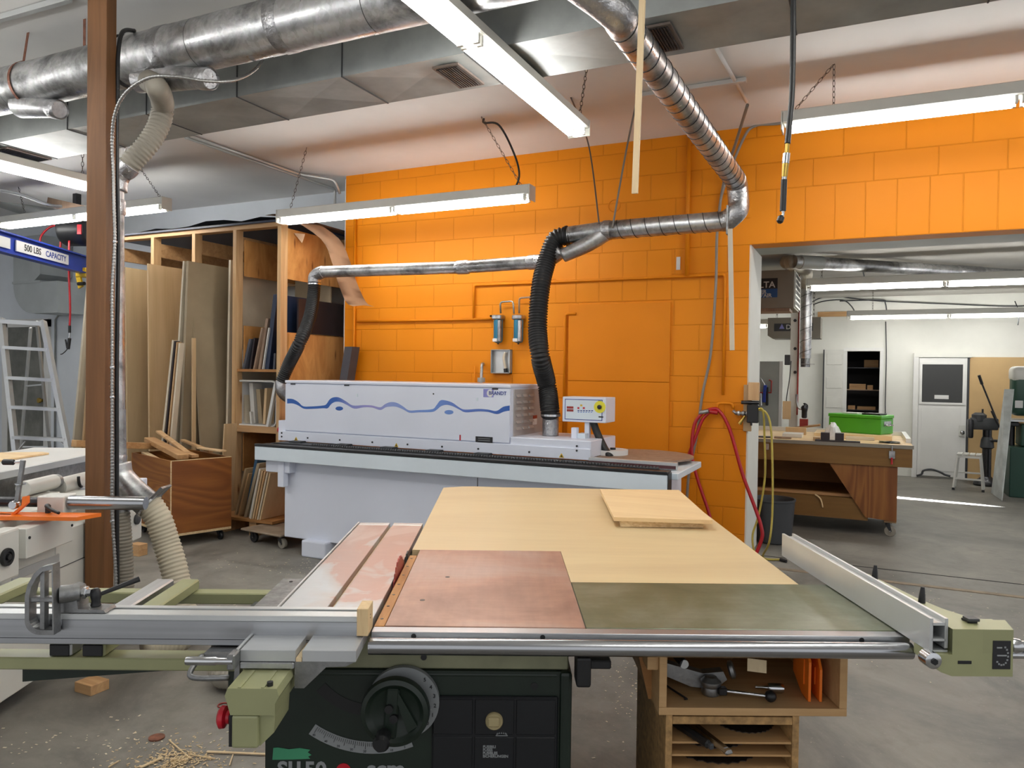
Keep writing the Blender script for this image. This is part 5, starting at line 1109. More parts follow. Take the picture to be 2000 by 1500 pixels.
# sheets standing on edge in the bays
GSH = 'sheets standing in the lumber rack'
def sheet(T, Bt, yn, depth, th, mat, label, z0=.004, skew=0, grp=GSH):
    t = PY(T[0], T[1], yn); b = PY(Bt[0], Bt[1], yn); k = (z0-b.z)/(t.z-b.z); b = b+(t-b)*k
    A = [b, t, t+Vector((skew, depth, 0)), b+Vector((skew, depth, 0))]
    return tag(MB().prism2(A, [q+Vector((th, 0, 0)) for q in A]).build('plywood_sheet', mat), label, 'sheet', grp)
sheet((170, 540), (141, 860), 5.42, 1.0, .03, 'paleboard', 'whitish sheet at the left end of the rack, beside the ladder', skew=.05)
sheet((182, 540), (160, 860), 5.42, 1.0, .04, 'birch', 'tan sheet half hidden by the left side of the wooden post', skew=.05)
sheet((168, 782), (160, 870), 5.38, .9, .02, 'birch_d', 'short yellowish sheet leaning at the left of the wooden post', skew=.05)
sheet((243, 522), (247, 880), 5.06, 1.2, .018, 'birch_b', 'tall birch sheet just right of the metal pipe and post')
sheet((287, 515), (290, 880), 5.08, 1.2, .018, 'birch', 'tall birch sheet with dark streaks in the middle of the rack')
for k, (mt, lab) in enumerate((('paleboard', 'first pale narrow strip of the leaning bundle in the rack'), ('darkboard', 'dark brown narrow strip inside the leaning bundle'), ('birch_d', 'tan narrow strip right of the dark one in the leaning bundle'), ('paleboard', 'pale narrow strip at the right of the leaning bundle'))):
    sheet((336+k*4.2, 664+k*2), (312+k*5.5, 890), 4.93, .05, (.022, .016, .016, .02)[k], mt, lab, grp='narrow strips leaning in the rack')
sheet((357, 510), (334, 885), 5.12, .9, .02, 'paleboard', 'pale sheet leaning right, left of the greenish sheet'); sheet((364, 510), (350, 885), 5.12, .9, .03, 'mdf_g', 'grey sheet leaning beside the greenish tall sheet')
sheet((374, 660), (374, 885), 5.10, .04, .014, 'birch', 'narrow pine strip standing before the greenish tall sheet')
sheet((369, 511), (391, 890), 5.2, .9, .018, 'mdf_g', 'large greenish tall sheet leaning left, in the right bay of the rack')
sheet((387, 685), (396, 885), 5.27, .8, .018, 'birch', 'shorter half-height sheet in front of the greenish tall sheet')
sheet((447, 508), (440, 885), 5.44, .7, .025, 'paleboard', 'pale board leaning against the stud left of the shelves'); sheet((437, 828), (434, 890), 5.2, .15, .016, 'birch', 'short board at the foot of the stud left of the shelves')
# back sheet behind the shelves
a, b = PY(473, 630, 6.2), PY(560, 512, 6.2); tag(B(XP[1]+.064, XP[0]-.022, 6.2, 6.218, zs2+.002, b.z).build('plywood_sheet', 'mdf_g'), 'wide grey-brown sheet standing at the back above the shelves', 'sheet', GSH)
# boards on the upper shelf
GU = 'boards on the upper shelf'
def board(p0, p1, yn, depth, th, mat, label, z0, grp, name='board', cat='board', skew=0):
    t = PY(p1[0], p1[1], yn); b = PY(p0[0], p0[1], yn); b.z = z0+.001
    A = [b, t, t+Vector((skew, depth, 0)), b+Vector((skew, depth, 0))]
    return tag(MB().prism2(A, [q+Vector((th, 0, 0)) for q in A]).build(name, mat), label, cat, grp)
board((467, 720), (467, 683), 5.55, .4, .05, 'whiteboard', 'low white board at the left end of the upper shelf', zs2, GU)
board((473, 720), (486, 662), 5.43, .4, .028, 'slate', 'charcoal board leaning on the upper shelf', zs2, GU); board((487, 720), (495, 660), 5.45, .4, .02, 'darkboard', 'dark brown board beside the charcoal board on the upper shelf', zs2, GU)
board((494, 720), (510, 640), 5.44, .4, .018, 'walnut', 'taupe wood board leaning on the upper shelf', zs2, GU); board((504, 720), (519, 622), 5.47, .4, .03, 'walnut', 'taller taupe wood board behind the white edged one on the upper shelf', zs2, GU)
board((512, 720), (524, 640), 5.44, .4, .01, 'whiteboard', 'thin white edged board on the upper shelf', zs2, GU); board((517, 720), (534, 575), 5.46, .5, .05, 'navyboard', 'tall navy board at the right of the upper shelf', zs2, GU)
board((533, 720), (535, 690), 5.42, .3, .02, 'slate', 'small grey block at the right end of the upper shelf', zs2, GU)
# white tote and white offcuts on the lower shelf
a, b = PY(462, 828, 5.46), PY(540, 745, 5.46)
tt = thing('plastic_tote', 'translucent white plastic tote standing on its side on the lower shelf', 'tote', ((a.x+b.x)/2, 5.7, zsh))
wv = b.x-a.x; hv = b.z-zsh
def rrect(w, h, r, n=5): return [(x+r*math.cos(t), z+r*math.sin(t)) for x, z, a0 in ((w/2-r, h-r, 0), (-w/2+r, h-r, 90), (-w/2+r, r, 180), (w/2-r, r, 270)) for t in [math.radians(a0+90*k/n) for k in range(n+1)]]
m = MB(); O_, I_ = rrect(wv, hv, .05), rrect(wv-.02, hv-.02, .042)
I_ = [(x, z+.01) for x, z in I_]
vs = [[m.bm.verts.new((x, y, z+.001)) for x, z in L_] for L_ in (O_, I_) for y in (-.24, .25)]; n = len(O_)
for i in range(n):
    j = (i+1) % n; oF, oB, iF, iB = vs
    m.bm.faces.new((oF[i], oF[j], iF[j], iF[i])); m.bm.faces.new((oF[j], oF[i], oB[i], oB[j])); m.bm.faces.new((iF[i], iF[j], iB[j], iB[i]))
m.bm.faces.new(vs[3]); m.bm.faces.new(vs[1]); bmesh.ops.recalc_face_normals(m.bm, faces=m.bm.faces); m.build('shell', 'clear', tt)
m2 = MB().tube([(x, -.24, z+.001) for x, z in O_], .008, 6, closed=True).build('rim', 'whiteboard', tt)
GL = 'offcuts in the plastic tote'
for k, (x0, x1, yt, dy, th, mt, lab) in enumerate(((471, 466, 757, .0, .03, 'birch_d', 'tan offcut at the left inside the tote'), (477, 471, 766, -.02, .03, 'paleboard', 'cream offcut in the left half of the tote'), (491, 486, 748, .02, .05, 'whiteboard', 'tall white offcut in the middle of the tote'), (505, 500, 760, .04, .05, 'mdf_g', 'broad beige offcut in the middle of the tote'), (513, 517, 758, -.01, .03, 'birch', 'small wood offcut at the right inside the tote'), (489, 487, 804, -.05, .02, 'whiteboard', 'short white strip at the front of the tote'))):
    board((x0, 825), (x1, yt), 5.56+dy, .12 if k < 5 else .03, th, mt, lab, zsh+.012, GL, 'offcut', 'offcut')
board((519, 826), (535, 748), 5.425, .03, .03, 'whiteboard', 'white board leaning against the right side of the plastic tote', zsh, 'offcuts in the plastic tote', 'offcut', 'offcut')
# boards at the foot of the shelves
GF2 = 'boards at the foot of the shelves'
for x0, x1, yt, yb, yn, th, dp_, mt, lab in ((478, 503, 868, 1000, 5.02, .03, .3, 'blueboard', 'dusty blue board behind the boards on the floor'), (458, 478, 915, 1005, 5.0, .02, .3, 'birch_b', 'leftmost tan board on the floor by the shelves'), (464, 484, 925, 1005, 4.98, .015, .3, 'birch_d', 'second tan board on the floor by the shelves'), (476, 502, 905, 1010, 4.96, .03, .3, 'mdf_g', 'grey board on the floor left of the striped edges'), (486, 506, 915, 1020, 4.95, .012, .3, 'whiteboard', 'thin white board among the boards on the floor')):
    t = PY(x1, yt, yn); b = PY(x0, yb, yn); b.z = .15; A = [b, t, t+Vector((0, dp_, 0)), b+Vector((0, dp_, 0))]
    tag(MB().prism2(A, [q+Vector((th, 0, 0)) for q in A]).build('board', mt), lab, 'board', GF2)
for k in range(5):
    t = PY(506+k*5, 918+k*1.5, 4.93); b = PY(488+k*4.6, 1017, 4.93); b.z = .15; A = [b, t, t+Vector((0, .3, 0)), b+Vector((0, .3, 0))]
    tag(MB().prism2(A, [q+Vector((.014, 0, 0)) for q in A]).build('board', ('paleboard', 'birch', 'birch_d', 'paleboard', 'birch')[k]), ('first', 'second', 'middle', 'fourth', 'rightmost')[k]+' of the thin striped edge boards on the floor by the shelves', 'board', GF2)
tag(B(-5.22, -4.55, 4.92, 5.36, .125, .148).build('base_board', 'darkply'), 'low plank under the boards at the foot of the shelves', 'plank')
for x in (-5.2, -4.84): tag(B(x, x+.08, 4.95, 5.3, 0, .124).build('support_block', 'pine_x'), ('left' if x < -5 else 'right')+' block under the low plank by the shelves', 'block', 'blocks under the low plank')
# dark boards against the rack's right side
a, b = PX(563, 650, -4.80), PX(655, 582, -4.80)
tag(B(-4.80, -4.78, 5.62, 6.30, 1.802, 2.13).build('dark_board', 'darkboard'), 'wide dark brown panel behind the thinner black hose', 'panel') 
COL.objects['dark_board'].location.x = XP[0]+.055
tag(B(XP[0]+.044, XP[0]+.058, 5.5, 6.45, .1, 1.79).build('plywood_sheet', 'rackply'), 'knotty plywood sheet at the right side of the rack, below the dark panel', 'sheet')
t, b = PY(688, 677, 5.9), PY(672, 745, 5.9); b = b+(b-t)*2.2; b.z = .02; A = [b, t, t+Vector((0, .12, 0)), b+Vector((0, .12, 0))]
tag(MB().prism2(A, [q+Vector((-.09, 0, 0)) for q in A]).build('dark_board', 'slate'), 'dark grey board leaning at the left corner of the orange wall', 'board')
# ================================================================ plywood cart of offcuts
ang = math.atan2(-.32, .95)
ct = thing('offcut_cart', 'orange fir plywood offcut cart on casters behind the beige hose', 'cart', (-5.02, 4.29, 0), ang)
wC, dC, z0, z1 = .85, .50, .11, .70
B(-wC, -.019, 0, .018, z0, z1).build('front_panel', 'firply', ct); B(-.0185, 0, 0, dC, z0, z1).build('side_panel', 'firply_y', ct); B(-wC, -.019, dC-.018, dC, z0, z1).build('back_panel', 'firply', ct); B(-wC-.018, -wC-.0005, 0, dC, z0, z1).build('side_panel', 'firply', ct); B(-wC, -.019, .0185, dC-.0185, z0, z0+.018).build('bottom', 'darkply', ct)
B(-.019, .0005, 0, dC, z1, z1+.004).build('edge_band', 'plyedge', ct); B(-.021, -.0005, -.002, .0, z0, z1).build('corner_edge', 'plyedge', ct)
B(-wC, .0005, -.001, dC, z0-.02, z0-.0005).build('base_strip', 'plyedge', ct)
def caster(par, x, y, h, r=.04, wd=.025, wheel='black', plate='blacksteel', rz=0):
    R = Matrix.Rotation(rz, 3, 'Z'); q = lambda a, b, c: Vector((x, y, 0))+R @ Vector((a, b, c))
    m = MB().box(x-.035, x+.035, y-.035, y+.035, h-.004, h).cyl((x, y, h-.02), (x, y, h-.004), .02, seg=12)
    o = m.build('caster', plate, par)
    for s in (-1, 1): MB().prism([(-.02, h-.018), (.02, h-.018), (.034, r), (.024, r-.01), (.01, r+.006)], R @ Vector((0, .003, 0)), q(0, s*(wd/2+.006)-.0015, 0), R @ Vector((1, 0, 0)), (0, 0, 1)).build('caster_fork', plate, o)
    c = q(.02, 0, r); d = R @ Vector((0, 1, 0))
    MB().lathe([(r*.3, -wd/2-.002), (r*.35, -wd/2), (r*.92, -wd/2), (r, -wd/4), (r, wd/4), (r*.92, wd/2), (r*.35, wd/2), (r*.3, wd/2+.002)], c, d, 24).build('caster_wheel', wheel, o, 40)
    MB().cyl(c-d*(wd/2+.009), c+d*(wd/2+.009), .006, seg=10).build('axle', 'chrome', o)
for x, y in ((-.07, .07), (-.07, dC-.07), (-wC+.07, .07), (-wC+.07, dC-.07)): caster(ct, x, y, z0-.02, .036)
GO = 'wood scraps sticking out of the cart'
R_ = Matrix.Rotation(ang, 3, 'Z')
def cl(x, y, z): return Vector((-5.02, 4.29, 0))+R_ @ Vector((x, y, z))
for a, b, w, h, mt, lab in (((-.95, .18, .80), (-.12, .14, .715), .09, .04, 'bark', 'long rough board sloping across the front of the offcut cart'), ((-1.05, .30, .86), (-.30, .26, .72), .05, .02, 'pine', 'thin pine strip behind the rough board in the cart'), ((-.62, .27, .735), (-.12, .24, .715), .06, .025, 'bark', 'dark short board at the right in the offcut cart'), ((-.40, .40, .752), (-.03, .44, .752), .06, .014, 'birch', 'flat pale board on the right rim of the cart'), ((-.80, .08, .70), (-.25, .10, .62), .05, .02, 'lathwood', 'pale strip dipping into the cart at the front'), ((-.90, .46, .78), (-.30, .455, .725), .04, .02, 'pine', 'narrow strip rising at the back of the cart')):
    tag(MB().bar(cl(*a), cl(*b), w, h, bev=.002).build('wood_scrap', mt), lab, 'wood scrap', GO)
p = PD(144, 866, 6.0); q = PD(182, 872, 5.9)
tag(MB().bar(p, cl(-.86, .28, .735), .06, .055, bev=.003).build('wood_scrap', 'bark'), 'rough beam end sticking out left of the wooden post', 'wood scrap', GO)
p = PZ(258, 1078, .05)
for k, lab in enumerate(('lower wood block on the floor behind the hoses', 'upper wood block on the floor behind the hoses')): 
    q = PZ(262, 1086, 0); tag(B(q.x-.06, q.x+.05, q.y, q.y+.08, .045*k, .045*k+.044, .002).build('wood_block', 'pine_x'), lab, 'wood block', 'floor wood blocks')
# ================================================================ flat dolly under the machine end
do = thing('wooden_dolly', 'flat dusty plywood dolly on casters in front of the shelves', 'dolly', (-4.42, 4.82, 0), -.12)
B(-.27, .22, -.14, .30, .100, .118, .006).build('deck', 'dustwood', do)
caster(do, -.20, -.07, .099, .044, .024, 'black'); caster(do, .17, -.09, .099, .042, .03, 'caster'); caster(do, -.20, .24, .099, .042); caster(do, .17, .24, .099, .042)
# ================================================================ ladder
DL = 7.2
lo = PD(60, 760, DL); lo.z = 0
def LDp(x, y, off=0): return PD(x, y, DL+off)
ld = thing('step_ladder', 'aluminium step ladder standing open at the left edge', 'ladder', lo)
def Lb(m, name, mat='alu_pale', parent=None): return m.build(name, mat, parent or ld, None, None, w=True)
def ext(a, b): # run a rail down to the floor
    k = (0.02-a.z)/(b.z-a.z); return a+(b-a)*k
L0, L1, R0, R1_ = LDp(3, 622), LDp(31, 884, -.25), LDp(84, 627), LDp(136, 889, -.25)
Lb(MB().bar(L0, ext(L0, L1), .06, .038, up=AX[0]), 'side_rail'); Lb(MB().bar(R0, ext(R0, R1_), .06, .038, up=AX[0]), 'side_rail')
lad = ext(L0, L1); rad_ = ext(R0, R1_)
for f in [(628-622)/262.] + [x/262. for x in (58, 118, 175, 233, 290, 350)]:
    a = L0+(L1-L0)*f; b = R0+(R1_-R0)*f
    if min(a.z, b.z) > .06: Lb(MB().bar(a, b, .07, .03 if f > .05 else .04, up=(0, 0, 1)), 'step' if f > .05 else 'top_cap')
for s, (a, b) in enumerate(((LDp(60, 640, .45), LDp(40, 884, 1.0)), (LDp(72, 628, .06), LDp(98, 884, 1.0)))): Lb(MB().bar(a, ext(a, b), .03, .02, up=AX[0]), 'rear_rail')
for f in (.45, .95):
    a = LDp(60, 640, .45)+(LDp(40, 884, 1.0)-LDp(60, 640, .45))*f; b = LDp(72, 628, .06)+(LDp(98, 884, 1.0)-LDp(72, 628, .06))*f; Lb(MB().bar(a, b, .02, .015), 'rear_brace')
for a, b in ((LDp(34, 882, -.25), LDp(50, 862, -.23)), (LDp(132, 875, -.25), LDp(115, 860, -.23))): Lb(MB().bar(a, b, .02, .006, up=AX[0]), 'knee_brace')
# second ladder part leaning behind: two bare rails
# ================================================================ jib crane beam, hose reel with red hose, wall ducts behind
cA, cB = PD(-60, 445, 6.5), PD(178, 502, 8.6); cA.z = cB.z = 2.69
dc = (cB-cA).normalized(); zb0 = 2.50
jc = thing('jib_crane', 'blue jib crane beam with a capacity sign crossing at the left edge', 'crane', (cB.x, cB.y, zb0))
nrm = Vector((dc.y, -dc.x, 0)); nrm = nrm if nrm.dot(EYE-cA) > 0 else -nrm
cB2 = cB+dc*.3
MB().bar(Vector((cA.x, cA.y, 2.595)), Vector((cB2.x, cB2.y, 2.595)), .012, .17, up=(0, 0, 1)).build('web', 'blue_crane', jc, w=True)
for z in (2.687, 2.503): MB().bar(Vector((cA.x, cA.y, z)), Vector((cB2.x, cB2.y, z)), .10, .014, up=(0, 0, 1)).build('flange', 'blue_crane', jc, w=True)
def signat(px, py):
    d = ray(px, py); q = cA+nrm*.02; t = ((q-EYE).dot(nrm))/d.dot(nrm); return EYE+d*t
def sgn(x0, x1, zc, h, name):
    a, b = signat(x0, 500), signat(x1, 500); a.z = b.z = zc
    return MB().bar(a, b, .012, h, up=(0, 0, 1)).build(name, 'label', jc, w=True), (a+b)/2
s1, ctr = sgn(31, 133, 2.594, .105, 'capacity_sign'); s2, c2_ = sgn(-50, 19, 2.594, .10, 'sign_plate')
tx = Vector((-nrm.y, nrm.x, 0))
MB().text('500 LBS', .088, xf(ctr-tx*.20+nrm*.0075, tx, nrm), .0005, .0012).build('lettering', 'txt', s1); MB().text('CAPACITY', .082, xf(ctr+tx*.22+nrm*.0075, tx, nrm), .0005, .0016).build('lettering', 'txtblue', s1)
tr_ = PD(168, 535, 8.5); MB().box(tr_.x-.07, tr_.x+.10, tr_.y-.08, tr_.y+.08, 2.46, 2.56, .004).build('trolley', 'yellow', jc, w=True); MB().bar(Vector((tr_.x-.04, tr_.y-.06, 2.47)), Vector((tr_.x+.0, tr_.y-.06, 2.34)), .07, .02, up=(0, 1, 0)).build('trolley_hook', 'yellow', jc, w=True); MB().cyl((tr_.x+.0, tr_.y-.09, 2.38), (tr_.x+.1, tr_.y-.09, 2.38), .02).build('pin', 'black', jc, w=True)
# crane mast outside the frame to the left carries the beam
MB().cyl((cA.x, cA.y, 0), (cA.x, cA.y, 2.9), .09, seg=24).build('mast', 'blue_crane', jc, 40, w=True)
rl = PD(150, 450, 8.4)
hr = thing('hose_reel', 'black ceiling hose reel with a red badge above the blue crane', 'hose reel', rl)
MB().lathe([(.02, -.15), (.15, -.15), (.175, -.11), (.175, .11), (.15, .15), (.02, .15)], rl, AX[0], 32).build('drum', 'black', hr, 40, w=True)
MB().box(rl.x-.03, rl.x+.03, rl.y-.03, rl.y+.03, rl.z+.1, ZC).build('hanger', 'blacksteel', hr, w=True)
bp = PD(155, 448, 8.22); MB().bar(bp+AX[1]*.055, bp-AX[1]*.055, .05, .012, up=AX[2], bev=.004).build('badge', 'redplastic', hr, w=True)
rdz = 8.25
rh2 = thing('red_air_hose', 'red air hose hanging from the black reel with a blow gun at its end', 'hose', PD(136, 690, rdz))
MB().tube(spline([PD(135, 470, rdz), PD(135, 540, rdz), PD(137, 600, rdz), PD(136, 638, rdz)], 8), .011, 8).build('hose_run', 'redhose', rh2, 60, w=True)
for pts in (((78, 480), (80, 462), (94, 446), (108, 440)), ((117, 445), (119, 465), (117, 490))): MB().tube(spline([PD(x, y, 8.5) for x, y in pts], 6), .012, 8).build('hose_run', 'redhose', rh2, 60, w=True)
MB().cyl(PD(136, 636, rdz), PD(136, 650, rdz), .014).build('hose_guard', 'black', rh2, w=True); MB().cyl(PD(136, 650, rdz), PD(135, 661, rdz), .009).build('connector', 'chrome', rh2, w=True)
MB().bar(PD(136, 660, rdz), PD(133, 682, rdz), .03, .03, up=AX[2], bev=.006).build('blow_gun', 'black', rh2, w=True); MB().bar(PD(131, 680, rdz), PD(128, 663, rdz), .012, .012, up=AX[2]).build('trigger', 'black', rh2, w=True); MB().tube(spline([PD(132, 681, rdz), PD(128, 686, rdz), PD(122, 691, rdz), PD(118, 692, rdz)], 5), .005, 6).build('nozzle', 'black', rh2, 60, w=True)
# sheet-metal elbow on the wall behind
yw = 6.35; q0, q1 = PY(59, 560, yw), PY(106, 560, yw); zt = PY(80, 556, yw).z; zb2 = PY(110, 614, yw).z
wd = thing('wall_duct', 'grey sheet metal duct bending into the wall behind the crane', 'duct', (-9.5, yw, zb2))
R0_ = zt-zb2; xa = q0.x
prof = [(0, 1.0), (0, R0_)]+[(R0_*(1-math.cos(t)), R0_-R0_*math.sin(t)) for t in [k*math.pi/2/10 for k in range(1, 11)]]+[(R0_+.5, 0), (R0_+.5, R0_), (R0_, R0_), (.55, R0_+.1), (.55, 1.0)]
yb_ = YG-.002
MB().prism([(a, b) for a, b in prof], (0, .42, 0), (xa, yw-.22, zb2)).build('elbow', 'ductgrey', wd, w=True); MB().box(xa-.01, xa+.56, yw-.23, yw+.205, zt-.01, zt+.02).build('flange', 'ductgrey', wd, w=True)
a, b = PY(20, 640, YG), PY(91, 640, YG)
dg = struct(B(a.x, b.x, YG-.03, YG-.001, .02, a.z).build('door_1', 'seethru'))
hd_ = PY(80, 782, YG-.05); MB().lathe([(.02, 0), (.02, .03), (.035, .035), (.035, .06), (.02, .065)], (hd_.x, YG-.03, hd_.z), (0, -1, 0), 16).build('door_handle', 'brass', dg, 40)
struct(B(a.x-.12, a.x, YG-.04, YG-.001, 0, a.z+.1).build('trim_6', 'white')); struct(B(b.x, b.x+.1, YG-.04, YG-.001, 0, a.z+.1).build('trim_7', 'white')); struct(B(a.x-.12, b.x+.1, YG-.04, YG-.001, a.z+.001, a.z+.11).build('trim_8', 'white'))
# pipes and ducts high at the left
a, b = PD(-30, 378, 8.8), PD(170, 445, 9.5)
tag(MB().cyl(a, b, .10, seg=24).build('round_duct', 'galv_dull', None, 40), 'pale round duct sloping behind the lights at the far left', 'duct')
a, b = PZ(90, 398, 3.1), PZ(182, 420, 3.1); a = PD(92, 394, 7.8); b = PD(180, 414, 8.0)
tag(MB().bar(a, b, .03, .09).build('ceiling_board', 'walnut'), 'brown board under the ceiling above the hose reel', 'board')
tag(MB().tube(spline([PD(-20, 368, 7.6), PD(40, 380, 7.6), PD(95, 400, 7.7), PD(120, 403, 7.8)], 6), .016, 8).build('ceiling_conduit', 'alu_pale', None, 60), 'pale conduit under the ceiling at the far left, above the hose reel', 'conduit')
v = PY(108, 640, YG-.02); tag(MB().tube([(v.x, YG-.02, .3), (v.x, YG-.02, PY(108, 625, YG).z), (v.x+.06, YG-.02, PY(108, 616, YG).z), (v.x+.5, YG-.02, PY(108, 616, YG).z)], .012, 8).build('wall_conduit', 'galv_dull', None, 60), 'thin conduit on the back wall right of the ladder', 'conduit')
# floor litter near the saw
q = PZ(168, 1352, 0); tag(B(q.x-.05, q.x+.06, q.y-.02, q.y+.07, .0, .045, .002).build('wood_block', 'pine_x'), 'wood block on the floor under the outrigger arms', 'wood block')
GL2 = 'wood slivers on the floor left of the saw'
for (x0, y0), (x1, y1), w, lab in (((404, 1468), (520, 1473), .010, 'longest flat sliver touching the saw cabinet'), ((330, 1445), (372, 1482), .004, 'thin sliver slanting across the sawdust patch'), ((372, 1474), (420, 1482), .005, 'short sliver right of the sawdust patch'), ((274, 1499), (318, 1479), .012, 'broad sliver at the bottom edge left of the sawdust patch'), ((212, 1498), (232, 1486), .004, 'smallest sliver at the bottom edge'), ((448, 1495), (455, 1474), .004, 'upright looking sliver just left of the saw cabinet')):
    a, b = PZ(x0, y0, .006), PZ(x1, y1, .006); tag(MB().bar(a, b, w, .004).build('wood_sliver', 'lathwood'), lab, 'wood sliver', GL2)
q = PZ(306, 1442, 0); t = thing('rusty_washer', 'rusty round washer lying on the floor left of the saw', 'washer', q); MB().lathe([(.012, 0), (.03, 0), (.03, .005), (.012, .005)], (0, 0, .001), (0, 0, 1), 24).build('ring', 'rust', t, 40)
q = PZ(436, 1379, 0); tag(MB().tube([q+Vector((.022*math.cos(k*math.pi/10), .022*math.sin(k*math.pi/10), .004)) for k in range(20)], .003, 6, closed=True).build('red_ring', 'bladered'), 'small red ring on the floor beside the saw stop button', 'ring')
def dustpile():
    m = MB(); c = PZ(345, 1490, 0); r = random.Random(3)
    for k in range(650):
        a = r.random()*6.283; d = abs(r.gauss(0, .09)); L = .0025+.005*r.random(); p = c+Vector((math.cos(a)*d*1.5, math.sin(a)*d, .001+.004*math.exp(-(d/.07)**2)*r.random()*3)); w = r.random()*6.283
        u = Vector((math.cos(w), math.sin(w), .1))*L; v = Vector((-math.sin(w), math.cos(w), 0))*L*.35
        m.prism2([p-u-v, p+u-v, p+u+v, p-u+v], [q_+Vector((0, 0, .001)) for q_ in (p-u-v, p+u-v, p+u+v, p-u+v)])
    o = m.build('sawdust', 'lathwood'); tag(o, 'scattered sawdust and shavings on the floor at the lower left', 'sawdust'); o['kind'] = 'stuff'
    m = MB()
    for k in range(700):
        px, py = r.choice(((560, 1100, 90, 30), (250, 1440, 220, 60), (1750, 1230, 160, 90), (1230, 1340, 40, 90), (420, 1180, 120, 60)))[0:2], None
        cx_, cy_, sx_, sy_ = r.choice(((600, 1105, 80, 18), (250, 1450, 220, 40), (1800, 1220, 150, 70), (1225, 1340, 30, 80), (430, 1190, 120, 50), (700, 1110, 60, 15)))
        p = PZ(cx_+r.gauss(0, 1)*sx_, max(1000, cy_+r.gauss(0, 1)*sy_*.6), .001); L = .002+.005*r.random(); w = r.random()*6.283
        u = Vector((math.cos(w), math.sin(w), 0))*L; v = Vector((-math.sin(w), math.cos(w), 0))*L*.5
        m.prism2([p-u-v, p+u-v, p+u+v, p-u+v], [q_+Vector((0, 0, .001)) for q_ in (p-u-v, p+u-v, p+u+v, p-u+v)])
    o = m.build('sawdust_specks', 'paleboard'); tag(o, 'pale sawdust specks scattered over the concrete around the machines', 'sawdust'); o['kind'] = 'stuff'
dustpile()
q = PZ(425, 1345, 0); gh = thing('floor_hose', 'grey ribbed hose bend lying on the floor under the sliding beam', 'hose', q)
ribbed([q+Vector((-.05, .25, .07)), q+Vector((-.04, .08, .06)), q+Vector((.04, -.0, .065)), q+Vector((.16, .06, .07)), q+Vector((.26, .12, .12))], .055, .016, .004, 18).build('ribbed_hose', 'clearhose', gh, 80, w=True)
# ================================================================ back shop seen through the opening
def Yp(x, y, Y): return PY(x, y, Y)
# workbench
YB = 7.6
wbn = thing('workbench', 'large plywood workbench on casters just beyond the opening', 'workbench', (-.6, 8.25, 0))
def WB(m, name, mat, parent=None, smooth=None, label=None): return m.build(name, mat, parent or wbn, smooth, label, w=True)
WB(B(-2.2, .40, YB, YB+.02, .645, .812, .002), 'apron', 'benchwood'); WB(B(.381, .40, YB+.021, 8.9, .645, .812), 'apron', 'benchwood')
WB(B(-2.2, .405, YB-.005, 8.92, .813, .842, .003), 'worktop', 'scrapply'); WB(B(-2.2, .41, YB-.008, YB-.0055, .812, .845), 'edge_strip', 'caster')
WB(MB().prism([(-.285, .644), (.285, .644), (.285, .145), (.029, .165)], (0, .02, 0), (0, YB+.02, 0)), 'end_panel', 'firply_z'); WB(B(.268, .285, YB+.041, 8.7, .145, .644), 'end_panel', 'firply_z')
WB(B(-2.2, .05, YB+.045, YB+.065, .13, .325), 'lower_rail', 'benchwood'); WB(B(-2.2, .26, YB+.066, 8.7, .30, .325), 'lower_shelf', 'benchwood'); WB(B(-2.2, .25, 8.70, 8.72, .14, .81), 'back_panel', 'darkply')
WB(MB().box(-2.2, .40, 8.86, 8.9, .8425, .885).box(.36, .40, YB+.3, 8.86, .8425, .885), 'rim_strip', 'whiteboard')
for x, y in ((.235, YB+.10), (.235, 8.6), (-2.0, YB+.1), (-2.0, 8.6)): WB(B(x-.05, x+.05, y-.05, y+.05, .128, .145), 'caster_block', 'pine_x'); 
cpar = bpy.data.objects['workbench']
def wcaster(x, y):
    n0 = set(COL.objects); caster(wbn, x+.6, y-8.25, .127, .05, .032, 'caster')
for x, y in ((.215, YB+.08), (.215, 8.6), (-2.0, YB+.1), (-2.0, 8.6)): wcaster(x, y)
a = Yp(1742, 885, YB-.01); lt = WB(MB().box(a.x-.025, a.x+.025, YB-.022, YB-.0005, .72, .79, .003), 'toggle_latch', 'galv'); WB(MB().cyl((a.x, YB-.024, .79), (a.x, YB-.024, .835), .006), 'latch_hook', 'galv', lt); WB(MB().cyl((a.x, YB-.026, .67), (a.x, YB-.024, .73), .008), 'latch_handle', 'redplastic', lt)
a = Yp(1497, 866, YB-.01); lt = WB(MB().box(a.x-.02, a.x+.02, YB-.022, YB-.0005, .74, .80, .003), 'toggle_latch', 'galv')
p = Yp(1598, 972, YB+.03); tag(MB().tube(spline([(p.x-.03, YB+.03, .34), (p.x+.02, YB+.03, .30), (p.x+.04, YB+.035, .22)], 6), .008, 6).build('wood_strip', 'scrapply', None, 60), 'thin curved strip hanging over the lower shelf of the workbench', 'strip')
p = [Yp(1470, 955, YB+.2), Yp(1650, 970, YB+.2)]; tag(B(-1.2, -.0, YB+.12, YB+.2, .326, .35).build('wood_board', 'bark'), 'wood board lying along the front of the lower bench shelf', 'board')
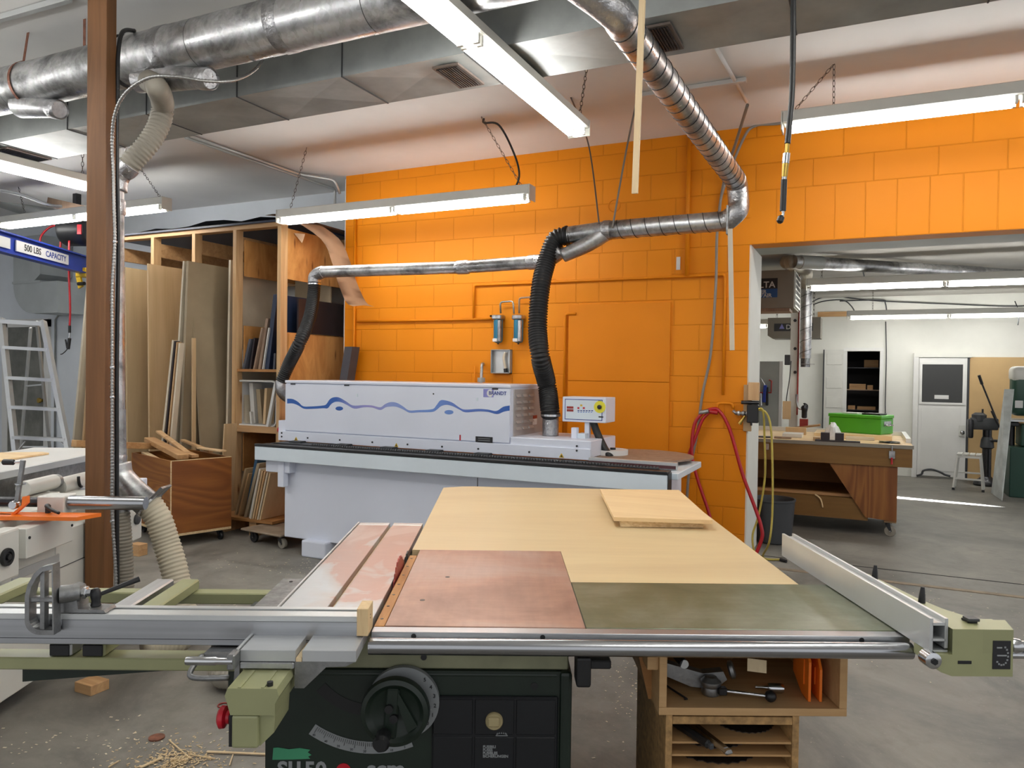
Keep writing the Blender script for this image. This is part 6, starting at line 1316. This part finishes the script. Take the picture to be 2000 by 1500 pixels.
# things on the bench
tbn = PZ(1715, 842, .886); tbn = Vector((.155, 8.22, .886))
g = thing('toolbox', 'bright green metal toolbox on the workbench', 'toolbox', (tbn.x, tbn.y, .886), -.42)
B(-.53, 0, 0, .28, .0005, .155, .006).build('body', 'greenbox', g); B(-.536, .006, -.006, .286, .156, .19, .006).build('lid', 'greenbox', g)
MB().tube([(.002, .08, .10), (.03, .08, .09), (.03, .20, .09), (.002, .20, .10)], .007, 8).build('handle', 'chrome', g, 60); B(0, .005, .06, .22, .085, .13).build('handle_plate', 'galv', g)
B(-.45, .25, 8.12, 8.62, .843, .8855).build('riser_board', 'scrapply', None); tag(COL.objects['riser_board'], 'pale board under the green toolbox', 'board')
bg = MB(); c = Yp(1626, 838, 7.9); rr = random.Random(5); prof = [(.085, 0), (.09, .03), (.07, .07), (.045, .12), (.02, .15), (.012, .165)]
bg.lathe(prof, (c.x, 7.95, .8435), (0, 0, 1), 14)
for v in bg.bm.verts: v.co += Vector((rr.uniform(-1, 1), rr.uniform(-1, 1), 0))*.012
tag(bg.build('plastic_bag', 'clear'), 'clear plastic bag standing left of the green toolbox on the bench', 'bag')
jg = thing('wooden_jig', 'dark brown jig with two upright blocks on the front edge of the bench', 'jig', Vector((Yp(1635, 858, YB).x, YB+.05, .843)))
a, b = Yp(1592, 858, YB+.03), Yp(1680, 860, YB+.03); B(a.x, b.x, YB+.02, YB+.1, .8435, .857).build('base', 'darkboard', jg, w=True)
for p0, p1 in ((1603, 1620), (1631, 1648)): a, b = Yp(p0, 850, YB+.03), Yp(p1, 850, YB+.03); B(a.x, b.x, YB+.025, YB+.13, .8575, .925).build('block', 'darkboard', jg, w=True); 
GBp = 'wood pieces on the workbench'
for (x0, x1, yy, dep, h, mt, lab) in ((1652, 1708, 8.0, .05, .03, 'paleboard', 'pale strip right of the dark jig on the bench'), (1588, 1602, 7.72, .15, .03, 'birch', 'small wood strip behind the left jig block'), (1528, 1566, 7.95, .25, .035, 'whiteboard', 'white board lying in the left half of the bench'), (1534, 1574, 8.35, .06, .075, 'birch', 'upright birch board at the back left of the bench'), (1512, 1545, 7.72, .05, .018, 'walnut', 'brown strip at the left front of the bench'), (1476, 1506, 7.75, .1, .01, 'darkboard', 'dark flat piece at the far left of the bench')):
    a, b = Yp(x0, 850, yy), Yp(x1, 850, yy); tag(B(a.x, b.x, yy, yy+dep, .8432, .8432+h, .001).build('wood_piece', mt), lab, 'wood piece', GBp)
a, b = Yp(1717, 850, 7.85), Yp(1758, 850, 7.85)
m = MB(); R2 = random.Random(2); m.grid([[Vector((a.x+(b.x-a.x)*i/5, 7.75+.06*j, .847+.012*R2.random())) for i in range(6)] for j in range(4)], .003); tag(m.build('black_cloth', 'black', None, 60), 'black rag lying at the right end of the bench', 'cloth')
Rt = Matrix.Rotation(-.42, 3, 'Z')
def tl(x, y): v = Rt @ Vector((x, y, 0)); return Vector((tbn.x+v.x, tbn.y+v.y, 1.0765))
o = B(-.40, -.24, .05, .2, 0, .012).build('paper_pile', 'label'); tag(o, 'white papers on the left of the green toolbox lid', 'papers'); o.location = tl(-.34, .13); o.rotation_euler.z = -.42
o = B(-.09, .09, -.08, .08, 0, .016, .003).build('black_folder', 'black'); tag(o, 'black flat case on the right of the green toolbox lid', 'case'); o.location = tl(-.12, .12); o.rotation_euler.z = -.42
# trash can behind the jamb
tc = thing('trash_can', 'dark grey trash can behind the white jamb, beside the yellow hose', 'trash can', (-.70, 6.93, 0))
MB().lathe([(.14, 0), (.15, .01), (.175, .36), (.182, .365), (.182, .38), (.170, .38), (.165, .36), (.14, .02)], (0, 0, .001), (0, 0, 1), 28).build('body', 'darkgrey', tc, 40)
# far wall: doors, panels, closet
a, b = Yp(1795, 699, YF), Yp(1889, 697, YF); zt_ = 1.755
d2 = struct(B(a.x, b.x, YF-.05, YF-.002, .03, zt_-.01, .002).build('door_2', 'white'))
p, q = Yp(1800, 785, YF-.05), Yp(1881, 712, YF-.05); B(p.x, q.x, YF-.056, YF-.051, p.z, q.z).build('window_pane', 'pane', d2)
for s in ((p.x-.03, p.x, p.z-.03, q.z+.03), (q.x, q.x+.03, p.z-.03, q.z+.03), (p.x, q.x, p.z-.03, p.z), (p.x, q.x, q.z, q.z+.03)): B(s[0], s[1], YF-.064, YF-.0505, s[2], s[3]).build('window_bead', 'white', d2)
r0, r1 = Yp(1825, 779, YF-.06), Yp(1853, 772, YF-.06); B(r0.x, r1.x, YF-.060, YF-.0565, r0.z, r1.z).build('notice', 'label', d2)
p, q = Yp(1797, 918, YF-.05), Yp(1877, 797, YF-.05); B(p.x, q.x, YF-.054, YF-.0505, p.z, q.z, .002).build('lower_panel', 'white', d2)
p = Yp(1879, 843, YF-.06); lk = B(p.x-.04, p.x+.04, YF-.062, YF-.0505, p.z-.07, p.z+.09, .003).build('lock_plate', 'offwhite', d2); MB().lathe([(.015, 0), (.015, .03), (.03, .035), (.03, .06), (.02, .065)], (p.x, YF-.062, p.z-.01), (0, -1, 0), 16).build('door_knob', 'chrome', lk, 40)
struct(B(a.x-.07, a.x-.003, YF-.06, YF-.002, 0, zt_-.001).build('trim_9', 'white')); struct(B(a.x-.07, b.x+.05, YF-.06, YF-.002, zt_, zt_+.06).build('trim_10', 'farwall')); struct(B(b.x+.004, b.x+.03, YF-.04, YF-.002, 0, zt_-.002).build('trim_11', 'darkgrey'))
tag(B(b.x+.032, 3.4, YF-.03, YF-.002, .02, zt_+.005).build('hardboard_panel', 'tanpanel'), 'large tan hardboard panel on the back wall right of the white door', 'panel')
# closet opening with shelves, and its open panelled door
a, b = Yp(1655, 686, YF), Yp(1719, 684, YF); zc = a.z
for s, nm in (((a.x-.05, a.x, .0, zc), 'trim_12'), ((b.x, b.x+.05, .0, zc), 'trim_13'), ((a.x-.05, b.x+.05, zc+.001, zc+.05), 'trim_14')): struct(B(s[0], s[1], YF-.05, YF-.0045, s[2], s[3]).build(nm, 'white'))
sh = thing('closet_shelves', 'dark closet shelves with cardboard boxes inside the open doorway', 'shelves', ((a.x+b.x)/2, YF+.7, .5))
zs_ = [Yp(1690, y, YF-.02).z for y in (718, 761, 800)]; zs_ = [1.45+(z-1.45)*1.055 for z in zs_]
for z in zs_: B(a.x-.29, b.x+.29, YF+.5, YF+.9, z-.012, z).build('shelf', 'walnut' if z == zs_[1] else 'blacksteel', sh, w=True)
for k, (x0, x1, zz, h, lab) in enumerate(((1688, 1716, zs_[0], .12, 'box on the top closet shelf'), (1660, 1692, zs_[1], .09, 'longer box on the middle closet shelf'), (1695, 1706, zs_[1], .07, 'small box on the middle closet shelf'), (1658, 1672, zs_[2], .06, 'small box on the lowest closet shelf'), (1676, 1712, zs_[2], .05, 'wide box on the lowest closet shelf'))):
    p, q = Yp(x0, 700, YF+.55), Yp(x1, 700, YF+.55); tag(B(p.x, q.x, YF+.55, YF+.8, zz+.001, zz+h).build('cardboard_box', 'bark'), lab, 'box', 'boxes in the closet')
p, q = Yp(1611, 684, YF-.1), Yp(1648, 683, YF-.1)
d3 = struct(B(p.x, q.x, YF-.14, YF-.10, .02, q.z).build('door_3', 'offwhite'))
for y in (688, 734, 772, 812, 850): 
    r = Yp(1630, y, YF-.14); B(p.x+.03, q.x-.02, YF-.146, YF-.1405, r.z-.19, r.z-.025, .003).build('door_panel', 'offwhite', d3)
B(p.x-.02, p.x-.002, YF-.14, YF-.10, .02, q.z).build('door_edge', 'darkgrey', d3)
# grey panel board at the left with red pipe hooks and a blow gun
p, q = Yp(1460, 705, 11.2), Yp(1529, 706, 11.2)
gp = thing('grey_partition', 'grey partition panel with a white edge beside the jamb', 'partition', ((p.x+q.x)/2, 11.2, 0))
B(p.x-.5, q.x-.045, 11.2, 11.23, .0, q.z).build('panel', 'greypanel', gp, w=True); B(q.x-.044, q.x, 11.195, 11.24, .0, q.z+.004).build('edge_post', 'white', gp, w=True)
def SP(*a): return [PY(x, y, 11.15) for x, y in a]
rp = thing('red_air_pipe', 'dark red air pipe in front of the grey partition', 'pipe', SP((1490, 767))[0])
MB().tube(SP((1466, 752), (1476, 757), (1478, 767), (1506, 767), (1507, 744), (1502, 742)), .012, 8).build('pipe', 'bladered', rp, 60, w=True)
MB().cyl(*SP((1486, 768), (1487, 792)), .012).build('tap', 'chrome', rp, w=True)
bgn = thing('blow_gun', 'blue blow gun hanging on the dark red pipe', 'blow gun', SP((1497, 790))[0])
MB().bar(*SP((1495, 752), (1492, 786)), .045, .04, up=(0, 1, 0), bev=.008).build('body', 'bluegun', bgn, w=True); MB().bar(*SP((1498, 756), (1498, 792)), .04, .03, up=(0, 1, 0), bev=.008).build('grip', 'black', bgn, w=True); MB().cyl(*SP((1494, 752), (1486, 738)), .007, seg=8).build('nozzle', 'chrome', bgn, w=True)
# hanging air cleaners
YA = 8.0
p, q = Yp(1470, 607, YA), Yp(1552, 526, YA)
ac = thing('air_cleaner', 'grey box air cleaner with a black and blue sign hanging behind the jamb', 'air cleaner', (p.x+.3, YA+.3, p.z))
xa_, xb_, za, zb_2 = p.x-.45, q.x, p.z+.02, q.z
B(xa_, xb_, YA, YA+.62, za, zb_2, .004).build('case', 'caster', ac, w=True)
B(xa_, xb_-.04, YA-.002, YA+.3, za-.03, za-.0005).build('bottom_flap', 'walnut', ac, w=True)
gr = B(xb_, xb_+.012, YA+.02, YA+.60, za+.02, zb_2-.02).build('grille', 'offwhite', ac, w=True)
for i in range(9):
    for j in range(6): B(xb_+.0121, xb_+.0135, YA+.045+i*.06, YA+.083+i*.06, za+.04+j*.055, za+.075+j*.055).build('grille_hole', 'black', gr)
s0, s1 = Yp(1470, 582, YA), Yp(1519, 543, YA); xs0_ = s0.x-.28
sg = B(xs0_, s1.x, YA-.004, YA-.0005, Yp(1500, 564, YA).z, s1.z).build('sign', 'txt', ac, w=True); sg2 = B(xs0_, s1.x, YA-.004, YA-.0005, s0.z, Yp(1500, 564, YA).z-.001).build('sign', 'signblue', ac, w=True)
def tr2(o, t, s, px, py, mt='txtwhite', y=YA-.0045): c = Yp(px, py, y); return MB().text(t, s, xf(c, (1, 0, 0), (0, -1, 0)), .0005, .0015, 'RIGHT').build('lettering', mt, o)
tr2(sg, 'DELTA', .088, 1514, 556); tr2(sg2, 'NER', .052, 1497, 570); tr2(sg2, "D'AIR", .052, 1507, 577)
for x in (xa_+.1, xb_-.08):
    for y in (YA+.08, YA+.54): chain((x, y, zb_2), (x, y, 2.66), .04, .003).build('hanging_chain', 'chain', ac, w=True)
pl2 = thing('extension_plug', 'yellow plug with a black cord hanging before the air cleaner sign', 'plug', Yp(1475, 580, 7.7))
MB().box(*[f for f in (Yp(1477, 575, 7.7).x-.03, Yp(1477, 575, 7.7).x+.03, 7.68, 7.73, Yp(1475, 579, 7.7).z, Yp(1475, 565, 7.7).z)], .006).build('plug_body', 'yellow', pl2, w=True)
MB().tube(spline([Yp(1475, 579, 7.7), Yp(1478, 600, 7.7), Yp(1484, 630, 7.7), Yp(1478, 655, 7.7), Yp(1466, 672, 7.7)], 6), .006, 8).build('cord', 'black', pl2, 60, w=True); MB().cyl(Yp(1476, 565, 7.7), Yp(1478, 502, 7.7), .005, seg=8).build('cord', 'black', pl2, w=True)
p, q = Yp(1499, 661, 11.0), Yp(1603, 619, 11.0)
a2c = thing('air_cleaner', 'second grey air cleaner box with rounded bottom, farther back behind the column', 'air cleaner', ((p.x+q.x)/2, 11.2, p.z))
MB().prism([(0, .04), (.0, q.z-p.z), (q.x-p.x, q.z-p.z), (q.x-p.x, .0), (.06, 0)], (0, .45, 0), (p.x, 11.0, p.z)).build('case', 'caster', a2c, w=True)
s0, s1 = Yp(1512, 647, 11.0), Yp(1588, 631, 11.0); s2_ = B(s0.x, s1.x, 10.996, 10.9995, s0.z, s1.z).build('sign', 'darkgrey', a2c, w=True)
c = Yp(1527, 638, 10.994); MB().prism([(-.035, -.03), (.035, -.03), (0, .04)], (0, -.001, 0), (c.x, 10.9955, c.z)).build('printed_triangle', 'lilac', s2_); tr2(s2_, 'D', .09, 1545, 639, 'txtwhite', 10.9945)
for x in (p.x+.1, q.x-.1): chain((x, 11.2, q.z), (x, 11.2, 2.66), .05, .003).build('hanging_chain', 'chain', a2c, w=True)
# steel column with pipes, vertical duct drop, ceiling duct
YCo = 9.4
p, q = Yp(1545, 600, YCo), Yp(1562, 600, YCo)
sc2 = thing('steel_column', 'pale steel column with bolts behind the workbench', 'column', ((p.x+q.x)/2, YCo, 0)); B(p.x, q.x, YCo, YCo+.1, 0, 2.655, .003).build('column', 'offwhite', sc2, w=True)
for y in (626, 681, 727): c = Yp(1553, y, YCo); MB().cyl((c.x, YCo-.01, c.z), (c.x, YCo, c.z), .018, seg=12).build('bolt', 'blacksteel', sc2, w=True)
c = Yp(1559, 700, YCo-.02); tag(MB().cyl((c.x, YCo-.02, 1.0), (c.x, YCo-.02, 2.64), .009, seg=8).build('red_pipe', 'bladered'), 'thin red pipe running up the pale steel column', 'pipe')
c = Yp(1538, 703, YCo); tag(B(c.x-.03, c.x+.03, YCo-.03, YCo+.02, c.z-.06, c.z+.06, .004).build('junction_box', 'darkgrey'), 'small dark junction box beside the pale steel column', 'electrical box')
vd = thing('spiral_duct', 'vertical spiral duct hanging right of the pale steel column', 'duct', Yp(1573, 700, YCo-.1)); p, q = Yp(1573, 700, YCo-.1), Yp(1574, 560, YCo-.1); q = Vector((p.x, p.y, 2.46)); vq = q.copy()
straight(vd, p-vd.location, q-vd.location, .062, 1, pitch=.13); MB().cyl((0, 0, -.10), (0, 0, 0), .05, .052, seg=24).build('nozzle', 'galv', vd, 40); B(-.05, .1, -.06, .06, -.07, -.064).build('gate_plate', 'galv', vd)
p, q = PZ(1550, 511, 2.56), PZ(2060, 542, 2.56)
cdx = thing('ceiling_duct', 'round galvanised duct along the back shop ceiling', 'duct', p); straight(cdx, Vector((0, 0, 0)), q-p, .062, None, name='duct_pipe')
MB().lathe([(.062, 0), (.068, .006), (.068, .25), (.062, .256)], (q-p)*.02, (q-p), 24).build('duct_collar', 'galv_dull', cdx, 40); MB().lathe([(.062, 0), (.066, .006), (.066, .3), (.062, .306)], (q-p)*.6, (q-p), 24).build('foil_band', 'foil', cdx, 50)
ha = p; tag(ribbed([ha, ha+Vector((-.07, .08, .01)), ha+Vector((-.04, .25, .015)), ha+Vector((.05, .6, .01)), ha+Vector((.05, 1.0, .0)), Vector((vq.x, vq.y-.25, 2.55)), Vector((vq.x, vq.y-.03, 2.52)), Vector((vq.x, vq.y, 2.46))], .066, .03, .007, 16).build('flexible_duct', 'clearhose', None, 80), 'grey ribbed flexible duct behind the hanging air cleaner', 'flexible duct')
# wood strips and cables at the back wall
p, q = Yp(1597, 613, 12.45), Yp(1808, 611, 12.45); tag(B(p.x, q.x, 12.46, 12.505, p.z-.045, p.z+.03).build('wood_strip', 'bark'), 'long brown wood strip on the back wall above the farther light', 'strip')
p, q = Yp(1766, 532, 10.3), Yp(1940, 540, 10.3); tag(B(p.x, q.x, 10.2, 10.5, 2.60, 2.655).build('ceiling_board', 'walnut'), 'brown board under the back shop ceiling above the nearer light', 'board')
GK = 'cables in the back shop'
def bc(pts, Y, lab, r=.009): return tag(MB().tube(spline([Yp(x, y, Y) for x, y in pts], 6), r, 6).build('black_cable', 'darkgrey', None, 60), lab, 'cable', GK)
bc([(1586, 590), (1600, 583), (1627, 577), (1660, 582), (1720, 588), (1860, 594), (1960, 598), (2020, 597)], 12.46, 'long cable drooping along the top of the white back wall')
bc([(1588, 595), (1610, 588), (1645, 586), (1662, 597), (1671, 612)], 12.3, 'short cable curving down to the farther light'); bc([(1640, 588), (1720, 586), (1729, 592), (1732, 612)], 12.44, 'cable arching to the wood strip')
bc([(1730, 628), (1731, 700), (1729, 790), (1731, 830)], YF-.02, 'thin conduit down the white back wall between closet and door', .007)
bc([(1688, 492), (1678, 510), (1684, 525), (1690, 548)], 9.0, 'short black lead above the nearer light', .007); bc([(1982, 588), (1990, 610), (1988, 635)], 11.6, 'chain-like lead at the right end of the farther light', .006)
bc([(1545, 705), (1542, 740), (1536, 780), (1538, 800)], YCo-.035, 'black lead below the junction box at the column', .006)
bc([(1790, 929), (1800, 926), (1804, 919), (1820, 917), (1838, 923), (1845, 927), (1856, 930)], YF-.1, 'brown cord humped along the foot of the white door', .015)
# valve cluster, paddle, boards left of the toolbox
YV = 9.3
c = Yp(1571, 805, YV); fl = thing('air_regulator', 'grey air filter regulator with a black hook at the column', 'regulator', c)
MB().lathe([(.02, 0), (.03, .01), (.03, .09), (.036, .1), (.036, .13), (.02, .15)], c-Vector((0, 0, .07)), (0, 0, 1), 16).build('bowl', 'blacksteel', fl, 40, w=True); MB().tube(spline([Yp(1556, 770, YV), Yp(1556, 785, YV), Yp(1560, 797, YV), Yp(1568, 799, YV)], 5), .012, 8).build('pipe', 'galv', fl, 60, w=True); MB().tube(spline([Yp(1575, 805, YV), Yp(1577, 792, YV), Yp(1570, 788, YV), Yp(1576, 796, YV)], 4), .008, 8).build('hook', 'black', fl, 60, w=True)
c = Yp(1571, 825, YV); tag(B(c.x-.05, c.x+.04, YV-.03, YV+.03, c.z-.06, c.z+.04).build('red_block', 'bladered'), 'dull red block below the air regulator', 'block')
tag(MB().bar(Yp(1532, 838, YV), Yp(1602, 830, YV), .16, .02).build('tan_board', 'bark'), 'brown flat board behind the bench, below the air regulator', 'board')
c = Yp(1539, 795, YCo); tag(B(c.x-.05, c.x+.04, YCo-.1, YCo-.08, .95, Yp(1539, 783, YCo).z).build('upright_board', 'birch'), 'upright tan board standing left of the pale column', 'board')
# white step stool
p, q = PZ(1863, 956, 0), PZ(1919, 962, 0); 
st2 = thing('step_stool', 'white slatted step stool in front of the white door', 'stool', (p+q)/2, -.15)
zt2 = .455
for k in range(4): B(-.135+k*.07, -.075+k*.07, .02, .30, zt2, zt2+.018, .002).build('top_slat', 'offwhite', st2)
for s in (-1, 1):
    MB().bar((s*.165, 0, .0), (s*.125, .05, zt2), .022, .022).build('leg', 'white', st2); MB().bar((s*.165, .36, .0), (s*.125, .27, zt2), .022, .022).build('leg', 'white', st2)
    B(s*.165-.016, s*.165+.016, -.016, .016, 0, .03).build('foot', 'blacksteel', st2)
MB().bar((-.152, .016, .15), (.152, .016, .15), .03, .02).build('step', 'white', st2); MB().bar((-.13, .045, zt2-.02), (.13, .045, zt2-.02), .02, .03).build('front_rail', 'white', st2); MB().bar((-.15, .33, .2), (.15, .33, .2), .03, .02).build('rear_rail', 'white', st2)
# mortiser, acrylic sheet, band saw at the right edge
YM = 11.85
c = PZ(1926, 948, 0); mo = thing('drill_press', 'old grey-green bench drill press with a long black lever beside the stool', 'drill press', (c.x, c.y, 0))
def Mo(m, n, mt, sm=40): return m.build(n, mt, mo, sm)
Mo(MB().lathe([(.15, 0), (.16, .02), (.15, .05), (.09, .09), (.06, .12)], (0, 0, .001), (0, 0, 1), 24), 'base', 'blacksteel'); Mo(MB().cyl((0, 0, .1), (0, 0, .86), .055), 'column', 'blacksteel'); Mo(MB().lathe([(.06, 0), (.085, .02), (.075, .12), (.06, .16)], (0, 0, .5), (0, 0, 1), 20), 'column_collar', 'darkgrey')
Mo(MB().box(-.20, .12, -.08, .10, .76, .92, .02, 2), 'head', 'darkgrey'); Mo(MB().lathe([(.07, 0), (.09, .02), (.09, .10), (.05, .13)], (-.1, 0, .86), (0, 0, 1), 20), 'motor_cap', 'darkgrey'); Mo(MB().box(-.235, -.17, -.1, .08, .64, .90, .02, 2), 'pulley_guard', 'blacksteel')
Mo(MB().box(-.02, .3, -.07, .07, .60, .63, .005), 'table', 'blacksteel'); Mo(MB().cyl((-.06, 0, .98), (-.06, 0, 1.04), .012), 'spindle', 'blacksteel'); Mo(MB().cyl((.12, -.05, .84), (-.12, -.14, 1.46), .011, seg=10), 'lever', 'blacksteel'); Mo(MB().cyl((-.09, -.13, 1.38), (-.13, -.145, 1.50), .019, seg=10), 'lever_grip', 'black'); Mo(MB().cyl((.13, -.06, .80), (.03, -.1, 1.02), .014, seg=10), 'feed_handle', 'blacksteel')
a, b, t2, t1 = PZ(1937, 963, .005), PZ(1958, 978, .005), PY(1981, 760, 10.68), PY(1963, 760, 10.75)
n_ = (b-a).cross(t1-a).normalized()*.008
tag(MB().prism2([a, b, t2, t1], [p+n_ for p in (a, b, t2, t1)]).build('acrylic_panel', 'acrylic'), 'tall pale translucent panel leaning before the green band saw', 'panel')
c = PZ(1972, 972, 0); bs = thing('band_saw', 'dark green band saw at the right edge of the back shop', 'band saw', (c.x, c.y, 0))
def Bs(m, n, mt, sm=None): return m.build(n, mt, bs, sm)
Bs(B(.0, .6, .05, .55, .0, .62, .01, 2), 'base', 'bsawgreen'); Bs(B(.12, .6, .1, .5, .63, .90, .01), 'lower_body', 'bsawgreen'); Bs(B(-.03, .35, .05, .5, .93, .955, .003), 'saw_table', 'alu_pale'); Bs(B(.0, .1, .1, .4, .87, .925, .01), 'trunnion', 'black'); Bs(B(.3, .6, .25, .5, .90, 1.6, .01), 'frame_arm', 'bsawgreen')
m = MB().box(.02, .62, .12, .4, 1.0, 1.60, .07, 4); Bs(m, 'wheel_cover', 'bsawgreen', 40); Bs(MB().box(.012, .64, .11, .42, 1.42, 1.615, .06, 4), 'cover_rim', 'offwhite', 40); Bs(B(.05, .13, .10, .119, 1.10, 1.19), 'label_plate', 'label'); Bs(MB().cyl((.05, .3, .62), (.05, .3, .93), .035), 'guide_post', 'blacksteel')

# strip lamp added out of view for assumed daylight on the back-shop floor
sS, sE = PZ(1690, 966, 0), PZ(1935, 988, 0); dv = (sE-sS); ln = dv.length; dv.normalize()
dl_ = bpy.data.lights.new('assumed_daylight_strip', 'AREA'); dl_.shape = 'RECTANGLE'; dl_.size = .03; dl_.size_y = .26; dl_.spread = math.radians(4); dl_.energy = 14; dl_.color = (.92, .96, 1)
lo_ = bpy.data.objects.new('assumed_daylight_strip', dl_); COL.objects.link(lo_)
ctr_ = (sS+sE)/2; di = Vector((-dv.x, -dv.y, -.24)).normalized(); lo_.location = ctr_-di*2.6
zz = -di; yy = (Vector((0, 0, 1))-zz*zz.z).normalized(); xx = yy.cross(zz)
lo_.rotation_euler = Matrix((xx, yy, zz)).transposed().to_euler()
